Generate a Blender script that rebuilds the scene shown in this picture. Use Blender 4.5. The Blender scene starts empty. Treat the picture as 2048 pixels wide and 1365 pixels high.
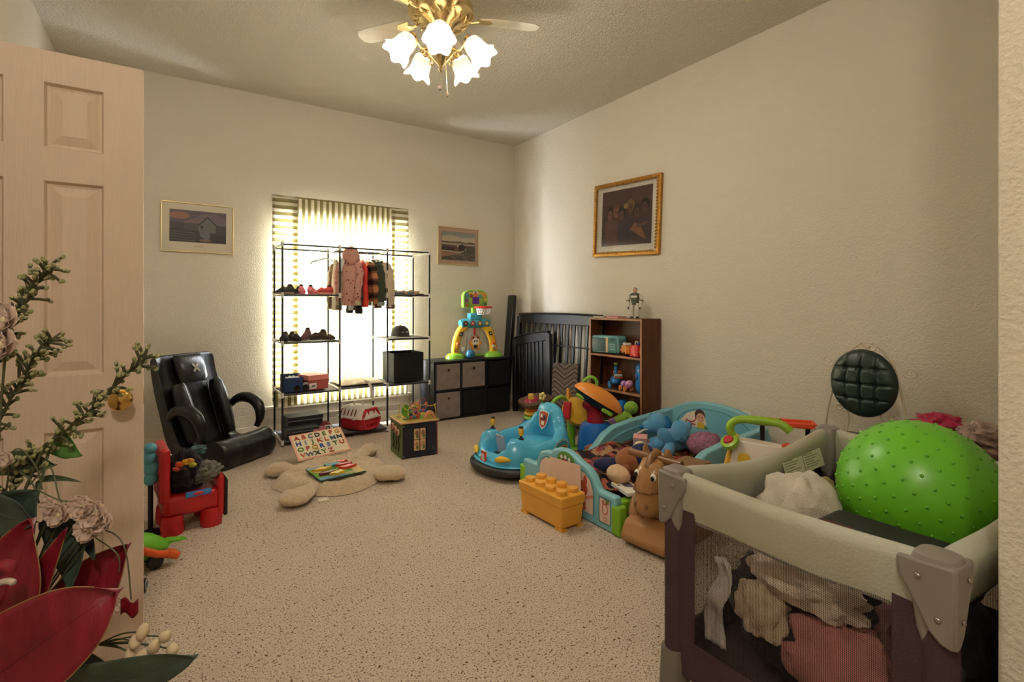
import bpy, bmesh, math, random
from mathutils import Vector, Matrix, noise, Euler
R = math.radians
sc = bpy.context.scene
COL = sc.collection
random.seed(7)

# ------------------------------------------------------------------ camera
cam_d = bpy.data.cameras.new('camera')
cam = bpy.data.objects.new('camera', cam_d)
COL.objects.link(cam)
cam.location = (0, 0, 1.22)
cam.rotation_euler = (R(90), 0, -math.atan2(674, 1016))
cam_d.sensor_width = 36
cam_d.lens = 1016 / 2048 * 36
cam_d.shift_y = -73.5 / 2048
cam_d.clip_start = 0.02
sc.camera = cam

# ------------------------------------------------------------------ world, daylight, exposure
world = bpy.data.worlds.new('world')
sc.world = world
world.use_nodes = True
bg = world.node_tree.nodes['Background']
bg.inputs[0].default_value = (0.82, 0.89, 1.0, 1)
bg.inputs[1].default_value = 140.0
WX0, WX1, WZ0, WZ1 = 0.85, 2.02, 0.42, 1.97          # window opening in the back wall
pl = bpy.data.lights.new('window_daylight_portal', 'AREA')
pl.shape = 'RECTANGLE'; pl.size = WX1 - WX0; pl.size_y = WZ1 - WZ0
pl.cycles.is_portal = True
plo = bpy.data.objects.new('window_daylight_portal', pl)
plo.location = ((WX0 + WX1) / 2, 5.47, (WZ0 + WZ1) / 2)
plo.rotation_euler = (R(-90), 0, 0)
COL.objects.link(plo)
BULB_W = 11.0      # each of the five fan bulbs
HALL_W = 62.0      # unseen lamp added in the hall behind the camera
LAMP_COL = (1.0, 0.92, 0.80)
sc.view_settings.view_transform = 'Standard'
sc.view_settings.look = 'None'
sc.view_settings.gamma = 1
sc.view_settings.use_curve_mapping = False
sc.view_settings.exposure = 0.22

# ------------------------------------------------------------------ materials
def lin(h):
    h = h.lstrip('#')
    out = []
    for i in (0, 2, 4):
        v = int(h[i:i+2], 16) / 255
        out.append(v / 12.92 if v <= .04045 else ((v + .055) / 1.055) ** 2.4)
    return (*out, 1)

MC = {}
def mat(name, col, rough=.5, metal=0, spec=.5, bump=0, bs=60, var=0, vs=9, coat=0, sheen=0, tr=0, trans=0, alpha=1, stretch=None, col2=None, detail=4):
    if name in MC: return MC[name]
    m = bpy.data.materials.new(name); m.use_nodes = True
    nt = m.node_tree; N = nt.nodes; L = nt.links
    b = N['Principled BSDF']
    c = lin(col) if isinstance(col, str) else col
    b.inputs['Base Color'].default_value = c
    b.inputs['Roughness'].default_value = rough
    b.inputs['Metallic'].default_value = metal
    b.inputs['Specular IOR Level'].default_value = spec
    b.inputs['Coat Weight'].default_value = coat
    b.inputs['Sheen Weight'].default_value = sheen
    b.inputs['Transmission Weight'].default_value = trans
    b.inputs['Alpha'].default_value = alpha
    m.diffuse_color = c
    tc = None
    if var or bump or col2:
        tc = N.new('ShaderNodeTexCoord')
        src = tc.outputs['Object']
        if stretch:
            mp = N.new('ShaderNodeMapping'); mp.inputs['Scale'].default_value = stretch
            L.new(src, mp.inputs[0]); src = mp.outputs[0]
    if var or col2:
        n = N.new('ShaderNodeTexNoise'); n.inputs['Scale'].default_value = vs; n.inputs['Detail'].default_value = detail
        L.new(src, n.inputs['Vector'])
        r = N.new('ShaderNodeValToRGB')
        r.color_ramp.elements[0].position = .3; r.color_ramp.elements[1].position = .7
        c2 = lin(col2) if col2 else tuple(min(1, v * (1 + var)) for v in c[:3]) + (1,)
        c1 = c if col2 else tuple(v * (1 - var) for v in c[:3]) + (1,)
        r.color_ramp.elements[0].color = c1; r.color_ramp.elements[1].color = c2
        L.new(n.outputs[0], r.inputs[0]); L.new(r.outputs[0], b.inputs['Base Color'])
    if bump:
        n = N.new('ShaderNodeTexNoise'); n.inputs['Scale'].default_value = bs; n.inputs['Detail'].default_value = 3
        L.new(src, n.inputs['Vector'])
        bp = N.new('ShaderNodeBump'); bp.inputs['Strength'].default_value = bump; bp.inputs['Distance'].default_value = .01
        L.new(n.outputs[0], bp.inputs['Height']); L.new(bp.outputs[0], b.inputs['Normal'])
    if tr:                                              # thin cloth or glass that lets light through
        t = N.new('ShaderNodeBsdfTranslucent'); t.inputs[0].default_value = c
        mx = N.new('ShaderNodeMixShader'); mx.inputs[0].default_value = tr
        L.new(b.outputs[0], mx.inputs[1]); L.new(t.outputs[0], mx.inputs[2])
        L.new(mx.outputs[0], N['Material Output'].inputs[0])
    MC[name] = m
    return m

def plastic(h, rough=.32): return mat('plastic_' + h.lstrip('#'), h, rough, spec=.5, var=.05, vs=6)
def cloth(h, b=.5): return mat('cloth_' + h.lstrip('#'), h, .95, spec=.15, bump=b, bs=140, var=.14, vs=14, sheen=.15)
def metal(h, rough=.3): return mat('metal_' + h.lstrip('#'), h, rough, metal=1)
def paint(h, rough=.6): return mat('paint_' + h.lstrip('#'), h, rough, spec=.35, var=.06, vs=5)
BLACKP = lambda: plastic('#15151a', .4)

# ------------------------------------------------------------------ mesh helpers
def frame(axis):
    z = Vector(axis).normalized()
    x = z.cross(Vector((0, 0, 1)))
    if x.length < 1e-4: x = Vector((1, 0, 0))
    x.normalize(); y = z.cross(x)
    return x, y, z

class MB:
    def __init__(s): s.v = []; s.f = []; s.mi = []; s.mats = []; s.k = 0; s.T = None
    def use(s, m):
        if m not in s.mats: s.mats.append(m)
        s.k = s.mats.index(m); return s
    def add(s, vs, fs):
        o = len(s.v)
        for p in vs:
            p = Vector(p)
            s.v.append(s.T @ p if s.T is not None else p)
        for f in fs:
            s.f.append([o + i for i in f]); s.mi.append(s.k)
        return s
    def box(s, c, d, rot=None):
        M = Euler([R(a) for a in rot]).to_matrix() if rot else Matrix.Identity(3)
        vs = [Vector(c) + M @ Vector((x*d[0]/2, y*d[1]/2, z*d[2]/2)) for x in (-1, 1) for y in (-1, 1) for z in (-1, 1)]
        return s.add(vs, [(0,1,3,2), (4,6,7,5), (0,4,5,1), (2,3,7,6), (0,2,6,4), (1,5,7,3)])
    def bb(s, x0, x1, y0, y1, z0, z1): return s.box(((x0+x1)/2, (y0+y1)/2, (z0+z1)/2), (x1-x0, y1-y0, z1-z0))
    def cyl(s, p0, p1, r0, r1=None, n=12):
        r1 = r0 if r1 is None else r1
        p0 = Vector(p0); p1 = Vector(p1); x, y, z = frame(p1 - p0)
        return s.loft([[p + (x*math.cos(2*math.pi*i/n) + y*math.sin(2*math.pi*i/n))*r for i in range(n)] for p, r in ((p0, r0), (p1, r1))])
    def loft(s, rings, caps=True, loop=False):
        n = len(rings[0]); vs = [p for r in rings for p in r]; fs = []
        m = len(rings)
        for j in range(m if loop else m - 1):
            a = j*n; b = ((j+1) % m)*n
            for i in range(n):
                fs.append((a+i, a+(i+1) % n, b+(i+1) % n, b+i))
        if caps and not loop:
            fs.append(tuple(range(n-1, -1, -1))); fs.append(tuple((m-1)*n + i for i in range(n)))
        return s.add(vs, fs)
    def tube(s, pts, r, n=8, flat=1, loop=False, up=None):
        pts = [Vector(p) for p in pts]; m = len(pts)
        rs = r if isinstance(r, (list, tuple)) else [r]*m
        rings = []; x = None
        for i, p in enumerate(pts):
            if loop: t = pts[(i+1) % m] - pts[i-1]
            else: t = pts[min(i+1, m-1)] - pts[max(i-1, 0)]
            t.normalize()
            if up is not None:
                y = Vector(up) - t*t.dot(Vector(up)); y.normalize(); xx = y.cross(t)
            else:
                if x is None: x, _, _ = frame(t)
                x = x - t*x.dot(t); x.normalize(); xx = x; y = t.cross(x)
            rings.append([p + (xx*math.cos(2*math.pi*k/n) + y*flat*math.sin(2*math.pi*k/n))*rs[i] for k in range(n)])
        return s.loft(rings, loop=loop)
    def lathe(s, prof, c=(0,0,0), n=20, axis=(0,0,1), scal=None):
        x, y, z = frame(axis); c = Vector(c); rings = []
        for i, (r, h) in enumerate(prof):
            rings.append([c + z*h + (x*math.cos(2*math.pi*k/n) + y*math.sin(2*math.pi*k/n))*max(r, 1e-4)*(scal(k/n, i) if scal else 1) for k in range(n)])
        return s.loft(rings)
    def ell(s, c, d, n=14, rot=None):
        M = Euler([R(a) for a in rot]).to_matrix() if rot else Matrix.Identity(3)
        if not isinstance(d, (tuple, list)): d = (d, d, d)
        h = max(6, n*2//3); rings = []
        for j in range(h+1):
            t = math.pi*j/h; t = min(max(t, .02), math.pi-.02)
            rings.append([Vector(c) + M @ Vector((d[0]*math.sin(t)*math.cos(2*math.pi*k/n), d[1]*math.sin(t)*math.sin(2*math.pi*k/n), -d[2]*math.cos(t))) for k in range(n)])
        return s.loft(rings)
    def prism(s, pts, a, b, plane='xz'):
        def P(u, v, w): return {'xz': (u, w, v), 'yz': (w, u, v), 'xy': (u, v, w)}[plane]
        n = len(pts)
        vs = [P(u, v, a) for u, v in pts] + [P(u, v, b) for u, v in pts]
        return s.add(vs, [tuple(range(n)), tuple(range(2*n-1, n-1, -1))] + [(i, (i+1) % n, n+(i+1) % n, n+i) for i in range(n)])
    def grid(s, fn, nu, nv):
        vs = [fn(i/nu, j/nv) for j in range(nv+1) for i in range(nu+1)]
        return s.add(vs, [(j*(nu+1)+i, j*(nu+1)+i+1, (j+1)*(nu+1)+i+1, (j+1)*(nu+1)+i) for j in range(nv) for i in range(nu)])
    def build(s, name, m=None, parent=None, smooth=38, bev=0, seg=2, sub=0, disp=0, ds=8, solid=0, seed=0):
        me = bpy.data.meshes.new(name)
        me.from_pydata([tuple(p) for p in s.v], [], s.f)
        for q in (s.mats or [m]): me.materials.append(q)
        if s.mats: me.polygons.foreach_set('material_index', s.mi)
        bm = bmesh.new(); bm.from_mesh(me)
        bmesh.ops.recalc_face_normals(bm, faces=bm.faces)
        if sub:
            bmesh.ops.subdivide_edges(bm, edges=bm.edges, cuts=sub, use_grid_fill=True)
        if disp:
            bm.normal_update()
            mv = [(q, q.normal * disp * (noise.noise(q.co*ds + Vector((seed, seed*.7, 3))) + .5*noise.noise(q.co*ds*2.3 + Vector((9, seed, 1))))) for q in bm.verts]
            for q, d in mv: q.co += d
        bm.to_mesh(me); bm.free()
        if smooth:
            me.polygons.foreach_set('use_smooth', [True]*len(me.polygons))
            me.set_sharp_from_angle(angle=R(smooth))
        o = bpy.data.objects.new(name, me); COL.objects.link(o)
        if parent: o.parent = parent
        if solid:
            q = o.modifiers.new('thickness', 'SOLIDIFY'); q.thickness = solid; q.offset = 0
        if bev:
            q = o.modifiers.new('bevel', 'BEVEL'); q.width = bev; q.segments = seg; q.limit_method = 'ANGLE'; q.angle_limit = R(35)
        return o

def sring(cx, cy, z, rx, ry, n=20, p=2.0, rz=0):
    out = []
    for k in range(n):
        t = 2*math.pi*k/n; a = math.cos(t); b = math.sin(t)
        x = rx*math.copysign(abs(a)**(2/p), a); y = ry*math.copysign(abs(b)**(2/p), b)
        out.append(Vector((cx + x*math.cos(rz) - y*math.sin(rz), cy + x*math.sin(rz) + y*math.cos(rz), z)))
    return out

def thing(name, label, cat, loc=(0,0,0), rz=0, group=None, rot=None):
    o = bpy.data.objects.new(name, None); COL.objects.link(o)
    o.empty_display_size = .05
    o.location = loc; o.rotation_euler = rot if rot else (0, 0, rz)
    o['label'] = label; o['category'] = cat
    if group: o['group'] = group
    return o
def tag(o, label, cat, group=None, loc=None, rz=0):
    o['label'] = label; o['category'] = cat
    if group: o['group'] = group
    if loc is not None: o.location = loc; o.rotation_euler = (0, 0, rz)
    return o
def struct(o): o['kind'] = 'structure'; return o
def dup(root, loc, rz, label=None):
    r = root.copy(); COL.objects.link(r); r.location = loc; r.rotation_euler = (0, 0, rz)
    if label: r['label'] = label
    for ch in list(root.children):
        c = ch.copy(); COL.objects.link(c); c.parent = r
        for g in ch.children:
            d = g.copy(); COL.objects.link(d); d.parent = c
    return r
def share(o, parent, loc=None, rot=None):            # a copy of one piece that shares its mesh
    c = o.copy(); COL.objects.link(c); c.parent = parent
    if loc is not None: c.location = loc
    if rot is not None: c.rotation_euler = rot
    return c
def arc(cx, cz, r, a0, a1, n, rz=None):
    rz = r if rz is None else rz
    return [(cx + r*math.cos(R(a0+(a1-a0)*i/n)), cz + rz*math.sin(R(a0+(a1-a0)*i/n))) for i in range(n+1)]
def smoothpts(pts, k=4):
    """Catmull-Rom through the points"""
    P = [Vector(p) for p in pts]; out = []
    for i in range(len(P)-1):
        a = P[max(i-1, 0)]; b = P[i]; c = P[i+1]; d = P[min(i+2, len(P)-1)]
        for j in range(k):
            t = j/k
            out.append(.5*((2*b) + (c-a)*t + (2*a-5*b+4*c-d)*t*t + (3*b-a-3*c+d)*t**3))
    out.append(P[-1]); return out
def text(name, body, size, m, parent, loc, rot, ext=.0006, align='CENTER', bold=0):
    cu = bpy.data.curves.new(name, 'FONT'); cu.body = body; cu.size = size; cu.extrude = ext
    cu.align_x = align; cu.align_y = 'CENTER'; cu.offset = bold; cu.resolution_u = 3
    t = bpy.data.objects.new(name, cu); COL.objects.link(t)
    me = bpy.data.meshes.new_from_object(t.evaluated_get(bpy.context.evaluated_depsgraph_get()))
    bpy.data.objects.remove(t)
    me.name = name
    me.materials.clear(); me.materials.append(m)
    o = bpy.data.objects.new(name, me); COL.objects.link(o)
    o.parent = parent; o.location = loc; o.rotation_euler = [R(a) for a in rot]
    return o
def flatart(name, polys, parent, plane='xz', at=0, step=.00018, sgn=-1):
    """flat print: coloured shapes, one thin layer over the other"""
    b = MB()
    for i, (h, pts) in enumerate(polys):
        b.use(paint(h, .75)); w = at + sgn*step*i
        q = {'xz': lambda u, v: (u, w, v), 'yz': lambda u, v: (w, u, v), 'xy': lambda u, v: (u, v, w)}[plane]
        b.add([q(u, v) for u, v in pts], [tuple(range(len(pts)))])
    return b.build(name, None, parent, smooth=0)
def disc(cx, cy, rx, ry=None, n=16, a0=0, a1=360):
    ry = rx if ry is None else ry
    k = n if a1 - a0 >= 360 else n + 1
    return [(cx + rx*math.cos(R(a0 + (a1-a0)*i/n)), cy + ry*math.sin(R(a0 + (a1-a0)*i/n))) for i in range(k)]
def rect(x0, x1, y0, y1): return [(x0, y0), (x1, y0), (x1, y1), (x0, y1)]
def pile(c, d, seed=0, amp=.25, n=36, sc_=5, flatb=True, rib=0):
    """a heap of cloth: folded lumpy shell"""
    b = MB(); h = 18; rings = []
    for j in range(h+1):
        t = min(max(math.pi*j/h, .03), math.pi-.03); ring = []
        for k in range(n):
            u = Vector((math.sin(t)*math.cos(2*math.pi*k/n), math.sin(t)*math.sin(2*math.pi*k/n), -math.cos(t)))
            f = 1 + amp*noise.noise(u*sc_*.5 + Vector((seed*3.1, 0, seed))) + amp*.6*abs(noise.noise(u*sc_*1.3 + Vector((0, seed*2.3, 1)))) - amp*.3
            if rib: f += rib*math.sin(11*math.atan2(u.z + .25*u.x, u.y - .3*u.x) + 3*noise.noise(u*1.5))
            p = Vector((u.x*d[0], u.y*d[1], u.z*d[2]))*f
            if flatb: p.z = max(p.z, -d[2]*.8)
            ring.append(Vector(c) + p)
        rings.append(ring)
    return b.loft(rings)
# ------------------------------------------------------------------ the room
XL, XR, YB, YN, ZC = -0.77, 3.52, 5.25, -1.7, 3.18

def nodes_of(name, rough=.9, spec=.2):
    m = bpy.data.materials.new(name); m.use_nodes = True
    N = m.node_tree.nodes; b = N['Principled BSDF']
    b.inputs['Roughness'].default_value = rough; b.inputs['Specular IOR Level'].default_value = spec
    return m, N, m.node_tree.links, b

def wall_material(name, col, bump, scale, rough=.75):
    m, N, L, b = nodes_of(name, rough, .3)
    tc = N.new('ShaderNodeTexCoord')
    n1 = N.new('ShaderNodeTexNoise'); n1.inputs['Scale'].default_value = scale; n1.inputs['Detail'].default_value = 4
    n2 = N.new('ShaderNodeTexNoise'); n2.inputs['Scale'].default_value = 1.3
    L.new(tc.outputs['Object'], n1.inputs[0]); L.new(tc.outputs['Object'], n2.inputs[0])
    r = N.new('ShaderNodeValToRGB'); c = lin(col)
    r.color_ramp.elements[0].color = tuple(v*.96 for v in c[:3]) + (1,); r.color_ramp.elements[1].color = c
    L.new(n2.outputs[0], r.inputs[0]); L.new(r.outputs[0], b.inputs['Base Color'])
    k = N.new('ShaderNodeValToRGB'); k.color_ramp.elements[0].position = .38; k.color_ramp.elements[1].position = .62
    L.new(n1.outputs[0], k.inputs[0])
    bp = N.new('ShaderNodeBump'); bp.inputs['Strength'].default_value = bump; bp.inputs['Distance'].default_value = .006
    L.new(k.outputs[0], bp.inputs['Height']); L.new(bp.outputs[0], b.inputs['Normal'])
    return m

M_WALL = wall_material('cream_wall_paint', '#dad1bf', .34, 80)
M_CEIL = wall_material('popcorn_ceiling', '#e4dccb', 1.0, 75, .95)
M_TRIM = paint('#e2d8c6', .45)

def carpet_material():
    m, N, L, b = nodes_of('berber_carpet', 1.0, .05)
    tc = N.new('ShaderNodeTexCoord')
    v = N.new('ShaderNodeTexVoronoi'); v.inputs['Scale'].default_value = 190; v.inputs['Randomness'].default_value = .75
    n = N.new('ShaderNodeTexNoise'); n.inputs['Scale'].default_value = 150; n.inputs['Detail'].default_value = 3
    n2 = N.new('ShaderNodeTexNoise'); n2.inputs['Scale'].default_value = 2.2
    for q in (v, n, n2): L.new(tc.outputs['Object'], q.inputs['Vector'])
    r = N.new('ShaderNodeValToRGB'); e = r.color_ramp.elements
    e[0].position = .34; e[0].color = lin('#5f4c38'); e[1].position = .42; e[1].color = lin('#cdb9a4')
    x = e.new(.6); x.color = lin('#e0cfba'); 
    L.new(n.outputs[0], r.inputs[0])
    r2 = N.new('ShaderNodeValToRGB'); r2.color_ramp.elements[0].color = (.86, .86, .86, 1)
    L.new(n2.outputs[0], r2.inputs[0])
    mx = N.new('ShaderNodeMix'); mx.data_type = 'RGBA'; mx.blend_type = 'MULTIPLY'; mx.inputs[0].default_value = 1
    L.new(r.outputs[0], mx.inputs[6]); L.new(r2.outputs[0], mx.inputs[7]); L.new(mx.outputs[2], b.inputs['Base Color'])
    fk = N.new('ShaderNodeTexNoise'); fk.inputs['Scale'].default_value = 62; fk.inputs['Detail'].default_value = 2; L.new(tc.outputs['Object'], fk.inputs['Vector'])
    fr_ = N.new('ShaderNodeValToRGB'); fr_.color_ramp.elements[0].position = .30; fr_.color_ramp.elements[0].color = lin('#8a7258'); fr_.color_ramp.elements[1].position = .37; fr_.color_ramp.elements[1].color = (1, 1, 1, 1)
    L.new(fk.outputs[0], fr_.inputs[0])
    m2 = N.new('ShaderNodeMix'); m2.data_type = 'RGBA'; m2.blend_type = 'MULTIPLY'; m2.inputs[0].default_value = 1
    L.new(mx.outputs[2], m2.inputs[6]); L.new(fr_.outputs[0], m2.inputs[7]); L.new(m2.outputs[2], b.inputs['Base Color'])
    bp = N.new('ShaderNodeBump'); bp.inputs['Strength'].default_value = .8; bp.inputs['Distance'].default_value = .006; bp.invert = True
    L.new(v.outputs['Distance'], bp.inputs['Height']); L.new(bp.outputs[0], b.inputs['Normal'])
    return m

struct(MB().bb(XL-.75, XR+.12, YN-.12, YB+.12, -.1, 0).build('floor', carpet_material(), smooth=0))
struct(MB().bb(XL-.75, XR+.12, YN-.12, YB+.14, ZC, ZC+.1).build('ceiling', M_CEIL, smooth=0))
w = MB()
w.bb(XL-.12, WX0, YB, YB+.14, 0, ZC); w.bb(WX1, XR+.12, YB, YB+.14, 0, ZC)
w.bb(WX0, WX1, YB, YB+.14, 0, WZ0); w.bb(WX0, WX1, YB, YB+.14, WZ1, ZC)
struct(w.build('wall_back', M_WALL, smooth=0))
struct(MB().bb(XR, XR+.12, YN-.12, YB, 0, ZC).build('wall_right', M_WALL, smooth=0))
w = MB(); D0, D1 = 1.55, 2.20                      # doorway in the left wall
w.bb(XL-.12, XL, YN-.12, D0, 0, ZC); w.bb(XL-.12, XL, D1+.03, YB, 0, ZC); w.bb(XL-.12, XL, D0, D1+.03, 2.07, ZC)
w.bb(XL-.75, XL-.70, D0-.1, D1+.15, 0, ZC); w.bb(XL-.75, XL-.12, D0-.15, D0-.1, 0, ZC); w.bb(XL-.75, XL-.12, D1+.1, D1+.15, 0, ZC)
struct(w.build('wall_left', M_WALL, smooth=0))
struct(MB().bb(1.415, XR, .20, .32, 0, ZC).build('wall_near', M_WALL, smooth=0, bev=.006))
struct(MB().bb(XL-.12, XR+.12, YN-.12, YN, 0, ZC).build('wall_rear', M_WALL, smooth=0))
struct(MB().bb(XL, XR, YB-.014, YB, 0, .085).build('baseboard_back', M_TRIM, bev=.004))
struct(MB().bb(XR-.014, XR, .32, YB-.014, 0, .085).build('baseboard_right', M_TRIM, bev=.004))
struct(MB().bb(XL, XL+.014, D1+.09, YB-.014, 0, .085).build('baseboard_left', M_TRIM, bev=.004))
t = MB().bb(XL-.12, XL+.012, D1+.0, D1+.075, 0, 2.11).bb(XL-.12, XL+.012, D0-.075, D0, 0, 2.11).bb(XL-.12, XL+.012, D0, D1, 2.045, 2.11)
struct(t.build('trim_1', M_TRIM, bev=.004))
t = MB().bb(.70, 2.15, YB-.055, YB, .235, .262).bb(.73, 2.12, YB-.02, YB, .15, .235).bb(.73, 2.12, YB-.03, YB, .14, .155)
struct(t.build('trim_2', M_TRIM, bev=.004))

# window: two sashes side by side, each with a meeting rail
win = struct(bpy.data.objects.new('window_1', None)); COL.objects.link(win)
win.location = ((WX0+WX1)/2, YB+.10, (WZ0+WZ1)/2)
hw, hh = (WX1-WX0)/2, (WZ1-WZ0)/2
wf = MB(); vin = plastic('#e8e8e4', .4)
wf.bb(-hw, -hw+.05, -.03, .03, -hh, hh); wf.bb(hw-.05, hw, -.03, .03, -hh, hh)
wf.bb(-hw, hw, -.03, .03, -hh, -hh+.05); wf.bb(-hw, hw, -.03, .03, hh-.05, hh); wf.bb(-.055, .055, -.03, .03, -hh, hh)
wf.build('window_frame', vin, win, bev=.004)
glass = mat('window_glass', '#ffffff', .02, spec=.5, trans=1)
gn = glass.node_tree.nodes; gl = glass.node_tree.links
tp = gn.new('ShaderNodeBsdfTransparent'); gx = gn.new('ShaderNodeBsdfGlossy'); gx.inputs['Roughness'].default_value = .02
mxs = gn.new('ShaderNodeMixShader'); mxs.inputs[0].default_value = .06
gl.new(tp.outputs[0], mxs.inputs[1]); gl.new(gx.outputs[0], mxs.inputs[2]); gl.new(mxs.outputs[0], gn['Material Output'].inputs[0])
for sx in (-1, 1):
    a, c = (-hw+.05, -.055) if sx < 0 else (.055, hw-.05)
    zm = .93 - (WZ0+WZ1)/2
    MB().bb(a, c, -.025, .025, zm-.03, zm+.03).build('meeting_rail', vin, win, bev=.003)
    MB().bb(a, c, -.003, .003, -hh+.05, zm-.03).build('pane', glass, win, smooth=0)
    MB().bb(a, c, -.003, .003, zm+.03, hh-.05).build('pane', glass, win, smooth=0)

# striped cotton curtains, hung just clear of the wall
def stripe_cloth(name, axis, period):
    m, N, L, b = nodes_of(name, .95, .1)
    tc = N.new('ShaderNodeTexCoord'); sp = N.new('ShaderNodeSeparateXYZ'); L.new(tc.outputs['Object'], sp.inputs[0])
    mu = N.new('ShaderNodeMath'); mu.operation = 'MULTIPLY'; mu.inputs[1].default_value = 1/period
    fr = N.new('ShaderNodeMath'); fr.operation = 'FRACT'
    L.new(sp.outputs[axis], mu.inputs[0]); L.new(mu.outputs[0], fr.inputs[0])
    r = N.new('ShaderNodeValToRGB'); r.color_ramp.interpolation = 'LINEAR'; e = r.color_ramp.elements
    e[0].position = 0; e[0].color = lin('#f4f0e4'); e[1].position = 1; e[1].color = lin('#f4f0e4')
    for ps, h in ((.42, '#f5f1e6'), (.5, '#aba274'), (.70, '#b0a87e'), (.78, '#c4bd9e'), (.92, '#a89e70')):
        q = e.new(ps); q.color = lin(h)
    L.new(fr.outputs[0], r.inputs[0]); L.new(r.outputs[0], b.inputs['Base Color'])
    t = N.new('ShaderNodeBsdfTranslucent'); L.new(r.outputs[0], t.inputs[0])
    mx = N.new('ShaderNodeMixShader'); mx.inputs[0].default_value = .6
    L.new(b.outputs[0], mx.inputs[1]); L.new(t.outputs[0], mx.inputs[2]); L.new(mx.outputs[0], N['Material Output'].inputs[0])
    return m
def curtain(name, label, x0, x1, z0, z1, y, m, amp, per, hem=True):
    nx = max(6, int((x1-x0)/per*8)); cx = (x0+x1)/2
    o = MB().grid(lambda u, v: Vector((x0-cx+(x1-x0)*u, amp*math.sin(2*math.pi*(x1-x0)*u/per) + .006*noise.noise(Vector((u*3, v*3, x0*9))), (z1-z0)*v)), nx, 10).build(name, m, smooth=60, solid=.0012)
    return tag(o, label, 'curtain', None, (cx, y, z0))
VS, HS = stripe_cloth('vertical_striped_cotton', 0, .056), stripe_cloth('crosswise_striped_cotton', 2, .062)
curtain('curtain', 'wide middle curtain panel with vertical olive and cream stripes', .935, 1.935, .415, 2.235, YB-.082, VS, .006, .112)
curtain('curtain', 'narrow curtain panel with crosswise stripes nearest the black rocker chair', .752, .975, .29, 2.238, YB-.094, HS, .003, .2)
curtain('curtain', 'narrow curtain panel with crosswise stripes on the cube shelf side of window', 1.90, 2.085, .415, 2.238, YB-.094, HS, .003, .2)
curtain('curtain_hem', 'low striped curtain hem strip along the window sill', .765, 2.07, .262, .44, YB-.104, VS, .004, .15)
cr_ = thing('curtain_rod', 'slim olive rod carrying the striped curtains above the window', 'curtain rod', (1.418, YB-.088, 2.236))
MB().cyl((-.67, 0, 0), (.67, 0, 0), .007).build('rod', paint('#8d8056'), cr_)
MB().bb(-.668, .668, 0, .062, -.003, .003).build('light_leak_board', paint('#8d8056'), cr_)  # board added to narrow the daylight leaking up onto the ceiling
for x in (-.6, .6): MB().cyl((x, 0, 0), (x, .088, 0), .006).build('bracket', paint('#8d8056'), cr_)
MB_B = None

# door on the left wall, standing open into the room
dr = struct(bpy.data.objects.new('door_1', None)); COL.objects.link(dr)
dr.location = (-.70, 2.18, .012)
DOORP = mat('door_paint', '#d9c2ac', .5, spec=.35, bump=.12, bs=14, stretch=(14, 1, 1), var=.03)
sl = MB()
xs = [(0, .108), (.257, .351), (.50, .608)]
zs = [(0, .2), (.793, .975), (1.604, 1.713), (1.92, 2.023)]
sl.bb(0, .608, .0165, .0185, 0, 2.023)
for a, c in xs: sl.bb(a, c, 0, .035, 0, 2.023)
for a, c in zs: sl.bb(0, .608, .0002, .0348, a, c)
sl.build('slab', DOORP, dr, bev=.002)
for k, (pa, pc) in enumerate(((.108, .257), (.351, .50))):
    for za, zb in ((.2, .793), (.975, 1.604), (1.713, 1.92)):
        for sgn in (1, -1):
            pm = MB(); yb, yf, ym = (.0125, .004, .0135) if sgn > 0 else (.0225, .031, .0215)
            # moulding lip then the sloping raised field
            i0, i1 = .014, .044
            rings = []
            for ins, yy in ((0, .001 if sgn > 0 else .034), (.006, ym), (i0, ym+.002*sgn), (i1, yf)):
                rings.append([Vector((pa+ins, yy, za+ins)), Vector((pc-ins, yy, za+ins)), Vector((pc-ins, yy, zb-ins)), Vector((pa+ins, yy, zb-ins))])
            pm.loft(rings, caps=False); pm.add(rings[-1], [(0, 1, 2, 3)])
            pm.build('panel', DOORP, dr, smooth=0)
brass = mat('polished_brass', '#c9a35a', .14, metal=1)
for sgn in (-1, 1):
    kn = MB().lathe([(.031, 0), (.032, .005), (.014, .010), (.011, .028), (.018, .034), (.030, .045), (.033, .056), (.028, .066), (.012, .071), (.001, .072)], (0, 0, 0), 24, (0, sgn, 0))
    o = kn.build('knob', brass, dr); o.location = (.548, 0 if sgn < 0 else .035, .886); o['label'] = 'round brass door knob'
MB().bb(.606, .6095, .010, .025, .86, .915).build('latch_plate', brass, dr)
for z in (.25, 1.05, 1.8): MB().cyl((-.006, .003, z-.045), (-.006, .003, z+.045), .006).build('hinge', brass, dr)

# wall socket
so = thing('wall_socket', 'white double wall socket above the blue headboard', 'socket', (XR, 2.172, .372))
MB().bb(-.006, 0, -.036, .036, -.058, .058).build('cover_plate', plastic('#ece6da'), so, bev=.003)
for z in (-.025, .025):
    q = MB().lathe([(.017, 0), (.017, .003), (.001, .0032)], (-.006, 0, z), 18, (-1, 0, 0)).build('outlet_face', plastic('#ddd6c8'), so)
    MB().bb(-.0105, -.009, -.008, -.005, z-.002, z+.008).bb(-.0105, -.009, .005, .008, z-.002, z+.008).cyl((-.0105, 0, z-.009), (-.009, 0, z-.009), .0025, n=8).build('slots', plastic('#3a332c'), q)

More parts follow.
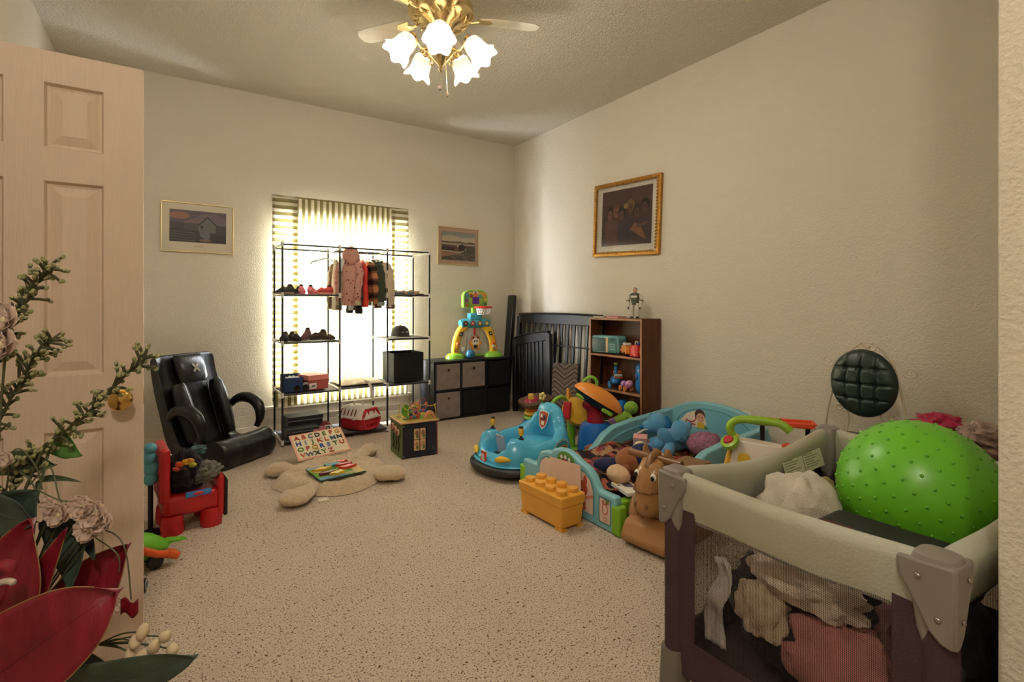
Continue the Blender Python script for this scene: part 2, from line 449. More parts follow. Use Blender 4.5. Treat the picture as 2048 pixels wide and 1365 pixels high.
# unseen hall lamp behind the camera, added to light the door and foreground
hl = thing('added_hall_lamp', 'unseen opal globe lamp added on the hall ceiling to light the foreground', 'lamp', (-.42, -.35, ZC))
MB().lathe([(.09, 0), (.09, -.02), (.05, -.03)], n=24).build('base', brass, hl)
MB().lathe([(.06, -.03), (.12, -.06), (.14, -.11), (.11, -.17), (.03, -.20), (.001, -.202)], n=24).build('globe', mat('opal_glass', '#fff6e6', .4, tr=.8), hl)
def point(name, loc, w, r, parent=None, col=LAMP_COL):
    d = bpy.data.lights.new(name, 'POINT'); d.energy = w; d.shadow_soft_size = r; d.color = col
    o = bpy.data.objects.new(name, d); COL.objects.link(o); o.location = loc
    if parent: o.parent = parent
    return o
point('added_hall_light', (0, 0, -.25), HALL_W, .08, hl)
# ------------------------------------------------------------------ ceiling fan with five lamps
brass = mat('bright_fan_brass', '#ead6a2', .22, metal=1)
fan = thing('ceiling_fan', 'brass ceiling fan with five pale blades and five tulip glass lamps', 'ceiling fan', (1.355, 2.83, ZC-.085))
fan.rotation_euler = (0, 0, R(-27.5))           # local -y points at the camera side of the room
MB().lathe([(.075, .085), (.08, .06), (.06, .02), (.07, 0), (.085, -.012), (.085, -.03), (.19, -.045), (.20, -.06), (.195, -.10), (.20, -.108), (.185, -.125), (.15, -.15), (.09, -.175), (.075, -.20), (.06, -.21)], n=40).build('motor_housing', brass, fan)
# pierced lower ring
for k in range(20):
    a = 2*math.pi*k/20
    MB().tube([(.165*math.cos(a+d)*f, .165*math.sin(a+d)*f, z) for d, f, z in ((-.1, 1.02, -.138), (0, .93, -.155), (.1, .85, -.165))], .005, 6).build('filigree', brass, fan)
MB().lathe([(.062, -.20), (.066, -.215), (.055, -.24), (.03, -.26)], n=28).build('switch_housing', mat('dark_bronze', '#3a2f33', .35, metal=1), fan)
MB().lathe([(.03, -.25), (.075, -.27), (.085, -.30), (.08, -.335), (.055, -.37), (.022, -.405), (.010, -.425), (.014, -.437), (.009, -.449), (.001, -.455)], n=28).build('lamp_bowl', brass, fan)
blade_m = mat('pale_fan_blade', '#e9e0d0', .45, spec=.4, var=.06, vs=3, stretch=(1, 8, 1))
brass = mat('bright_fan_brass', '#ead6a2', .22, metal=1)
opal = mat('tulip_glass', '#fff9f0', .35, tr=.4)
bulb_m = bpy.data.materials.new('lit_bulb'); bulb_m.use_nodes = True
bn = bulb_m.node_tree.nodes['Principled BSDF']
bn.inputs['Emission Color'].default_value = (1, .94, .82, 1); bn.inputs['Emission Strength'].default_value = 4
for k in range(5):
    a = R(6 + 72*k)
    T = Matrix.Rotation(a, 4, 'Z') @ Matrix.Rotation(R(10), 4, 'X')
    b = MB(); b.T = Matrix.Translation((0, 0, -.115)) @ T
    out = [(.24, -.045), (.30, -.058), (.50, -.066), (.585, -.062), (.615, -.035), (.62, 0), (.615, .035), (.585, .062), (.50, .066), (.30, .058), (.24, .045)]
    b.prism(out, -.003, .003, 'xy')
    bl = b.build('blade', blade_m, fan, bev=.002)
    h = MB(); h.T = b.T
    h.tube([(.15, 0, -.01), (.19, .0, -.018), (.235, .0, -.008)], [.012, .014, .016], 8, .5); h.prism([(.22, -.035), (.30, -.03), (.325, 0), (.30, .03), (.22, .035), (.235, 0)], -.008, -.003, 'xy')
    h.build('blade_bracket', brass, bl)
for k in range(5):
    a = R(-90 + 72*k); ca, sa = math.cos(a), math.sin(a)
    P = lambda r, z: Vector((r*ca, r*sa, z))
    am = MB().tube(smoothpts([P(.07, -.31), P(.11, -.335), P(.14, -.31), P(.155, -.275), P(.175, -.27)]), .007, 8)
    # scroll under the arm
    am.tube([P(.10 + .028*math.cos(t)*(1-t/9), -.365 + .028*math.sin(t)*(1-t/9)) for t in [i*.45 for i in range(14)]], .005, 6)
    ar = am.build('lamp_arm', brass, fan)
    ax = Vector((ca*.62, sa*.62, -.78)).normalized()
    cup = MB().lathe([(.018, -.012), (.026, 0), (.030, .02), (.028, .035)], P(.172, -.268), 20, ax); cup.build('lamp_cup', brass, ar)
    n = 48
    prof = [(.030, .015), (.052, .032), (.060, .07), (.062, .105), (.070, .132), (.087, .154), (.090, .160)]
    inn = [(r-.003, z) for r, z in reversed(prof)]
    sh = MB(); rings = []
    x, y, z = frame(ax); c0 = P(.172, -.268)
    for r, h in prof + inn[:-1]:
        w = max(0, (h-.10)/.05)
        rings.append([c0 + z*(h + .008*w*math.cos(6*2*math.pi*q/n)) + (x*math.cos(2*math.pi*q/n) + y*math.sin(2*math.pi*q/n))*r*(1+.07*w*math.cos(6*2*math.pi*q/n) + .012*math.cos(24*2*math.pi*q/n)) for q in range(n)])
    sh.loft(rings, caps=False); sh.build('lamp_shade', opal, fan)
    bb = c0 + ax*.085
    MB().ell(bb, .024, 12).build('bulb', bulb_m, fan)
    point('fan_bulb_light', c0 + ax*.165, BULB_W, .045, fan)
for x0, zl, tip in ((.028, -.60, .012), (-.004, -.56, .0)):
    ch = MB().cyl((x0, -.04, -.36), (x0 + tip, -.04, zl), .0014, n=5).build('pull_chain', brass, fan)
    MB().lathe([(.001, .012), (.007, .004), (.009, -.008), (.006, -.02), (.001, -.022)], (x0 + tip, -.04, zl), 12).build('pull_knob', mat('dark_wood_knob', '#5a3b25', .5), ch)

# ------------------------------------------------------------------ pictures
GLASSP = mat('picture_glass', '#ffffff', .03)
gn = GLASSP.node_tree.nodes; gl = GLASSP.node_tree.links
tp = gn.new('ShaderNodeBsdfTransparent'); gx = gn.new('ShaderNodeBsdfGlossy'); gx.inputs['Roughness'].default_value = .03
fz = gn.new('ShaderNodeFresnel'); fz.inputs[0].default_value = 1.5
mxs = gn.new('ShaderNodeMixShader'); gl.new(fz.outputs[0], mxs.inputs[0])
gl.new(tp.outputs[0], mxs.inputs[1]); gl.new(gx.outputs[0], mxs.inputs[2]); gl.new(mxs.outputs[0], gn['Material Output'].inputs[0])
GLASSM = GLASSP.copy(); GLASSM.name = 'matt_picture_glass'
[setattr(q.inputs['Roughness'], 'default_value', .35) for q in GLASSM.node_tree.nodes if q.type == 'BSDF_GLOSSY']
def frame_bars(w, h, t, d, m, root, bev=.003):
    for nm, pts in (('frame_bar', [(-w/2, -h/2), (w/2, -h/2), (w/2-t, -h/2+t), (-w/2+t, -h/2+t)]), ('frame_bar', [(-w/2, h/2), (w/2, h/2), (w/2-t, h/2-t), (-w/2+t, h/2-t)]),
                    ('frame_bar', [(-w/2, -h/2), (-w/2, h/2), (-w/2+t, h/2-t), (-w/2+t, -h/2+t)]), ('frame_bar', [(w/2, -h/2), (w/2, h/2), (w/2-t, h/2-t), (w/2-t, -h/2+t)])):
        MB().prism(pts, -d, 0, 'xz').build(nm, m, root, bev=bev)
goldthin = mat('thin_gold_frame', '#d9c494', .3, metal=.6)
# cabin print
p = thing('framed_picture', 'thin-framed dusky cabin print on the wall above the black rocker chair', 'picture', (.172, YB, 1.888)); p.rotation_euler = (0, R(.5), 0)
frame_bars(.545, .432, .010, .022, goldthin, p)
MB().bb(-.265, .265, -.010, -.002, -.208, .208).build('mat_board', paint('#e3d8bd'), p)
w2, h2 = .212, .138; zo = .012
flatart('print', [('#4d4245', rect(-w2, w2, zo-h2, zo+h2)), ('#6b5a5e', [(-w2, zo+.03), (w2, zo+.02), (w2, zo+h2), (-w2, zo+h2)]), ('#a9755c', disc(-.14, zo+.09, .075, .03)), ('#7d6a74', [(-.09, zo+.03), (.02, zo+.11), (.14, zo+.12), (w2, zo+.07), (w2, zo+.02)]),
    ('#8d6f6c', [(-.12, zo+.03), (-.05, zo+.065), (.04, zo+.065), (.03, zo+.03)]), ('#5d5148', [(-.11, zo-.03), (-.11, zo+.028), (.02, zo+.028), (.02, zo-.03)]), ('#7c736e', [(.0, zo-.05), (.0, zo+.02), (.07, zo+.085), (.13, zo+.02), (.13, zo-.05)]), ('#39322f', [(-.01, zo+.015), (.07, zo+.095), (.15, zo+.01), (.14, zo+.005), (.07, zo+.08), (0, zo+.008)]),
    ('#3c3533', [(-w2, zo-h2), (w2, zo-h2), (w2, zo-.07), (.1, zo-.05), (-.1, zo-.03), (-w2, zo-.02)])] + [('#6a5c54', [(-.2, zo-.045-.022*i), (-.02, zo-.055-.022*i), (-.02, zo-.063-.022*i), (-.2, zo-.053-.022*i)]) for i in range(4)] +
    [('#776c70', disc(.03, zo-.05, .022, .045)), ('#7d7880', disc(.06, zo-.075, .028, .04)), ('#2d2726', disc(.025, zo+.0, .012, .014)), ('#8f6f55', disc(.05, zo-.118, .045, .012))], p, at=-.0105)
flatart('caption', [('#8a7d68', rect(-.03+.012*i, -.022+.012*i, -.166, -.160)) for i in range(6)], p, at=-.0105)
MB().add([(-.268, -.016, -.21), (.268, -.016, -.21), (.268, -.016, .21), (-.268, -.016, .21)], [(0, 1, 2, 3)]).build('glazing', GLASSM, p, smooth=0)
# landscape print
p = thing('framed_picture', 'thin-framed pale field landscape print between window and room corner', 'picture', (2.735, YB, 1.889)); p.rotation_euler = (0, R(.5), 0)
frame_bars(.535, .432, .010, .022, goldthin, p)
MB().bb(-.26, .26, -.010, -.002, -.208, .208).build('mat_board', paint('#c9a98c'), p)
w2, h2 = .215, .158
flatart('print', [('#8f8a7c', rect(-w2-.006, w2+.006, -h2-.006, h2+.006)), ('#c2b49b', rect(-w2, w2, -h2, h2)), ('#9aa196', [(-w2, .11), (-.1, .13), (.06, .10), (w2, .12), (w2, h2), (-w2, h2)]), ('#d0c0a4', [(-w2, .05), (w2, .05), (w2, .10), (.02, .09), (-w2, .10)]),
    ('#6a6148', [(-w2, .055), (-.1, .05), (.02, .058), (.1, .045), (.15, .06), (w2, .05), (w2, .03), (-w2, .035)]), ('#b7a98a', rect(-w2, w2, .01, .035)), ('#6b564a', [(-w2, -.05), (-w2, .015), (-.05, .01), (w2, .015), (w2, -.05)]), ('#4a3e38', [(-w2, -.05), (-w2, -.01), (-.06, -.02), (-.06, -.055)]), ('#7c5c46', [(-.06, -.06), (-.06, .0), (.0, .02), (.04, -.005), (.04, -.06)]), ('#3f3330', [(.0, -.05), (.0, .012), (.05, .03), (.09, .0), (.1, -.05)]),
    ('#a67f63', [(-w2, -.06), (.02, -.075), (-.05, -.12), (-w2, -.13)]), ('#5f574f', [(w2, -.02), (w2, -h2), (-w2, -h2), (-w2, -.13), (.0, -.09), (.1, -.04)]), ('#e6dccb', disc(-.012, .005, .008, .012)), ('#e6dccb', disc(.085, -.03, .006, .012))] +
    [('#9d948a', rect(-.10+.31*random.random(), -.10+.31*random.random()+.012, z, z+.005)) for z in [(-.15 + .09*random.random()) for _ in range(0)]] +
    [('#a39a8f', disc(x, z, .006, .003, 6)) for x, z in [(random.uniform(-.1, .2), random.uniform(-.15, -.08)) for _ in range(60)]], p, at=-.0105)
MB().add([(-.262, -.016, -.21), (.262, -.016, -.21), (.262, -.016, .21), (-.262, -.016, .21)], [(0, 1, 2, 3)]).build('glazing', GLASSM, p, smooth=0)
# large gilt picture on the right wall, hanging a little crooked: local x runs along -Y
p = thing('framed_picture', 'large gilt-framed dark group painting hanging crooked on the right wall', 'picture', (XR, 3.366, 2.026)); p.rotation_euler = (0, R(2.6), R(-90))
p.rotation_mode = 'XYZ'
gilt = mat('carved_gilt', '#b07f38', .38, metal=.75, bump=.4, bs=70, var=.2, vs=30)
frame_bars(.835, .705, .034, .035, gilt, p, .006)
W2, H2 = .835/2-.034, .705/2-.034
bead = MB().ell((0, 0, 0), (.014, .010, .008), 8, (0, 35, 0)).build('bead', gilt, p); bead.location = (-W2, -.036, -H2)
for i in range(1, 26): share(bead, p, (-W2 + 2*W2*i/26, -.036, -H2))
for i in range(27): share(bead, p, (-W2 + 2*W2*i/26, -.036, H2))
for i in range(1, 22):
    for sx in (-1, 1): share(bead, p, (sx*W2, -.036, -H2 + 2*H2*i/22), (0, R(90), 0))
MB().bb(-.385, .385, -.012, -.003, -.32, .32).build('mat_board', paint('#dcd3c2'), p)
w2, h2, zo = .315, .262, .012
heads = [(-.20, .03, '#3a2a26', '#7a5248'), (-.12, .05, '#6b4a38', '#8a5a4c'), (-.05, .02, '#2c2322', '#6e4a42'), (.06, .08, '#7d6238', '#6d4a40'), (.14, .03, '#3a2c2a', '#5f4340'), (.235, .07, '#2b2022', '#5c403c')]
art = [('#4e3a36', rect(-w2, w2, zo-h2, zo+h2)), ('#5b423c', rect(-w2, w2, zo+.12, zo+h2)), ('#6a4740', [(-.27, zo-h2), (-.27, zo-.05), (-.2, zo+.0), (-.1, zo-.03), (-.08, zo-h2)]), ('#4a3d40', [(-.1, zo-h2), (-.1, zo-.06), (.05, zo+.0), (.2, zo-.05), (w2, zo-.02), (w2, zo-h2)])]
for hx, hz, c1, c2 in heads:
    art += [(c1, disc(hx, zo+hz+.02, .05, .058)), (c2, disc(hx-.005, zo+hz-.005, .034, .05)), ('#3b2826', disc(hx-.005, zo+hz+.003, .022, .004, 8))]
art += [('#9a8250', disc(.0, zo+.10, .028, .026)), ('#8a5f46', [(.06, zo-.12), (.12, zo-.06), (.19, zo-.10), (.26, zo-.22), (.2, zo-.2)]), ('#6f4e40', [(.13, zo-.09), (.27, zo-.06), (.27, zo-.085), (.15, zo-.115)])]
flatart('painting', art, p, at=-.0125)
MB().add([(-.388, -.019, -.323), (.388, -.019, -.323), (.388, -.019, .323), (-.388, -.019, .323)], [(0, 1, 2, 3)]).build('glazing', GLASSP, p, smooth=0)
# ------------------------------------------------------------------ garment rack by the window
RX = [.765, 1.245, 1.69, 2.125]; RF, RB = 4.70, 5.12; RT = 1.735
rack = thing('garment_rack', 'black tube garment rack with grey fabric shelves in front of window', 'rack', (0, 0, 0))
pole_m = mat('black_steel_tube', '#171418', .35, spec=.5)
joint_m = plastic('#cfcac0', .4)
shelf_m = mat('grey_shelf_fabric', '#6d6a66', .9, bump=.3, bs=200, var=.08, tr=.25)
for x in RX:
    for y in (RF, RB):
        MB().cyl((x, y, .0), (x, y, RT), .0085).build('pole', pole_m, rack)
def bar(x0, x1, y, z): MB().cyl((x0, y, z), (x1, y, z), .0075).build('cross_bar', pole_m, rack)
def sbar(x, z): MB().cyl((x, RF, z), (x, RB, z), .0075).build('side_bar', plastic('#b9b5ad', .4), rack)
jt = MB().cyl((0, 0, -.022), (0, 0, .022), .012).ell((0, 0, 0), .014, 10).build('joint', joint_m, rack); jt.location = (RX[0], RF, RT)
def joints(z, cols, skip=False):
    for i in cols:
        for y in (RF, RB):
            if z == RT and i == 0 and y == RF: continue
            share(jt, rack, (RX[i], y, z))
bar(RX[0], RX[3], RF, RT); bar(RX[0], RX[3], RB, RT); joints(RT, range(4)); [sbar(RX[i], RT) for i in (0, 3)]
bar(RX[1], RX[2], (RF+RB)/2, RT-.012)
MB().cyl((RX[1], RF, RT-.012), (RX[1], RB, RT-.012), .007).cyl((RX[2], RF, RT-.012), (RX[2], RB, RT-.012), .007).build('hanger_bar_support', pole_m, rack)
def shelf(a, c, z, sag=.02):
    bar(RX[a], RX[c], RF, z); bar(RX[a], RX[c], RB, z); joints(z, (a, c)); sbar(RX[a], z); sbar(RX[c], z)
    x0, x1 = RX[a]+.012, RX[c]-.012
    MB().grid(lambda u, v: Vector((x0+(x1-x0)*u, RF+.003+(RB-RF-.006)*v, z+.008-sag*(1-(2*u-1)**4)*(1-(2*v-1)**4))), 12, 10).build('fabric_shelf', shelf_m, rack, solid=.003)
for z in (1.30, .885, .44, .035): shelf(0, 1, z, .012)
for z in (1.305, .88, .44): shelf(2, 3, z, .012)
shelf(1, 2, .45, .01); shelf(1, 2, .035, .01)

# shoes: a lofted last with sole, built facing local +x
def shoe(name, label, loc, rz, up, sole, size=.15, tall=.6, group=None, acc=None, cat='shoe'):
    s = thing(name, label, cat, loc, rz, group); k = size
    rs = []
    for u, w, h0, h1 in ((-.5, .12, .10, .20), (-.47, .17, .07, tall*.8), (-.38, .19, .07, tall), (-.22, .19, .07, tall*.92), (-.05, .185, .07, tall*.68), (.12, .20, .07, .42), (.30, .205, .07, .30), (.43, .17, .07, .22), (.5, .08, .09, .14)):
        zc = (h0+h1)/2
        rs.append([Vector((u*k, w*k*math.cos(2*math.pi*i/14)*(1 if math.sin(2*math.pi*i/14) < .3 else .8), (zc + (h1-h0)/2*math.sin(2*math.pi*i/14))*k)) for i in range(14)])
    MB().loft(rs).build('upper', up, s, sub=0)
    MB().loft([sring(0, 0, 0, .5*k, .2*k, 20, 2.4), sring(0, 0, .05*k, .515*k, .21*k, 20, 2.4), sring(0, 0, .12*k, .5*k, .2*k, 20, 2.4)]).build('sole', sole, s)
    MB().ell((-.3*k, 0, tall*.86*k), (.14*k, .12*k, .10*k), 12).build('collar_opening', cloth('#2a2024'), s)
    if acc:
        for i in range(3):
            u = -.02 + i*.07
            MB().tube([(u*k, -.16*k, (.33-.06*i)*k), (u*k, 0, (.66*tall/.6-.12*i)*k), (u*k, .16*k, (.33-.06*i)*k)], .013*k, 6).build('strap', acc, s)
    return s
zs1 = 1.30 + .01
shoe('sneaker', 'dark grey sneaker with pale strap at outer end of top rack shelf', (.80, 4.80, zs1), R(200), cloth('#4c4a46'), cloth('#8f7a70'), .16, .55, acc=cloth('#b8b0a4'))
shoe('sneaker', 'plain dark sneaker beside the strapped one on top rack shelf', (.90, 4.92, zs1), R(190), cloth('#3d3c3a'), cloth('#5a524c'), .15, .5)
g = 'pink shoes on the top rack shelf'
shoe('sneaker', 'pink sneaker pointing at the room, nearest the dark sneakers', (.955, 4.88, zs1), R(-95), cloth('#c8646c'), cloth('#e07c86'), .15, .62, g)
shoe('sneaker', 'pink sneaker pointing at the room, middle of the three pink shoes', (1.045, 4.88, zs1), R(-85), cloth('#c8646c'), cloth('#e07c86'), .15, .6, g)
shoe('sneaker', 'coral pink sneaker lying sideways next to the pink coat', (1.15, 4.89, zs1), R(185), cloth('#c9564f'), cloth('#d98a80'), .17, .5, g)
zs2 = .885 + .01
shoe('sandal', 'black strappy sandal at outer end of the second rack shelf', (.80, 4.82, zs2), R(-110), cloth('#2a2523'), cloth('#1e1a19'), .16, .5, acc=cloth('#9d8f80'), cat='sandal')
shoe('sandal', 'second black strappy sandal on the second rack shelf', (.885, 4.80, zs2), R(-70), cloth('#2e2826'), cloth('#1e1a19'), .16, .5, acc=cloth('#a3957f'), cat='sandal')
shoe('high_top_shoe', 'tall maroon shoe standing on the second rack shelf', (.985, 4.86, zs2), R(-120), cloth('#6b4448'), cloth('#7c6060'), .16, .72)
shoe('shoe', 'brown grey shoe lying low beside the maroon shoe', (1.085, 4.86, zs2), R(160), cloth('#54483e'), cloth('#463c34'), .17, .56)
shoe('shoe', 'small brown shoe with buckle strap at the coat end of second rack shelf', (1.18, 4.84, zs2), R(20), cloth('#5d4a40'), cloth('#463c34'), .13, .42, acc=cloth('#c0b4a6'))

# boxes on the third shelf
z3 = .455
b = thing('shoe_box', 'open navy blue shoe box with white tissue on rack shelf', 'box', (.86, 4.83, z3), R(-3))
navy = paint('#22365e', .6)
MB().bb(-.082, .082, -.10, .10, 0, .006).bb(-.082, -.078, -.10, .10, 0, .125).bb(.078, .082, -.10, .10, 0, .125).bb(-.082, .082, -.10, -.096, 0, .125).bb(-.082, .082, .096, .10, 0, .125).build('box', navy, b)
MB().bb(-.082, .082, .098, .104, .12, .14).build('lid_flap', navy, b)
pile((0, 0, .08), (.068, .085, .05), 3, .5).build('tissue_paper', paint('#e9e6e4', .9), b)
b = thing('shoe_box', 'closed salmon pink shoe box with paper label on rack shelf', 'box', (1.04, 4.90, z3), R(17))
MB().bb(-.095, .095, -.13, .13, 0, .115).build('box', paint('#a9524a', .6), b, bev=.002)
MB().bb(-.099, .099, -.134, .134, .085, .13).build('lid', paint('#d9877a', .6), b, bev=.002)
flatart('lid_print', [('#c9776b', disc(.0, 0, .05, .06)), ('#dc9085', disc(0, 0, .035, .045))], b, 'xy', .1302, .0003, 1)
flatart('paper_label', [('#e8e2da', rect(-.09, -.02, .01, .06)), ('#4a4240', disc(-.05, .034, .02, .008)), ('#6a6260', rect(-.085, -.06, .018, .024))], b, 'xz', -.1302)
s = thing('shoe_pair_pack', 'dark baby shoes on a clear card in front of navy box', 'shoes', (.925, 4.735, z3), R(4))
MB().bb(-.075, .075, .016, .018, 0, .075).build('backing_card', mat('clear_card', '#d9d4cc', .2, alpha=.5), s)
for x in (-.035, .035):
    sh = MB().ell((x, 0, .03), (.034, .016, .026), 14).build('toe_cap', cloth('#26221f'), s)
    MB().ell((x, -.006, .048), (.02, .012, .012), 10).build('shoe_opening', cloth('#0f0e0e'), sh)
# folded shirt with hanging tag strip
s = thing('folded_shirt', 'cream folded shirt with hanging strap on the middle rack shelf', 'shirt', (1.465, 4.90, .462))
def shirtfn(u, v):
    x = -.20+.40*u; y = -.17+.34*v
    return Vector((x, y, .012 + .05*max(0, noise.noise(Vector((u*3, v*3, 4)))+.35)*(1-(2*u-1)**4)*(1-(2*v-1)**4)))
MB().grid(shirtfn, 26, 22).build('shirt_body', cloth('#d8ccb8'), s, solid=.008)
MB().tube([(.02, -.14, .035), (.05, -.19, .025), (.062, -.215, -.02), (.07, -.218, -.10), (.085, -.216, -.145)], .014, 8, .2, up=(0, 1, .3)).build('strap', cloth('#d6c9b8'), s)
# tray on the upper right shelf, cap, black bin
t = thing('puzzle_tray', 'flat wooden toy tray on the upper rack shelf near the varsity jacket', 'tray', (1.92, 4.90, 1.318), R(4))
MB().bb(-.14, .14, -.10, .10, 0, .035).build('tray_block', paint('#b59573', .6), t, bev=.003)
flatart('front_print', [('#54655e', rect(-.14, -.02, .002, .02)), ('#66746c', [(.0, .002), (.08, .002), (.075, .028), (.01, .03)])], t, 'xz', -.1003)
for i, (x, y, h) in enumerate(((-.09, -.03, '#9a5a3a'), (.02, .02, '#6f604a'), (.07, -.04, '#9a5a3a'))): MB().cyl((x, y, .035), (x, y, .045), .018).build('peg', paint(h), t)
tag(MB().lathe([(.05, 0), (.05, .006), (.03, .012), (.001, .013)], n=16).build('small_dish', cloth('#33302e')), 'small dark dish beside the wooden toy tray', 'dish', None, (2.07, 4.83, 1.316))
c = thing('baseball_cap', 'dark grey baseball cap facing the room on rack shelf', 'cap', (1.88, 4.86, .893), R(-82))
capm = cloth('#3c3a37')
rs = []
for t in range(9):
    a = R(90*t/8); rs.append(sring(0, 0, .012 + .105*math.sin(a), .1*math.cos(a)**.75 + .001, .088*math.cos(a)**.75 + .001, 24))
MB().loft(rs).build('crown', capm, c)
MB().grid(lambda u, v: Vector(((.07+.075*v)*math.cos(R(-70+140*u))*1.05, (.085)*math.sin(R(-70+140*u))*(1-.1*v), .012 - .010*(2*u-1)**2)), 14, 5).build('brim', capm, c, solid=.004)
MB().ell((0, 0, .119), (.009, .009, .005), 8).build('button', capm, c)
[MB().box((.0915, -.028+.008*i, .052), (.004, .006, .009), (0, -14, 0)).build('embroidery', paint('#b9b2a6'), c) for i in range(8)]
b = thing('fabric_bin', 'black open fabric bin on the right rack shelf', 'bin', (1.925, 4.90, .455), R(1))
bk = mat('black_fabric', '#191817', .85, spec=.25, bump=.3, bs=180, var=.2)
q = .155; hgt = .285
MB().bb(-q, q, -q, q, 0, .006).bb(-q, -q+.005, -q, q, 0, hgt).bb(q-.005, q, -q, q, 0, hgt).bb(-q, q, -q, -q+.005, 0, hgt).bb(-q, q, q-.005, q, 0, hgt).build('bin_walls', bk, b, bev=.002)
# floor level: dark shoe boxes, red cap, pouch, card, pet carrier
zf = .048
b = thing('shoe_box', 'black shoe box with grey lid stripe at the back of lowest shelf', 'box', (.985, 4.98, zf), R(4))
MB().bb(-.15, .15, -.09, .09, 0, .14).build('box', paint('#1b1b22', .5), b, bev=.002); MB().bb(-.155, .155, -.095, .095, .115, .155).build('lid', paint('#2a2a30', .5), b, bev=.002)
flatart('lid_stripe', [('#77747a', rect(-.155, .155, .116, .124))], b, 'xz', -.0955)
b = thing('shoe_box', 'black shoe box printed with white letters at front of lowest shelf', 'box', (.93, 4.79, zf), R(4))
MB().bb(-.135, .135, -.075, .075, 0, .075).build('box', paint('#17171c', .5), b, bev=.002); MB().bb(-.138, .138, -.078, .078, .058, .085).build('lid', paint('#26262c', .5), b, bev=.002)
flatart('lid_stripe', [('#6d6a70', rect(-.138, .138, .058, .064))], b, 'xz', -.0785)
text('lettering', 'NAUTICA', .022, paint('#b8b6b8'), b, (-.055, -.0755, .03), (90, 0, 0))
c = thing('baseball_cap', 'small dark red cap standing behind the pink pouch', 'cap', (1.165, 4.93, zf), R(-100))
MB().loft([sring(0, 0, .07*math.sin(R(90*t/6)) + .01, .07*math.cos(R(90*t/6))**.7+.001, .06*math.cos(R(90*t/6))**.7+.001, 18) for t in range(7)]).build('crown', cloth('#7c2a30'), c)
MB().grid(lambda u, v: Vector(((.05+.05*v)*math.cos(R(-65+130*u)), .06*math.sin(R(-65+130*u)), .012)), 10, 4).build('brim', cloth('#2a2224'), c, solid=.004)
p = thing('zip_pouch', 'small pink zip pouch leaning at the rack beside black box', 'pouch', (1.075, 4.735, .012), R(8))
MB().loft([sring(0, 0, 0, .06, .018, 18, 4), sring(0, -.004, .05, .064, .022, 18, 4), sring(0, .0, .10, .058, .012, 18, 4), sring(0, .004, .115, .056, .004, 18, 4)]).build('pouch_body', cloth('#b5727a'), p)
MB().tube([(-.057, .002, .112), (0, .003, .117), (.057, .002, .112)], .004, 6).build('zip', paint('#6a6f8a'), p)
c = thing('toy_card', 'small white card with a black round face next to red cap', 'card', (1.165, 4.80, zf), R(-4))
MB().bb(-.032, .032, -.003, .003, 0, .07).build('card', paint('#dcd6d0'), c); flatart('card_print', [('#26222a', disc(0, .042, .018)), ('#d6d0cc', disc(0, .042, .008)), ('#5a6a8a', rect(-.02, .02, .008, .014))], c, 'xz', -.0035)
# ------------------------------------------------------------------ pet carrier on the low middle shelf
c = thing('pet_carrier', 'red and white plastic pet carrier with grille door on rack floor', 'pet carrier', (1.455, 4.83, .05), R(-62)); c.scale = (.9, .9, .9)
red = plastic('#b3202c'); wht = plastic('#d8cfc4')
def cring(z, rx, ry, p=5): return sring(0, 0, z, rx, ry, 32, p)
MB().loft([cring(0, .155, .105), cring(.02, .175, .12), cring(.125, .195, .14)]).build('tub', red, c, bev=.003)
MB().loft([cring(.12, .205, .15), cring(.135, .205, .15), cring(.137, .195, .142), cring(.22, .165, .105), cring(.235, .14, .085), cring(.24, .10, .06)]).build('top_shell', wht, c)
for sy in (-1, 1):
    for i in range(5):
        x = -.12 + .05*i
        MB().tube([(x, sy*.1385, .15), (x, sy*.1255, .18), (x, sy*.111, .212)], [.009, .008, .007], 8, .5).build('vent_slot', plastic('#7d2028'), c)
MB().tube([(-.07, 0, .236), (-.06, 0, .262), (0, 0, .268), (.06, 0, .262), (.07, 0, .236)], .011, 8).build('carry_handle', wht, c)
dp = MB()
dp.T = Matrix.Translation((.186, 0, .02)) @ Matrix.Rotation(R(-5), 4, 'Y')
# grille: six openings left between bars
ys = [-.115, -.045, .045, .115]
out = [(-.075, 0), (.075, 0), (.115, .06), (.115, .11), (.075, .185), (-.075, .185), (-.115, .11), (-.115, .06)]
for i in range(len(out)):
    a, bq = out[i], out[(i+1) % len(out)]
    dp.tube([(0, a[0], a[1]), (0, bq[0], bq[1])], .016, 8)
for y in (-.04, .035): dp.tube([(0, y, 0), (0, y, .185)], .013, 8)
for z in (.05, .115): dp.tube([(0, -.112, z), (0, .112, z)], .013, 8)
dp.build('grille_door', red, c)
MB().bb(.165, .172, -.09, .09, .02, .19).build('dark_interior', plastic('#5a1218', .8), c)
for sy in (-1, 1):
    for x in (-.1, .08): MB().box((x, sy*.15, .128), (.03, .012, .03)).build('clip', wht, c, bev=.003)

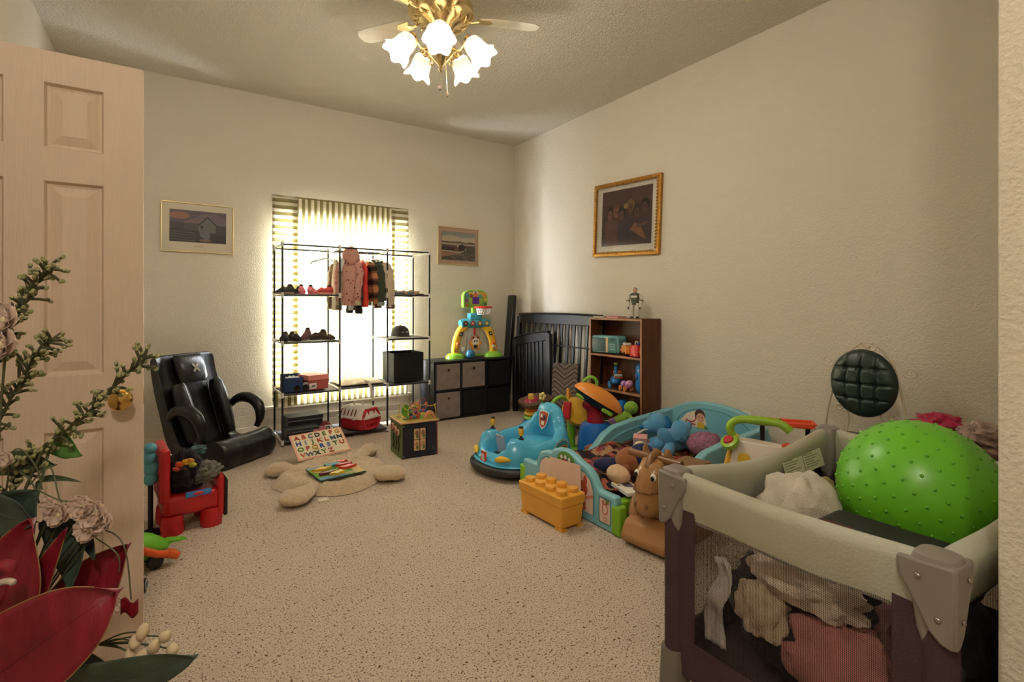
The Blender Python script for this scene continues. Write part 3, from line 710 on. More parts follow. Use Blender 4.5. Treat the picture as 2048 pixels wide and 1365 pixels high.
# ------------------------------------------------------------------ hanging clothes (all face along the bar; cloth seen edge on or side on)
BARZ = RT - .012; BARY = (RF+RB)/2
def hanger(root, m, w=.17):
    h = MB().tube([(0, 0, .012), (0, .018, .006), (0, .02, -.012), (0, .0, -.03), (0, 0, -.06)], .0025, 6).tube([(0, -w, -.115), (0, -.05, -.068), (0, 0, -.058), (0, .05, -.068), (0, w, -.115)], .0065, 6)
    return h.build('hanger', m, root)
white_p = plastic('#d9d6d0', .4)
def garment(name, label, x, cat, m, top, bot, w0, w1, th, hm=white_p, rz=0, sleeve=None, seed=0, lean=0, puff=0, slm=None, cuff=None, y=0, amp=.012):
    g = thing(name, label, cat, (x, BARY + y, BARZ), rz)
    if hm: hanger(g, hm, w0*.9)
    n = 28; rs = []; H = 16
    for j in range(H+1):
        u = j/H; z = -top - (bot-top)*u
        wy = (w0*(.25+.75*min(1, u*5)) if u < .2 else w0 + (w1-w0)*(u-.2)/.8)
        tx = th*(.35 + .65*min(1, u*4))*(1 + .15*math.sin(u*9+seed))
        if puff: tx *= 1 + .28*abs(math.sin(u*math.pi*puff)) - .14; 
        r = sring(lean*u, 0, z, tx, wy, n, 2.6)
        for k, q in enumerate(r):
            d = noise.noise(Vector((q.x*14+seed*5, q.y*16, q.z*4)))*amp
            q.x += d; q.y += d*.6
        rs.append(r)
    MB().loft(rs).build('body', m, g, smooth=60)
    if sleeve:
        L_, r0, r1, out_ = sleeve
        for sy in (-1, 1):
            pts = smoothpts([(0, sy*w0*.8, -top-.05), (lean*.2+out_*.3, sy*(w0+.03), -top-.12), (lean*.4+out_*.7, sy*(w0+.045), -top-.05-L_*.6), (lean*.6+out_, sy*(w0+.03), -top-.05-L_)], 5)
            nn = len(pts); sl_ = MB().tube(pts, [r0+(r1-r0)*i/(nn-1)+.006*math.sin(i*1.9+seed) for i in range(nn)], 12, .8)
            o = sl_.build('sleeve', slm or m, g, smooth=60)
            if cuff: MB().tube([pts[-2], pts[-1] + (pts[-1]-pts[-2])*.8], r1*1.05, 12, .8).build('cuff', cuff, o)
    return g
h = thing('coat_hanger', 'empty pale plastic hanger at the left of the hanging clothes', 'hanger', (RX[1]-.03, BARY-.05, BARZ), R(-62))
hm = plastic('#a9a7a2', .4)
MB().tube([(0, 0, .014), (0, .018, .008), (0, .02, -.012), (0, 0, -.03), (0, 0, -.07)], .003, 6).build('hook', hm, h)
MB().tube([(0, -.19, -.135), (0, -.17, -.115), (0, -.06, -.085), (0, 0, -.068), (0, .06, -.085), (0, .17, -.115), (0, .19, -.135)], .008, 8).build('shoulder_bar', hm, h)
h.location = (RX[1]-.02, RB-.02, RT)
# floral pink hooded coat in front, turned to the room
floral = mat('floral_pink_cloth', '#b98478', .95, spec=.1, bump=.4, bs=90)
N = floral.node_tree.nodes; L = floral.node_tree.links
v = N.new('ShaderNodeTexVoronoi'); v.inputs['Scale'].default_value = 26; tcn = N.new('ShaderNodeTexCoord')
L.new(tcn.outputs['Object'], v.inputs['Vector']); rr = N.new('ShaderNodeValToRGB'); e = rr.color_ramp.elements
e[0].position = .0; e[0].color = lin('#5e2f2c'); e[1].position = .30; e[1].color = lin('#c08d80'); q = e.new(.22); q.color = lin('#8a4a44'); q = e.new(.27); q.color = lin('#c08d80')
L.new(v.outputs['Distance'], rr.inputs[0]); L.new(rr.outputs[0], N['Principled BSDF'].inputs['Base Color'])
g = thing('hooded_coat', 'dusty pink floral hooded coat hanging at front of rack', 'coat', (1.352, BARY-.15, BARZ), R(-30)); g.scale = (.74, .85, 1)
hanger(g, white_p, .12).rotation_euler = (0, 0, R(90))
rs = []
for z, w, t_, cx in ((-.085, .045, .03, .01), (-.11, .10, .05, 0), (-.16, .125, .06, 0), (-.25, .125, .065, 0), (-.33, .13, .07, 0), (-.42, .135, .068, .0), (-.50, .14, .066, 0), (-.515, .138, .06, 0)):
    r = sring(cx, 0, z, w, t_, 36, 2.5)
    for q in r: q += Vector((noise.noise(q*12)*.012, noise.noise(q*12+Vector((5, 0, 0)))*.014, 0))
    rs.append(r)
MB().loft(rs).build('body', floral, g, smooth=60)
hd = MB().ell((.02, -.01, -.065), (.105, .075, .10), 20, (0, 25, 0)); hd.build('hood', floral, g, disp=.018, ds=13)
for sx in (-1, 1):
    pts = smoothpts([(sx*.10, -.01, -.14), (sx*.135, -.045, -.22), (sx*.12, -.065, -.36), (sx*.105, -.06, -.50)], 5)
    sl_ = MB().tube(pts, [.052-.0006*i + .006*math.sin(i*1.7) for i in range(len(pts))], 14, .8).build('sleeve', floral, g, smooth=60)
    MB().tube([pts[-1] + Vector((0, 0, .025)), pts[-1] + Vector((0, 0, -.012))], .047, 14, .8).build('cuff_lining', cloth('#b8a98a'), sl_)
MB().tube([(-.06, -.075, -.10), (-.085, -.085, -.17), (-.09, -.09, -.20)], .02, 8, .3, up=(0, 1, 0)).build('white_collar', cloth('#cfccc8'), g)
garment('long_shirt', 'beige brown garment hanging behind the pink floral coat', 1.275, 'shirt', cloth('#8d7a66'), .08, .56, .13, .15, .022, seed=4, sleeve=(.42, .035, .03, -.02), y=.02)
garment('striped_jacket', 'white jacket with black collar stripes half behind the floral coat', 1.305, 'jacket', cloth('#cbc7c2'), .07, .34, .13, .13, .02, seed=5, y=-.03)
garment('dark_coat', 'long black brown coat hanging next to the red vest', 1.435, 'coat', cloth('#2d2826'), .08, .56, .12, .125, .030, seed=6, sleeve=(.46, .04, .033, .0))
garment('puffer_vest', 'bright red quilted puffer vest in the middle of the bar', 1.505, 'vest', mat('red_quilt', '#cf3524', .55, spec=.4, bump=.3, bs=40, var=.12), .08, .53, .155, .16, .035, seed=7, puff=6, amp=.006)
# plaid
plaid = mat('plaid_flannel', '#8a6a50', .95, spec=.1)
N = plaid.node_tree.nodes; L = plaid.node_tree.links
tcn = N.new('ShaderNodeTexCoord'); sp = N.new('ShaderNodeSeparateXYZ'); L.new(tcn.outputs['Object'], sp.inputs[0])
def band(axis, per, off=0.0):
    a = N.new('ShaderNodeMath'); a.operation = 'MULTIPLY_ADD'; a.inputs[1].default_value = 1/per; a.inputs[2].default_value = off
    f = N.new('ShaderNodeMath'); f.operation = 'FRACT'; L.new(sp.outputs[axis], a.inputs[0]); L.new(a.outputs[0], f.inputs[0])
    r = N.new('ShaderNodeValToRGB'); r.color_ramp.interpolation = 'CONSTANT'; e = r.color_ramp.elements
    e[0].color = lin('#c9986c'); e[1].position = .55; e[1].color = lin('#4a3a34'); q = e.new(.40); q.color = lin('#9a6e52'); q = e.new(.85); q.color = lin('#7e5a48')
    L.new(f.outputs[0], r.inputs[0]); return r
r1, r2 = band(2, .13), band(1, .11, .3)
mx = N.new('ShaderNodeMix'); mx.data_type = 'RGBA'; mx.blend_type = 'MULTIPLY'; mx.inputs[0].default_value = .6
L.new(r1.outputs[0], mx.inputs[6]); L.new(r2.outputs[0], mx.inputs[7]); L.new(mx.outputs[2], N['Principled BSDF'].inputs['Base Color'])
garment('plaid_shirt', 'brown plaid flannel shirt beside the red vest', 1.575, 'shirt', plaid, .085, .48, .15, .155, .03, seed=8, sleeve=(.36, .04, .03, .01))
garment('green_jacket', 'dark olive green jacket hanging behind the plaid shirt', 1.625, 'jacket', cloth('#39402f'), .07, .46, .16, .165, .03, seed=9, sleeve=(.38, .04, .034, .01), cuff=cloth('#8a8d84'))
garment('sweatshirt', 'dark grey hooded top between green and varsity jackets', 1.655, 'sweatshirt', cloth('#3a3c3a'), .07, .48, .15, .155, .026, seed=10)
gv = garment('varsity_jacket', 'black varsity jacket with cream sleeves at end of the bar', 1.70, 'jacket', cloth('#2a2724'), .075, .47, .15, .16, .03, seed=11, sleeve=(.40, .052, .042, .03), slm=cloth('#c9b59c'), cuff=cloth('#5a3a36'))
# ------------------------------------------------------------------ cube storage with fabric bins
cs = thing('cube_storage', 'low black cube storage unit with six openings under basketball toy', 'cabinet', (2.235, 4.83, 0), R(1.5))
wood = mat('black_laminate', '#1c1a1b', .5, spec=.35, var=.1)
CW, CH, CD = .955, .62, .325; tb = .02
u = (CW - 4*tb)/3
MB().bb(0, CW, 0, CD, CH-tb, CH).build('top_board', wood, cs, bev=.002)
MB().bb(0, CW, 0, CD, 0, tb).build('bottom_board', wood, cs, bev=.002)
for i in range(4): MB().bb(i*(u+tb), i*(u+tb)+tb, .001, CD, tb, CH-tb).build('upright', wood, cs, bev=.002)
hz = (CH-3*tb)/2
for i in range(3): MB().bb(tb+i*(u+tb), tb+i*(u+tb)+u, .001, CD, tb+hz, 2*tb+hz).build('shelf', wood, cs, bev=.002)
MB().bb(0, CW, CD-.005, CD, 0, CH).build('back_panel', wood, cs)
taupe = cloth('#8a7c75', .3)
names = {(0, 1): ('taupe fabric bin in the upper opening nearest the rack', taupe), (1, 1): ('taupe fabric bin in the upper middle opening of cube storage', taupe), (0, 0): ('taupe fabric bin in the lower opening nearest the rack', taupe),
         (1, 0): ('black fabric bin in the lower middle opening of cube storage', bk), (2, 0): ('black fabric bin in the lower opening nearest the crib panels', bk), (2, 1): ('black fabric bin in the upper opening nearest the crib panels', bk)}
for (i, j), (lb, m) in names.items():
    x0 = tb + i*(u+tb) + .006; z0 = tb + j*(hz+tb) + .001
    f = thing('fabric_bin', lb, 'bin', (2.235 + (x0+u/2)*math.cos(R(1.5)), 4.83 + (x0+u/2)*math.sin(R(1.5)), z0), R(1.5), 'bins in the cube storage')
    a = u/2 - .007; bh = hz - .012
    yo = -.03 if (i, j) == (2, 1) else .004
    MB().bb(-a, a, yo, yo+.006, 0, bh).bb(-a, -a+.005, yo, .29, 0, bh).bb(a-.005, a, yo, .29, 0, bh).bb(-a, a, .285, .29, 0, bh).bb(-a, a, yo, .29, 0, .005).build('bin_walls', m, f, bev=.002)
    if m is taupe:
        q = MB().lathe([(.013, 0), (.015, .003), (.009, .004), (.008, .002)], (.0, yo, bh*.76), 16, (0, -1, 0)).build('grommet', metal('#6a625c'), f)
        MB().cyl((0, yo-.0005, bh*.76), (0, yo-.0035, bh*.76), .0085, n=12).build('pull_hole', plastic('#0b0908', .9), q)

# ------------------------------------------------------------------ basketball activity toy on the storage unit
bt = thing('basketball_toy', 'colourful plastic basketball and goal toy standing on cube storage', 'toy', (2.81, 5.0, .622), R(-3))
lime = plastic('#8cc63a'); ylw = plastic('#eebb2f'); aqua = plastic('#4aa7bd'); rd = plastic('#cf2f2f'); orn = plastic('#e06a2a')
for sx in (-1, 1):
    f = MB().loft([sring(sx*.24, 0, 0, .105, .09, 24, 2.4), sring(sx*.24, 0, .03, .10, .085, 24, 2.4), sring(sx*.24, 0, .055, .07, .06, 24, 2.4), sring(sx*.24, 0, .06, .04, .04, 24, 2.4)]).build('foot', lime, bt)
    lp = smoothpts([(sx*.235, 0, .045), (sx*.235, 0, .13), (sx*.215, 0, .22), (sx*.17, 0, .31), (sx*.10, 0, .365)], 5)
    lg = MB().tube(lp, [.045]*len(lp), 14, .85, up=(0, 1, 0)).build('arch_leg', ylw, bt)
    MB().ell((sx*.222, -.043, .16), (.024, .02, .024), 14).build('ball_button', orn, lg)
    flatart('sticker', [('#d9a23a', rect(sx*.238-.028, sx*.238+.028, .07, .11)), ('#7a4a34', disc(sx*.238, .09, .015)), ('#e9dfd0', disc(sx*.238, .09, .007))], lg, 'xz', -.0405)
    flatart('sticker', [('#3c2c30', [(sx*.19-.022, .245), (sx*.19+.024, .245), (sx*.175+.024, .29), (sx*.175-.02, .29)]), ('#c8b08c', disc(sx*.185, .268, .012))], lg, 'xz', -.0415)
    if sx > 0: MB().ell((.225, -.04, .125), (.018, .008, .02), 12).build('panda_button', plastic('#e8e4da'), lg)
MB().bb(-.22, .22, .06, .075, .01, .03).build('rear_brace', lime, bt, bev=.004)
MB().tube([(-.175, 0, .375), (-.12, 0, .385), (.12, 0, .385), (.175, 0, .375)], [.05, .055, .055, .05], 18).build('cross_beam', aqua, bt)
for i, h in enumerate(('#6b3b3a', '#c0564a', '#d2903a', '#c9b340')):
    flatart('beam_sticker', [('#5a4a44', disc(-.135+.088*i, .385, .03)), (h, disc(-.135+.088*i, .385, .023)), ('#e6d9b8', disc(-.135+.088*i, .385, .008))], bt, 'xz', -.0565)
MB().bb(-.075, .075, -.045, .045, .42, .50).build('column_block', aqua, bt, bev=.012)
MB().bb(-.035, .035, -.02, .03, .49, .58).build('column', lime, bt, bev=.01)
bd = [(-.15, .56), (.13, .56), (.155, .59), (.155, .70), (.135, .735), (.08, .76), (-.08, .76), (-.135, .735), (-.155, .70), (-.155, .59)]
MB().prism(bd, -.03, .03, 'xz').build('backboard', lime, bt, bev=.014, seg=3)
ins = [(x*.9, .66+(z-.66)*.9) for x, z in bd]
flatart('backboard_print', [('#6f9c3c', ins), ('#c9a640', [(-.125, .735), (.125, .735), (.12, .70), (-.12, .70)]), ('#d9cdb6', disc(0, .73, .04, .018)), ('#4d3f3a', disc(0, .733, .010)), ('#5d93a0', disc(-.105, .70, .03)), ('#7a4a8a', disc(-.112, .64, .022)), ('#d28a3a', disc(.11, .70, .026)), ('#d8c04a', disc(.118, .65, .02)), ('#b5502f', disc(-.11, .585, .016)), ('#46604a', disc(.118, .60, .018)), ('#8fb84a', disc(0, .64, .085, .06)), ('#8a3c34', disc(-.055, .69, .02)), ('#d2583a', disc(0, .70, .024)), ('#e2b48a', rect(-.018, .018, .697, .703)), ('#5b9a98', disc(.055, .685, .024))], bt, 'xz', -.0305)
MB().bb(-.042, .042, -.036, -.028, .60, .68).build('screen', mat('purple_screen', '#5a1d8a', .3), bt, bev=.003)
rim = MB().tube([(.055 + .088*math.cos(t), -.115 + .075*math.sin(t), .565) for t in [2*math.pi*i/28 for i in range(28)]], .017, 10, .75, loop=True).bb(-.02, .06, -.05, -.025, .555, .575).build('hoop_rim', rd, bt)
net = MB()
for k in range(16):
    for d in (1, -1):
        net.tube([(.055+(.082-.014*v)*math.cos(2*math.pi*(k+d*v*1.3)/16), -.115+(.07-.012*v)*math.sin(2*math.pi*(k+d*v*1.3)/16), .555-.07*v) for v in (0, .33, .66, 1)], .0035, 5)
net.tube([(.055 + .068*math.cos(t), -.115 + .058*math.sin(t), .486) for t in [2*math.pi*i/28 for i in range(28)]], .004, 6, loop=True)
net.build('net', plastic('#e5e1da'), rim)
MB().bb(-.012, .012, -.01, .0, .25, .34).build('goal_strap', rd, bt)
gn_ = MB()
for k in range(9):
    x = -.15+.0375*k
    gn_.tube([(x, .05, .34), (x*1.25, .065, .06)], .0025, 5)
    gn_.tube([(-.18, .06, .07+.032*k), (.18, .06, .07+.032*k)], .0025, 5)
gn_.build('goal_net', plastic('#d8d4cc'), bt)
tg = [((.07+.012*math.cos(6*t))*math.cos(t), .165 + (.075+.012*math.cos(6*t))*math.sin(t)) for t in [2*math.pi*i/48 for i in range(48)]]
q = MB().prism(tg, -.03, -.015, 'xz').build('swing_target', orn, bt, bev=.004)
flatart('target_print', [('#e9b04a', [(x*.85, .165+(z-.165)*.85) for x, z in tg]), ('#efe9e0', disc(0, .18, .04, .045)), ('#2c2628', disc(-.014, .185, .011)), ('#2c2628', disc(.016, .185, .011)), ('#2c2628', disc(-.03, .222, .011)), ('#2c2628', disc(.03, .222, .011)), ('#33363c', disc(0, .125, .028, .022))], q, 'xz', -.0302)
MB().ell((-.155, -.02, .095), (.032, .03, .034), 14).build('white_ball', plastic('#dfd8d2'), bt)
tag(MB().ell((0, 0, .05), .05, 24).build('toy_ball', plastic('#2f6f94', .25)), 'small blue ball in front of the basketball toy', 'ball', None, (2.70, 4.895, .622))

# ------------------------------------------------------------------ dismantled crib leaning against the right wall
blk = mat('black_crib_paint', '#141317', .35, spec=.5, coat=.2)
def crib_panel(name, label, base, rot, width, height, slats, toph=.11, sw=.042, mid=True, foot=True):
    c = thing(name, label, 'crib', base, 0, 'dismantled crib parts'); c.rotation_euler = rot
    # local y along the panel, z up, x thickness
    n = 16; top = []
    for i in range(n+1):
        y = -width/2 + width*i/n; top.append((y, height - .012*((2*i/n-1)**2)))
    MB().prism(top + [(width/2, height-toph), (-width/2, height-toph)], -.018, .018, 'yz').build('top_rail', blk, c, bev=.006)
    MB().tube([(0, y, z+.004) for y, z in top], .024, 10, .6).build('cap_moulding', blk, c)
    MB().bb(-.016, .016, -width/2, width/2, .06, .14).build('bottom_rail', blk, c, bev=.004)
    for sy in (-1, 1): MB().bb(-.022, .022, sy*width/2-.03, sy*width/2+.03, 0, height-.03).build('post', blk, c, bev=.005)
    if mid: MB().cyl((-.022, -width/2, height*.70), (-.022, width/2, height*.70), .008).build('stabiliser_rod', blk, c)
    s0 = None
    for i in range(slats):
        y = -width/2 + width*(i+1)/(slats+1)
        if s0 is None: s0 = MB().bb(-.008, .008, -sw/2, sw/2, .13, height-toph+.01).build('slat', blk, c, bev=.004); s0.location = (0, y, 0)
        else: share(s0, c, (0, y, 0))
    return c
crib_panel('crib', 'large black slatted crib side with arched top leaning on wall', (3.37, 4.31, 0), (0, R(3.5), 0), 1.40, 1.115, 13)
cp = crib_panel('crib', 'smaller black slatted crib panel leaning tilted before the large one', (3.245, 4.50, 0.03), (R(-9), R(6), 0), .64, .87, 8, .10, .05, mid=False)
r = thing('crib_board', 'narrow black crib board standing slanted in the room corner', 'crib rail', (3.27, 5.09, 0), 0, 'dismantled crib parts'); r.rotation_euler = (R(-2), R(7.2), R(8))
MB().bb(-.028, .022, -.05, .05, 0, 1.34).build('board', blk, r, bev=.004); MB().bb(.022, .030, -.045, -.01, .05, 1.28).build('metal_track', metal('#77767a'), r)
# woven folding floor seat
woven = mat('woven_geometric_cloth', '#8d8078', .95)
N = woven.node_tree.nodes; L = woven.node_tree.links
tcn = N.new('ShaderNodeTexCoord'); mp = N.new('ShaderNodeMapping'); L.new(tcn.outputs['Object'], mp.inputs[0])
sp = N.new('ShaderNodeSeparateXYZ'); L.new(mp.outputs[0], sp.inputs[0])
def mth(op, a, b=None):
    n = N.new('ShaderNodeMath'); n.operation = op
    for i, q in enumerate((a, b)):
        if q is None: continue
        if isinstance(q, (int, float)): n.inputs[i].default_value = q
        else: L.new(q, n.inputs[i])
    return n.outputs[0]
zig = mth('ABSOLUTE', mth('SUBTRACT', mth('FRACT', mth('MULTIPLY', sp.outputs[1], 5.2)), .5))
vv = mth('ADD', mth('MULTIPLY', sp.outputs[2], 11), mth('MULTIPLY', zig, 1.6))
wv = mth('FRACT', vv)
rr = N.new('ShaderNodeValToRGB'); rr.color_ramp.interpolation = 'CONSTANT'; e = rr.color_ramp.elements
e[0].color = lin('#6f655e'); e[1].position = .3; e[1].color = lin('#2e2726')
for ps, h in ((.42, '#7a5c58'), (.52, '#80776f'), (.72, '#3a302e'), (.82, '#655b56')): q = e.new(ps); q.color = lin(h)
L.new(wv, rr.inputs[0]); L.new(rr.outputs[0], N['Principled BSDF'].inputs['Base Color'])
fs = thing('floor_seat', 'grey woven zigzag patterned folding floor seat by crib panels', 'floor seat', (3.02, 3.70, 0), R(35))
q = MB(); q.T = Matrix.Translation((.03, 0, .06)) @ Matrix.Rotation(R(9), 4, 'Y'); q.bb(-.025, .025, -.125, .125, 0, .60); q.build('back_pad', woven, fs, bev=.012, seg=3)
q = MB().bb(-.32, .02, -.125, .125, .0, .07); q.build('seat_pad', woven, fs, bev=.015, seg=3)
MB().tube([(.06, -.13, .05), (.15, -.13, .63)], .01, 8).tube([(.06, .13, .05), (.15, .13, .63)], .01, 8).build('side_strap', cloth('#3a3634'), fs)

# ------------------------------------------------------------------ bookcase
bc = thing('bookcase', 'brown wood-grain bookcase filled with toys against right wall', 'bookcase', (3.27, 2.955, 0))
oak = mat('dark_oak_laminate', '#6b3f22', .45, spec=.35, col2='#4a2815', vs=7, stretch=(6, 6, .6), detail=8)
oak_e = mat('oak_shelf_edge', '#9a6c50', .5, var=.1)
BW, BD, BH = .645, .235, 1.095
MB().bb(0, BD, 0, .018, 0, BH).build('side_panel', oak, bc, bev=.001); MB().bb(0, BD, BW-.018, BW, 0, BH).build('side_panel', oak, bc, bev=.001)
MB().bb(BD-.006, BD-.001, .018, BW-.018, .03, BH-.01).build('back_panel', oak, bc)
for nm, z in (('top_board', BH-.018), ('shelf', .745), ('shelf', .435), ('bottom_board', .06)):
    o = MB().bb(.002, BD-.006, .018, BW-.018, z, z+.018).build(nm, oak, bc)
    MB().bb(-.001, .002, .018, BW-.018, z, z+.018).build('edge_strip', oak_e, o)
for y in (0, BW-.018): MB().bb(-.0015, 0, y, y+.018, 0, BH).build('edge_strip', oak_e, bc)
MB().bb(.02, .035, .018, BW-.018, 0, .06).build('kick_board', oak, bc)

# toys on the bookcase. They face -x.
def b_at(x, y, z): return (x, y, z)
m = thing('toy_microwave', 'teal toy microwave on the upper bookcase shelf', 'toy', (3.375, 3.455, .764), R(7))
teal = plastic('#86bcbc'); teald = plastic('#2f6a70')
MB().bb(-.075, .075, -.16, .16, .004, .165).build('casing', teal, m, bev=.025, seg=4)
MB().bb(-.079, -.07, -.03, .135, .025, .145).build('door_window', mat('smoky_toy_window', '#1f4a50', .15), m, bev=.012)
MB().bb(-.082, -.072, -.055, -.03, .015, .15).build('door_handle', plastic('#d6c19a'), m, bev=.003)
MB().bb(-.079, -.072, -.15, -.06, .012, .155).build('control_panel', teald, m, bev=.006)
for i in range(3):
    for j in range(3): MB().bb(-.083, -.078, -.135+.022*i, -.12+.022*i, .04+.022*j, .054+.022*j).build('key', plastic('#9cc4c0'), m, bev=.002)
MB().bb(-.083, -.078, -.12, -.09, .12, .14).build('display', plastic('#123a3e'), m)
v = thing('toy_van', 'orange toy van with a white roof figure on bookcase shelf', 'toy vehicle', (3.35, 3.205, .764), R(60))
MB().prism([(-.085, .018), (.085, .018), (.09, .05), (.06, .055), (.045, .088), (-.08, .088), (-.088, .05)], -.035, .035, 'xz').build('van_body', plastic('#d98a3a'), v, bev=.008, seg=3)
MB().bb(-.05, .03, -.03, .03, .088, .115).build('white_roof', plastic('#e0d8cc'), v, bev=.008)
for x in (-.05, .05):
    for y in (-.036, .036): MB().cyl((x, y-.006, .02), (x, y+.006, .02), .02, n=16).build('wheel', plastic('#4a2418'), v)
MB().bb(-.06, -.02, -.0365, -.035, .055, .08).bb(-.01, .035, -.0365, -.035, .055, .08).build('window', plastic('#c9b79a'), v)
v = thing('toy_firetruck', 'red and yellow rounded toy truck with a blue cap at shelf end', 'toy vehicle', (3.345, 3.085, .764), R(80))
MB().loft([sring(0, 0, .005, .06, .045, 20, 4), sring(0, 0, .07, .062, .047, 20, 4), sring(0, 0, .10, .045, .035, 20, 3)]).build('body', plastic('#c9342a'), v)
MB().ell((-.055, -.02, .05), (.022, .034, .048), 14).build('yellow_front', plastic('#e8b52e'), v)
MB().tube([(.02, -.03, .10), (.02, -.03, .125), (.055, -.03, .125), (.055, -.03, .10)], .006, 8).build('ladder', plastic('#e2d8cc'), v)
MB().ell((-.03, 0, .11), (.016, .016, .016), 10).build('blue_cap', plastic('#2c3f9a'), v)
for x in (-.03, .04): MB().cyl((x, -.055, .026), (x, -.042, .026), .025, n=16).build('wheel', plastic('#ded3c2'), v)
# duck ride toy
v = thing('pull_along_toy', 'blue and orange long-necked pull toy lying on middle bookcase shelf', 'toy', (3.37, 3.36, .454), R(48))
bl = plastic('#2a74b0'); orq = plastic('#d8703c')
MB().ell((0, 0, .07), (.10, .05, .045), 18).build('body', bl, v)
MB().tube(smoothpts([(-.03, 0, .10), (-.035, 0, .16), (-.04, 0, .21)]), [.016]*9, 10).build('neck', bl, v)
MB().ell((-.045, .0, .225), (.045, .022, .016), 12).build('head', plastic('#7c8a3a'), v)
for x, z, ry in ((.03, .105, 20), (-.05, .10, 25), (.10, .125, 25)): MB().box((x, -.02, z), (.07, .075, .028), (0, ry, 0)).build('orange_block', orq, v, bev=.008)
MB().box((-.075, -.02, .12), (.045, .07, .026), (0, 25, 0)).build('pale_block', plastic('#a9a79a'), v, bev=.008)
for x in (-.07, .07):
    for y in (-.055, .055): MB().ell((x, y, .026), (.026, .016, .026), 12).build('wheel', plastic('#2f7fae'), v)
v = thing('caterpillar_toy', 'purple caterpillar toy with orange wheels on middle bookcase shelf', 'toy', (3.325, 3.195, .454), R(70))
for x, h in ((-.055, '#c47aa8'), (-.015, '#8a5fa0'), (.03, '#b98ac0')): MB().ell((x, 0, .055), (.03, .03, .03), 14).build('segment', plastic(h), v)
MB().ell((-.075, 0, .072), (.032, .032, .032), 14).build('head', plastic('#c58ab8'), v)
for x in (-.05, .04):
    for y in (-.03, .03): MB().cyl((x, y-.008, .022), (x, y+.008, .022), .022, n=14).build('wheel', plastic('#dd8a4a'), v)
v = thing('blue_bottle_toy', 'tall glossy blue rounded toy at the end of middle bookcase shelf', 'toy', (3.375, 3.06, .454), R(0))
MB().lathe([(.03, 0), (.045, .02), (.05, .07), (.042, .12), (.046, .18), (.04, .23), (.015, .255), (.001, .258)], n=22).build('body', plastic('#2f7fc4', .2), v)
MB().ell((-.045, .01, .14), (.01, .018, .03), 10).build('dark_patch', plastic('#1c3a86'), v)
MB().ell((-.043, -.012, .19), (.008, .008, .016), 10).build('white_patch', plastic('#d8e0e6'), v)
v = thing('dinosaur_head_toy', 'blue toothy dinosaur toy on the lowest bookcase level', 'toy', (3.38, 3.27, .079), R(20))
MB().lathe([(.05, 0), (.06, .02), (.05, .10), (.035, .16)], n=18).build('orange_body', plastic('#c85a2a'), v)
MB().ell((-.02, 0, .225), (.09, .055, .06), 18).build('head', plastic('#2a6fb8', .25), v)
MB().ell((-.06, .03, .25), (.016, .014, .018), 10).build('eye', plastic('#e8e8ea'), v); MB().ell((-.07, .033, .25), (.008, .01, .01), 8).build('pupil', plastic('#101014'), v)
for i in range(8): MB().cyl((-.09+.012*i, -.045-.001*i, .20), (-.09+.012*i, -.047-.001*i, .186), .005, .001, n=6).build('tooth', plastic('#e8e4da'), v)
MB().tube([(.02, .06, .16), (0, .09, .20), (-.01, .10, .25)], .006, 8).build('stick', plastic('#7a6a4a'), v)
# books and figure on top
o = thing('book', 'thin grey paperback lying on top of the bookcase', 'book', (3.33, 3.49, 1.096), R(3), 'books on the bookcase'); MB().bb(-.05, .05, -.07, .07, .001, .010).build('pages', paint('#d8d0c4'), o); MB().bb(-.052, .052, -.072, .072, .010, .013).bb(-.052, .052, -.072, .072, 0, .002).build('cover', paint('#8c8478'), o)
o = thing('book', 'thin red and pink book lying beside the grey paperback', 'book', (3.33, 3.315, 1.096), R(-4), 'books on the bookcase'); MB().bb(-.05, .05, -.08, .08, .001, .013).build('pages', paint('#d8a8a4'), o); MB().bb(-.052, .052, -.082, .082, .013, .016).bb(-.052, .052, -.082, .082, 0, .002).build('cover', paint('#a5303a'), o)
f = thing('toy_figure', 'white and grey toy action figure standing on top of bookcase', 'toy figure', (3.36, 3.115, 1.096), R(200))
fw = plastic('#cfc9b6', .4); fg = plastic('#4b4a3c', .4)
for sy in (-1, 1):
    l = MB().tube(smoothpts([(0, sy*.022, .13), (.008, sy*.026, .085), (-.004, sy*.026, .03), (.0, sy*.026, .012)]), [.022, .021, .02, .02, .019, .018, .016, .016, .017, .016, .015, .014, .015], 10).build('leg', fw, f)
    MB().ell((.010, sy*.026, .010), (.024, .014, .010), 10).build('boot', fg, l)
    a = MB().tube(smoothpts([(0, sy*.045, .205), (.0, sy*.062, .17), (.012, sy*.058, .135), (.02, sy*.055, .10)]), [.015, .016, .016, .015, .014, .014, .013, .013, .014, .014, .012, .012, .011], 10).build('arm', fw, f)
    MB().tube([(.003, sy*.062, .158), (.006, sy*.061, .15)], .0175, 10).build('arm_band', fg, a)
    MB().ell((.021, sy*.054, .09), (.009, .007, .011), 8).build('hand', plastic('#4a4640'), a)
MB().loft([sring(0, 0, .12, .026, .036, 16, 2.5), sring(0, 0, .15, .022, .032, 16, 2.5), sring(.002, 0, .19, .03, .046, 16, 2.5), sring(0, 0, .215, .026, .042, 16, 2.5), sring(0, 0, .224, .015, .02, 16, 2.5)]).build('torso', fg, f)
MB().box((.027, 0, .19), (.01, .06, .02)).build('chest_plate', fw, f, bev=.004)
MB().loft([sring(0, 0, .222, .012, .012, 12), sring(.004, 0, .235, .018, .017, 12), sring(.003, 0, .252, .019, .018, 12), sring(0, 0, .264, .012, .012, 12)]).build('head', plastic('#c79a80'), f)
MB().ell((-.006, 0, .255), (.017, .0195, .017), 12).build('hair', plastic('#4a3a34'), f)
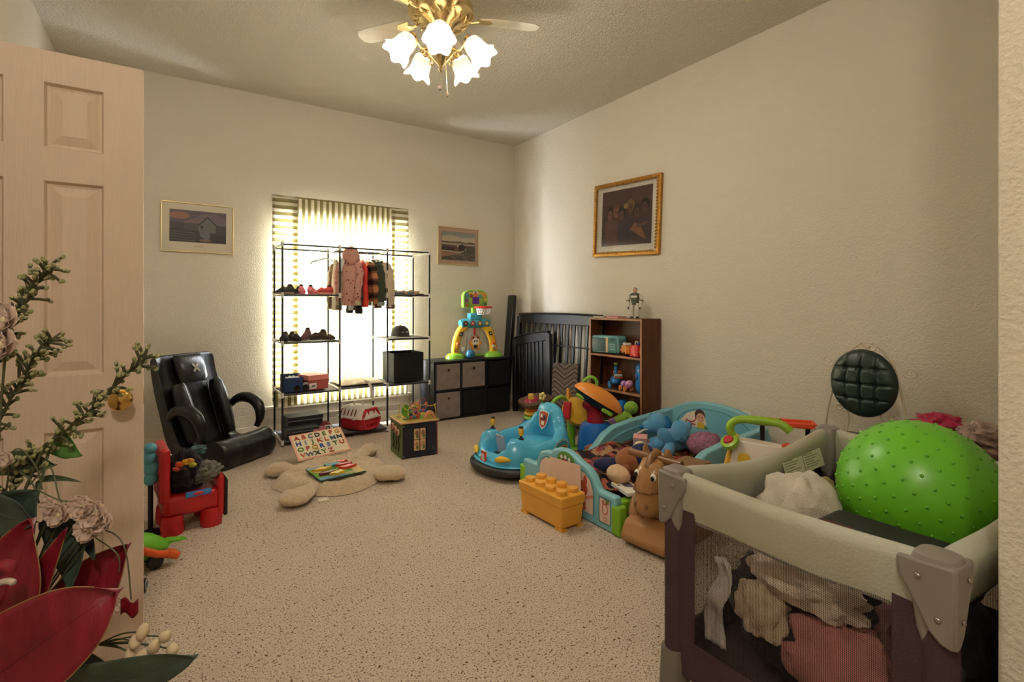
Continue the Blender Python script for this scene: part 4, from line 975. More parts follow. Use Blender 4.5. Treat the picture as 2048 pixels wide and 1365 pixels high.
# ------------------------------------------------------------------ black rocking game chair
rc = thing('rocker_chair', 'black leather floor rocker chair with arm loops beside the window', 'chair', (.30, 4.60, 0), R(-51))
lea = mat('black_leather', '#0f0f12', .33, spec=.5, bump=.2, bs=55, var=.2, vs=7)
# profile of the padded shell in the x-z plane: seat roll in front, reclining back
prof = [(.29, .02), (.32, .08), (.30, .17), (.22, .215), (.10, .17), (-.04, .13), (-.12, .16), (-.19, .28), (-.25, .42), (-.30, .56), (-.345, .70), (-.365, .79), (-.385, .82), (-.42, .81), (-.44, .76), (-.40, .56), (-.34, .38), (-.28, .20), (-.20, .07), (-.05, .0), (.15, -.0), (.25, .0)]
P2 = [(q.x, q.z) for q in smoothpts([(x, 0, z) for x, z in prof + prof[:1]], 3)[:-1]]
body = MB(); rings = []
for y, k in ((-.25, .90), (-.24, .97), (-.20, 1.0), (-.115, 1.0), (-.10, .985), (-.085, 1.0), (0, 1.01), (.085, 1.0), (.10, .985), (.115, 1.0), (.20, 1.0), (.24, .97), (.25, .90)):
    rings.append([Vector((-.05 + (x+.05)*(1-(1-k)*.5), y, max(.001, .3 + (z-.3)*(1-(1-k)*.35)))) for x, z in P2])
body.loft(rings).build('seat_shell', lea, rc, smooth=50)
def backx(z): return -.12 - (z-.16)*.38
q = MB()
rs = []
for z, w, t in ((.60, .115, .02), (.64, .125, .045), (.72, .13, .055), (.79, .13, .045), (.815, .12, .015)):
    rs.append([Vector((backx(z)+.02 + t*math.cos(2*math.pi*i/20)*(1 if math.cos(2*math.pi*i/20) > 0 else .5), w*math.copysign(abs(math.sin(2*math.pi*i/20))**.5, math.sin(2*math.pi*i/20)), z)) for i in range(20)])
hdm = q.loft(rs).build('headrest', lea, rc)
xg = paint('#8a7c66', .5); th = R(69)
for d in (1, -1):
    xb = MB(); xb.T = Matrix.Translation((backx(.715)+.078, 0, .715)) @ Matrix.Rotation(R(-20), 4, 'Y') @ Matrix.Rotation(R(38*d), 4, 'X'); xb.bb(-.002, .002, -.009, .009, -.042, .042); xb.build('emblem_stroke', xg, hdm)
# bolsters of the back
for sy in (-1, 1):
    pts = smoothpts([(backx(z)+.045, sy*.165, z) for z in (.17, .25, .35, .46, .56, .60)], 3)
    MB().tube(pts, [.035+.020*math.sin(math.pi*i/(len(pts)-1)) for i in range(len(pts))], 12, 1.35, up=(1, 0, .3)).build('back_bolster', lea, rc)
    arm = smoothpts([(-.20, sy*.27, .36), (-.11, sy*.285, .43), (.02, sy*.29, .43), (.10, sy*.285, .37), (.12, sy*.275, .28), (.10, sy*.26, .21)], 5)
    MB().tube(arm, [.024+.022*math.sin(math.pi*min(1, i/(len(arm)-1)*1.1)) for i in range(len(arm))], 12, 1).build('arm_loop', lea, rc)
MB().tube([(backx(z)+.024, 0 + s_*.098, z) for s_ in (1,) for z in (.18, .3, .45, .58)], .004, 6).tube([(backx(z)+.024, -.098, z) for z in (.18, .3, .45, .58)], .004, 6).build('piping', mat('dark_piping', '#2c2c2e', .4), rc)

# ------------------------------------------------------------------ red toddler chair with clothes on it
rch = thing('toddler_chair', 'red plastic toddler chair loaded with clothes in front of rocker', 'chair', (.05, 3.36, 0), R(7))
rp = plastic('#b3171d', .3)
MB().bb(-.12, .15, -.14, .14, .09, .205).build('seat', rp, rch, bev=.03, seg=4)
for x in (-.075, .105):
    for y in (-.10, .10): MB().lathe([(.052, 0), (.056, .04), (.05, .10)], (x, y, 0), 18).build('leg', rp, rch)
MB().bb(-.135, -.085, -.14, .14, .17, .46).build('backrest', rp, rch, bev=.02, seg=4)
MB().prism([(.13, .05), (.165, .05), (.17, .12), (.17, .25), (.15, .29), (.13, .25)], -.145, .145, 'xz').build('front_guard', rp, rch, bev=.012)
MB().prism([(.160, .045), (.178, .05), (.180, .24), (.165, .27)], -.15, .15, 'xz').build('black_edge', BLACKP(), rch, bev=.006)
MB().bb(-.02, .10, -.143, -.138, .185, .215).build('blue_badge', plastic('#3b7fc0'), rch, bev=.002); MB().ell((.04, -.145, .2), (.025, .004, .010), 10).build('red_mark', plastic('#c03a4a'), rch)
o = pile((.01, -.02, .30), (.10, .12, .12), 21, .35).build('dark_shirt', cloth('#1d1a22')); tag(o, 'dark shirt with bright print heaped on the red chair', 'shirt', None, (.03, 3.34, 0))
prt = MB()
for i, (h, x, y) in enumerate((('#c8582f', -.03, .02), ('#d9a23a', .0, .03), ('#a8a23a', .03, .01), ('#7a3a2a', -.01, -.01), ('#c8863a', .02, .035), ('#b8483a', -.045, .0))):
    prt.use(cloth(h)); prt.ell((.02+x, -.118+.2*y, .345+y), (.022, .012, .018), 8, (20*i, 30, 10*i))
prt.build('chest_print', None, o)
tag(pile((0, 0, 0), (.085, .075, .06), 23, .45, sc_=7).build('grey_shirt', cloth('#6d675e')), 'crumpled grey shirt on the front of the red chair', 'shirt', None, (.135, 3.30, .285))
tag(pile((0, 0, 0), (.05, .05, .025), 25, .4).build('teal_cloth', cloth('#3d5654')), 'small teal cloth on top of the heap on red chair', 'cloth', None, (.105, 3.36, .40))
t = thing('turquoise_toy', 'turquoise knobbly plastic toy behind the red chair', 'toy', (-.108, 3.33, 0), 0)
tq = plastic('#5aa6bb', .3)
for x, z, r in ((0, .46, .03), (-.006, .41, .036), (.004, .355, .038), (0, .30, .034)): MB().ell((x, -.05, z), (r, .03, r), 14).build('knob', tq, t)
MB().cyl((0, -.03, .0), (0, -.03, .42), .012).lathe([(.05, 0), (.05, .015), (.015, .03)], (0, -.03, 0), 18).build('stand', BLACKP(), t)
b = thing('duffel_bag', 'dark striped bag standing upright behind the open door', 'bag', (-.33, 3.62, 0), R(5))
MB().loft([sring(0, 0, z, .17*k, .14*k, 24, 3) for z, k in ((0, .92), (.03, 1), (.30, 1.0), (.40, .95), (.46, .7), (.47, .3))]).build('bag_body', mat('dark_striped_bag', '#211d1f', .8, bump=.4, bs=18, stretch=(8, 8, .4), var=.4, vs=20), b)
MB().tube(smoothpts([(-.07, 0, .46), (-.05, 0, .54), (.05, 0, .54), (.07, 0, .46)]), .012, 8).build('handle', cloth('#1a1719'), b)
# toy plane/car by the door
g = thing('toy_truck', 'lime green toy vehicle with orange arm beside the open door', 'toy vehicle', (-.145, 2.90, 0), R(20))
gr = plastic('#6fc02c'); og = plastic('#d9591f')
MB().loft([[Vector((x, w*math.cos(2*math.pi*i/16), z + h*math.sin(2*math.pi*i/16))) for i in range(16)] for x, w, h, z in ((-.12, .03, .02, .10), (-.10, .06, .06, .10), (-.02, .07, .075, .105), (.06, .06, .055, .09), (.11, .04, .03, .075), (.13, .01, .008, .07))]).build('body', gr, g)
MB().prism([(.07, .085), (.13, .095), (.20, .075), (.205, .07), (.13, .075), (.08, .065)], -.02, .025, 'xz').build('tail_fin', gr, g, bev=.006)
am = MB().tube([(-.05, -.075, .15), (-.02, -.085, .12), (.05, -.085, .075), (.10, -.08, .055)], [.02, .018, .016, .018], 10).build('arm', og, g)
MB().ell((-.02, -.095, .118), (.024, .012, .024), 14).build('arm_pivot', og, am); MB().box((.115, -.08, .05), (.05, .05, .035), (0, 30, 0)).build('scoop', og, am, bev=.008)
for x in (-.07, .05):
    for y in (-.06, .06): MB().cyl((x, y-.012, .032), (x, y+.012, .032), .032, n=18).build('wheel', BLACKP(), g)
w = thing('toy_wheel_car', 'small toy car with grey-rimmed black wheels half behind the door', 'toy vehicle', (-.155, 2.62, 0), R(80))
MB().prism([(-.07, .02), (.07, .02), (.075, .05), (.035, .055), (.02, .085), (-.04, .085), (-.07, .05)], -.03, .03, 'xz').build('body', plastic('#d8c9b8'), w, bev=.006)
for x in (-.045, .045):
    for y in (-.036, .036):
        q = MB().cyl((x, y-.01, .028), (x, y+.01, .028), .028, n=20).build('wheel', BLACKP(), w)
        MB().tube([(x+.02*math.cos(t), y+math.copysign(.0105, y), .028+.02*math.sin(t)) for t in [2*math.pi*i/20 for i in range(20)]], .0035, 6, loop=True).build('rim', plastic('#8f9498'), q)

# ------------------------------------------------------------------ plush animal mat with two boards
rug = thing('plush_mat', 'beige plush animal play mat lying flat on the carpet', 'play mat', (.93, 3.66, 0))
plush = mat('beige_plush', '#d6bd9c', 1.0, spec=.05, bump=1.0, bs=160, var=.1, vs=45, sheen=.5)
def rugfn(u, v):
    x = -1+2*u; y = -1+2*v
    d = max(abs(x), abs(y))
    a = math.atan2(y, x) if d > 0 else 0
    r = d*(1+.06*math.cos(4*a) + .05*noise.noise(Vector((math.cos(a)*2, math.sin(a)*2, 1))))
    h = .056*(1-d**8) + .016*noise.noise(Vector((x*3.2, y*3.2, 7))) * (1-d**4) + .016*noise.noise(Vector((x*7, y*10, 3)))*(1-d**8) + .006*noise.noise(Vector((x*24, y*24, 5)))
    h += .030*math.exp(-((d-.84)/.11)**2)
    return Vector((.37*r*math.cos(a), .35*r*math.sin(a), max(.002, h)))
MB().grid(rugfn, 90, 90).build('mat_body', plush, rug, smooth=80)
for (x, y, a, l, wd) in ((-.31, .24, 150, .11, .07), (-.31, -.36, 215, .12, .085), (.31, -.26, -30, .115, .10), (.36, .38, 40, .10, .07)):
    MB().ell((x, y, .05), (l, wd, .045), 24, (0, 0, a)).tube([(x*.5, y*.5, .035), (x, y, .045)], [.05, .055], 14, .7).build('paw', plush, rug, disp=.012, ds=18)
MB().tube(smoothpts([(.18, .28, .04), (.22, .36, .05), (.30, .40, .045)]), .03, 10, .7).build('folded_edge', plush, rug)
MB().bb(-.03, .03, -.028, .028, .002, .004).build('fabric_label', mat('white_label', '#ddd2c2', .6), rug).location = (-.16, -.375, .0)
# animal puzzle
pz = thing('animal_puzzle', 'green and blue wooden animal puzzle board on the plush mat', 'puzzle', (.915, 3.555, .078), R(6))
MB().bb(-.155, .155, -.145, .145, 0, .010).build('board', paint('#3a4a42', .6), pz, bev=.002)
flatart('board_print', [('#6b9a3a', rect(-.153, .153, -.143, .143)), ('#6a8fa8', [(-.153, -.143), (.02, -.143), (.06, -.10), (-.05, -.08), (-.153, -.10)]), ('#c9b27a', [(.08, -.143), (.153, -.143), (.153, .05), (.10, .0)]), ('#7d9cb0', [(-.153, .10), (-.06, .12), (-.08, .143), (-.153, .143)]), ('#86a0b4', [(.02, .12), (.12, .10), (.153, .143), (.03, .143)]), ('#b3bd6a', [(-.08, -.02), (.0, .01), (.06, -.03), (.0, -.06)]), ('#a8a084', disc(.06, -.11, .05, .02)), ('#c0a878', disc(-.11, .05, .03, .05))], pz, 'xy', .0105, .0003, 1)
def blob(cx, cy, sx, sy, seed, n=22):
    return [(cx + sx*(1+.22*math.sin(5*t+seed))*math.cos(t), cy + sy*(1+.25*math.cos(4*t+seed*2))*math.sin(t)) for t in [2*math.pi*i/n for i in range(n)]]
g = 'wooden animal pieces of the puzzle'
for i, (h, lb, cx, cy, sx, sy) in enumerate((('#c9a03a', 'long yellow wavy wooden piece', -.075, .045, .06, .022), ('#3d7f8a', 'teal rounded wooden piece', .01, .09, .055, .03), ('#c8502a', 'orange wooden piece at the far edge', .09, .125, .035, .022), ('#a32a2c', 'dark red long wooden piece', .08, .055, .055, .02), ('#c23a2c', 'bright red wooden piece nearest the board corner', .08, -.01, .055, .022), ('#6a2030', 'maroon thin wooden piece', -.07, -.055, .06, .016), ('#d0b03c', 'yellow wooden piece nearest the front', -.025, -.095, .045, .024))):
    o = MB().prism(blob(cx, cy, sx, sy, i*1.7), 0, .018, 'xy').build('puzzle_piece', paint(h, .5), None, bev=.002)
    tag(o, lb + ' on the puzzle board', 'puzzle piece', g, (.915, 3.555, .0895), R(6))
# alphabet board propped up at the back of the mat
ab = thing('alphabet_board', 'cream alphabet puzzle board propped up behind the plush mat', 'puzzle', (.955, 3.995, .072)); ab.rotation_euler = (R(30), R(-2), R(5))
MB().bb(-.20, .20, 0, .275, -.010, 0).build('board', paint('#dccaa8', .6), ab, bev=.002)
flatart('border_print', [('#e0a58c', rect(-.199, .199, .001, .274)), ('#e4d6b4', rect(-.185, .185, .016, .262))] + [('#d88f78', rect(-.19+.02*i, -.182+.02*i, .004, .010)) for i in range(19)], ab, 'xy', .0003, .0003, 1)
cols = ['#b0382c', '#3d4fa0', '#5a8a3a', '#c4503a', '#6f7fb0', '#b84a3c', '#56607a', '#4f7a3c', '#c89a3a', '#33363c']
al = 'ABCDEFGHIJKLMNOPQRSTUVWXYZ'
for i, chh in enumerate(al):
    r_, c_ = (i//7, i % 7)
    text('letter', chh, .058, paint(cols[(i*3) % 10], .5), ab, (-.155+.052*c_, .228-.062*r_, .004), (0, 0, 0), .003, bold=.0012)
MB().bb(-.14, .14, .10, .16, -.10, -.011).build('rear_prop', paint('#b59a74'), ab)
# ------------------------------------------------------------------ wooden activity cube
ac = thing('activity_cube', 'wooden activity cube with bead maze on top near the rack', 'activity cube', (1.64, 3.935, 0), R(-4))
gp = paint('#5f6b34', .5); nv = paint('#1d1f2b', .5); ply = mat('birch_ply', '#b98f68', .5, var=.12, vs=12, stretch=(1, 6, 1))
a = .15
MB().bb(-a, -a+.008, -a, a, .002, .275).build('green_side', gp, ac, bev=.002)
MB().bb(a-.008, a, -a, a, .002, .275).build('red_side', paint('#8a2c28', .5), ac, bev=.002)
MB().bb(-a+.008, a-.008, a-.008, a, .002, .275).build('yellow_side', paint('#b99a3a', .5), ac, bev=.002)
fr = MB().bb(-a+.008, -.056, -a, -a+.008, .002, .275).bb(.056, a-.008, -a, -a+.008, .002, .275).bb(-.056, .056, -a, -a+.008, .235, .275).bb(-.056, .056, -a, -a+.008, .002, .048).build('navy_side', nv, ac)
MB().bb(-.1, .1, -a+.06, -a+.065, .03, .24).build('dark_inside', nv, ac)
for x in (-.026, .026):
    for z0 in (.052, .142):
        MB().bb(x-.022, x+.022, -a-.001, -a+.04, z0, z0+.086).build('picture_block', paint('#c9a27c', .6), ac, bev=.003)
        flatart('block_print', [('#8a5a40' if z0 > .1 else '#a8865a', disc(x, z0+.052, .014, .022)), ('#5f6a40', disc(x+.005, z0+.026, .011, .016))], ac, 'xz', -a-.0016)
text('lettering', 'B', .045, paint('#55505a'), ac, (.112, -a-.0007, .06), (90, 0, 0)); text('lettering', '.', .03, paint('#8a3a30'), ac, (.128, -a-.0007, .06), (90, 0, 0))
for x in (-.135, .135):
    for z in (.02, .258): MB().ell((x, -a, z), (.005, .002, .005), 8).build('screw', metal('#a8a49c'), ac)
for i in range(3):
    y = -.09+.07*i
    MB().tube([(-a-.0012, y+.008*math.sin(k*1.1), .05+.012*k) for k in range(15)], .006, 6, .4).build('wavy_groove', paint('#171a12'), ac)
    q = MB().cyl((-a-.02, y, .215+.012*(i-1)), (-a-.006, y, .215+.012*(i-1)), .026, n=18).build('sliding_disc', paint('#c79a80', .5), ac)
    MB().cyl((-a-.022, y, .215+.012*(i-1)), (-a-.0195, y, .215+.012*(i-1)), .017, n=14).build('red_centre', paint('#8a3236'), q)
MB().bb(-a-.012, a+.012, -a-.012, a+.012, .275, .290).build('top_board', ply, ac, bev=.006, seg=3)
flatart('top_print', [('#a58f3c', rect(-a-.005, a+.005, -a-.005, a+.005)), ('#7d9a3c', disc(.05, -.02, .07, .06)), ('#4a5a2a', disc(-.09, -.05, .02, .03)), ('#4a5a2a', disc(-.11, .06, .02, .03)), ('#d0b24a', disc(.04, .1, .07, .03))], ac, 'xy', .2905, .0003, 1)
wy = paint('#c9a24a', .35); wr = paint('#8a2c34', .35)
zt = .29
for nm, pts, m in (('yellow_wire', [(-.13, -.02, zt), (-.13, -.02, zt+.09), (-.125, -.02, zt+.118), (-.105, -.03, zt+.115), (-.095, -.05, zt+.09), (-.09, -.10, zt+.085)], wy),
                   ('yellow_wire', [(-.085, -.11, zt), (-.085, -.11, zt+.08), (-.06, -.10, zt+.105), (0, -.09, zt+.105), (.015, -.085, zt+.085), (.02, -.08, zt+.05), (.035, -.05, zt+.04)], wy),
                   ('yellow_wire', [(.03, -.06, zt+.10), (.07, -.07, zt+.107), (.11, -.08, zt+.095), (.145, -.09, zt+.105), (.15, -.10, zt+.115), (.14, -.11, zt+.10), (.145, -.12, zt+.06), (.145, -.12, zt)], wy),
                   ('orange_wire', [(-.03, .08, zt), (-.02, .07, zt+.08), (.02, .05, zt+.11), (.06, .04, zt+.10), (.07, .03, zt)], paint('#c77a4a', .35)),
                   ('red_wire', [(-.04, .0, zt), (-.03, .0, zt+.10), (.0, .0, zt+.115), (.02, .0, zt+.07), (.05, .02, zt+.06), (.06, .03, zt)], wr),
                   ('red_wire', [(.08, .1, zt), (.085, .1, zt+.11), (.11, .09, zt+.13), (.135, .08, zt+.10), (.135, .08, zt)], wr)):
    MB().tube(smoothpts(pts, 5), .003, 6).build(nm, m, ac)
bc_ = ['#b5343a', '#2c3f7a', '#4a8a3a', '#c98a3a', '#7a3a6a', '#c05a3a', '#2f6a8a']
bpos = [(-.06, -.095, zt+.02), (-.055, -.095, zt+.045), (-.06, -.1, zt+.065), (-.02, -.04, zt+.03), (.0, -.05, zt+.05), (.02, -.05, zt+.035), (.04, -.05, zt+.055), (.06, -.055, zt+.06), (.08, -.06, zt+.055), (.0, -.02, zt+.09), (.03, .02, zt+.1), (.135, .08, zt+.06), (.135, .08, zt+.085), (-.02, -.07, zt+.015), (.01, -.07, zt+.015), (-.03, .0, zt+.055), (-.085, -.11, zt+.03)]
b0 = {}
for i, pq in enumerate(bpos):
    m = paint(bc_[i % 7], .3)
    if m not in b0:
        o = MB().ell((0, 0, 0), .014, 12).build('bead', m, ac); o.location = pq; b0[m] = o
    else: share(b0[m], ac, pq)
MB().prism(disc(0, .05, .035, .05), -.006, .006, 'xz').build('green_tree', paint('#5f9a34', .4), ac, bev=.003).location = (-.055, .05, zt+.0)
MB().prism(disc(0, .045, .045, .05), -.006, .006, 'xz').build('peach_tree', paint('#c79270', .4), ac, bev=.003).location = (.045, .09, zt+.0)
ring = [(.045*math.cos(R(t)), .062*math.sin(R(t))) for t in range(0, 181, 12)] + [(.020*math.cos(R(t)), .034*math.sin(R(t))) for t in range(180, -1, -12)]
MB().prism(ring, -.016, .016, 'xz').build('wooden_arch', paint('#c98a5c', .4), ac, bev=.003).location = (.10, -.10, zt)
# ------------------------------------------------------------------ ride-on bumper car, facing -X (local +x is forward)
bcz = thing('bumper_car', 'light blue ride-on bumper car with two yellow joysticks', 'ride-on toy', (2.19, 3.13, 0), R(181))
sky = plastic('#4fb0d6', .18); LX, LY = .345, .285
def lerp(tab, a):
    a = abs(a)
    for (a0, v0), (a1, v1) in zip(tab, tab[1:]):
        if a <= a1:
            t = (a-a0)/(a1-a0); t = t*t*(3-2*t); return v0 + (v1-v0)*t
    return tab[-1][1]
HT = [(0, .165), (16, .165), (30, .20), (40, .275), (58, .275), (78, .225), (100, .245), (122, .29), (138, .36), (155, .435), (180, .455)]
TH = [(0, .06), (28, .07), (42, .125), (60, .13), (85, .09), (120, .09), (150, .10), (180, .10)]
rings = []; n = 120
for i in range(n):
    a = -180 + 360*i/n; c_, s_ = math.cos(R(a)), math.sin(R(a))
    px_, py_ = LX*math.copysign(abs(c_)**.8, c_), LY*math.copysign(abs(s_)**.8, s_)
    h = lerp(HT, a); th = lerp(TH, a)
    nrm = Vector((c_/LX, s_/LY, 0)).normalized()
    o = Vector((px_, py_, 0)); bk_ = max(0, -c_)
    lean = nrm * (-.05*max(0, (h-.16)/.3))
    prof = [(0, .07), (.012, .12), (.004, .17 if h > .2 else .13), (-.010, h-.03), (-th*.25, h-.006), (-th*.5, h), (-th*.78, h-.008), (-th, h-.035), (-th-.015, .13)]
    rings.append([o + nrm*d + lean*min(1, max(0, (z-.12)/.2)) + Vector((0, 0, z)) for d, z in prof])
MB().loft(rings, caps=False, loop=True).build('body', sky, bcz, smooth=60)
MB().loft([sring(0, 0, .07, LX-.01, LY-.01, 48, 2.5), sring(0, 0, .13, LX-.03, LY-.03, 48, 2.5)]).build('floor_pan', plastic('#3f94b8', .3), bcz)
MB().loft([sring(-.12, 0, .12, .15, .17, 30, 3), sring(-.12, 0, .185, .145, .165, 30, 3), sring(-.13, 0, .20, .11, .13, 30, 3)]).build('seat', sky, bcz)
MB().tube([(1.08*LX*math.copysign(abs(math.cos(t))**.8, math.cos(t)), 1.09*LY*math.copysign(abs(math.sin(t))**.8, math.sin(t)), .062) for t in [2*math.pi*i/64 for i in range(64)]], .034, 12, .85, loop=True).build('bumper', plastic('#1a1a1d', .5), bcz)
MB().tube([(1.05*LX*math.copysign(abs(math.cos(t))**.8, math.cos(t)), 1.06*LY*math.copysign(abs(math.sin(t))**.8, math.sin(t)), .098) for t in [2*math.pi*i/64 for i in range(64)]], .016, 10, .6, loop=True).build('lower_rim', sky, bcz)
MB().bb(.09, .23, -.07, .07, .125, .135).build('foot_well', plastic('#20252a', .6), bcz)
o = MB().box((.205, -.012, .20), (.012, .10, .13), (0, 8, 0)).build('sticker_panel', plastic('#a9b4c4', .25), bcz)
for sy in (-1, 1):
    px_, py_ = .165, sy*.185
    j = MB().lathe([(.022, 0), (.024, .006), (.010, .012), (.009, .03)], (px_, py_, .27), 16).build('joystick_base', BLACKP(), bcz)
    MB().lathe([(.010, .025), (.018, .035), (.021, .06), (.018, .075), (.016, .078)], (px_, py_, .27), 16).build('joystick_knob', plastic('#d8a92f'), j)
    MB().lathe([(.016, .076), (.017, .084), (.010, .092), (.001, .093)], (px_, py_, .27), 14).build('joystick_cap', BLACKP(), j)
    hp = []
    for t in range(9):
        a = sy*(19 + 24*t/8); c_, s_ = math.cos(R(a)), math.sin(R(a))
        hp.append(((LX+.014)*abs(c_)**.8, math.copysign((LY+.014)*abs(s_)**.8, sy), .135 + .012*math.sin(t/8*math.pi) + .010*t/8))
    MB().tube(hp, [.006, .016, .02, .022, .022, .020, .017, .013, .005], 10, 1, up=(0, 0, 1)).build('headlight', plastic('#e0b52e'), bcz)
    q = thing('tmp', 'x', 'x') if False else None
def shell(a, z, d=.0): 
    c_, s_ = math.cos(R(a)), math.sin(R(a)); nr = Vector((c_/LX, s_/LY, 0)).normalized()
    return Vector((LX*math.copysign(abs(c_)**.8, c_), LY*math.copysign(abs(s_)**.8, s_), z)) + nr*(.016+d)
# front plate with a letter
pt = MB(); cP = shell(0, .13); pt.T = Matrix.Translation(cP + Vector((.0, .0, 0))) @ Matrix.Rotation(R(-8), 4, 'Y'); pt.bb(-.003, .004, -.035, .035, -.045, .045); o = pt.build('front_badge', paint('#b5472f', .4), bcz, bev=.004)
text('badge_letter', 'B', .07, paint('#e6dfd2'), bcz, cP + Vector((.006, 0, 0)), (90, 0, 90), bold=.002)
# round cartoon sticker on the flank (camera side is local +y)
fl = MB()
for k, (h, rx, rz, dz, d) in enumerate((('#cfd8d6', .062, .05, 0, .001), ('#3f94b8', .052, .041, 0, .002), ('#cda53c', .045, .022, -.014, .003), ('#6d5a34', .036, .007, -.008, .004), ('#3a3026', .009, .009, -.034, .005))):
    fl.use(paint(h, .4))
    for sx in ((-1, 1) if k == 4 else (0,)):
        pts = [shell(106 + math.degrees((rx*math.cos(t) + sx*.024)/.3), .20 + dz + rz*math.sin(t), d) for t in [2*math.pi*i/20 for i in range(20)]]
        fl.add(pts, [tuple(range(20))])
fl.build('flank_sticker', None, bcz, smooth=0)
# shield sticker inside the seat back
sh = [(-.05, .05), (0, .058), (.05, .05), (.048, -.01), (.03, -.05), (0, -.07), (-.03, -.05), (-.048, -.01)]
sb = MB()
for k, (h, f) in enumerate((('#dfe4e6', 1.12), ('#b0482f', 1.0))):
    sb.use(paint(h, .4)); T = Matrix.Translation((-.178 + .001*k, 0, .335)) @ Matrix.Rotation(R(-11), 4, 'Y')
    sb.add([T @ Vector((0, y*f, z*f)) for y, z in sh], [tuple(range(8))])
for k, (h, y0, y1, z0, z1) in enumerate((('#d9c9ae', -.035, -.01, .01, .035), ('#3a2f3a', .005, .035, .0, .03), ('#d9c9ae', -.015, .02, -.045, -.015), ('#4a3a34', -.03, .03, -.008, .002))):
    sb.use(paint(h, .4)); T = Matrix.Translation((-.1755, 0, .335)) @ Matrix.Rotation(R(-11), 4, 'Y'); sb.add([T @ Vector((.001, y, z)) for y, z in rect(y0, y1, z0, z1)], [(0, 1, 2, 3)])
sb.build('seat_shield_sticker', None, bcz, smooth=0)
wl = MB(); cw = shell(63, .07, -.004); x, y, z = frame(cw - Vector((0, 0, cw.z))); wl.lathe([(.05, 0), (.05, .012), (.03, .016), (.001, .017)], cw, 20, Vector((cw.x*.4, cw.y, 0))); wl.build('wheel', plastic('#1c1a1a', .5), bcz)

# ------------------------------------------------------------------ blue and green toddler bed
bed = thing('toddler_bed', 'light blue and green plastic toddler bed full of toys', 'bed', (0, 0, 0))
bb_ = plastic('#7db9c4', .38); bg_ = plastic('#7fb32c', .38)
BX0, BX1, BY0, BY1 = 1.93, 3.42, 1.925, 2.78; ym = 2.35
arch = [(BY0, .0), (BY0, .20), (BY0+.13, .20), (BY0+.15, .225), (BY0+.175, .265), (BY0+.22, .298), (BY0+.29, .318), (BY0+.325, .335), (BY0+.375, .350), (ym-.01, .357), (ym+.06, .350), (ym+.105, .335), (ym+.13, .31), (ym+.19, .305), (ym+.24, .285), (ym+.27, .24), (ym+.285, .195), (BY1, .195), (BY1, 0)]
fb = MB().prism(arch, BX0, BX0+.05, 'yz').build('footboard', bb_, bed, bev=.014, seg=3)
win_ = lambda cy, cz, w, h: [(cy-w, cz-h), (cy+w, cz-h), (cy+w*1.08, cz), (cy+w, cz+h), (cy-w, cz+h), (cy-w*1.08, cz)]
arch2 = [(BY0+.165, .05)] + [(BY0+.165, .19), (BY0+.19, .245), (BY0+.24, .275), (ym-.10, .285), (ym-.09, .22), (ym-.01, .195), (ym+.08, .22), (ym+.09, .275), (ym+.18, .275), (ym+.23, .24), (ym+.25, .19), (ym+.25, .05)]
flatart('footboard_print', [('#4f7f8a', win_(BY0+.08, .105, .045, .07)), ('#dcc2b0', win_(BY0+.08, .105, .038, .063)), ('#5a8f9a', arch2), ('#e0c6b4', [(y+(ym-y)*.03, .055+(z-.055)*.96) for y, z in arch2]),
    ('#b5523a', disc(BY0+.265, .175, .05, .045)), ('#c9705a', disc(BY0+.275, .155, .035, .035)), ('#b5523a', disc(BY0+.235, .225, .016, .03)), ('#b5523a', disc(BY0+.30, .225, .014, .03)), ('#3a2422', disc(BY0+.262, .165, .006)), ('#3a2422', disc(BY0+.288, .15, .006)), ('#d98a6a', [(BY0+.17, .16), (BY0+.24, .135), (BY0+.24, .12), (BY0+.17, .145)]),
    ('#b3483a', disc(BY0+.078, .115, .022, .03)), ('#dcc2b0', disc(BY0+.078, .115, .017, .024)), ('#b3483a', disc(BY0+.09, .15, .006, .012)), ('#b3483a', disc(BY0+.066, .15, .006, .012)), ('#b3483a', disc(BY0+.075, .062, .016, .010)), ('#dcc2b0', disc(BY0+.075, .062, .012, .007)), ('#6a8a3a', [(BY0+.045, .17), (BY0+.085, .17), (BY0+.05, .145)])], fb, 'yz', BX0-.0005)
mm = flatart('crest_print', [('#5f8f3a', disc(ym-.02, .285, .085, .062)), ('#4d7a3a', disc(ym-.02, .28, .07, .045)), ('#9a3038', disc(ym-.01, .275, .035, .028)), ('#e6ddd0', disc(ym-.05, .305, .012)), ('#e6ddd0', disc(ym-.015, .312, .013)), ('#e6ddd0', disc(ym+.02, .308, .012)), ('#d9b48a', disc(ym-.01, .265, .022, .02))], fb, 'yz', BX0-.001, .0004, -1)
for s_, y_ in (('2', BY0+.335), ('3', BY0+.235)):
    text('number', s_, .075, paint('#3d5a44' if s_ == '2' else '#b5523a'), fb, (BX0-.0095, y_, .085), (90, 0, -90))
text('number', '1', .075, paint('#b5523a'), fb, (BX0-.0095, BY0+.43, .085), (90, 0, -90))
for y0 in (BY0, BY1): 
    p_ = MB().bb(BX0-.005, BX0+.06, y0-.032, y0+.032, 0, .155).build('corner_post', bg_, bed, bev=.014, seg=3)
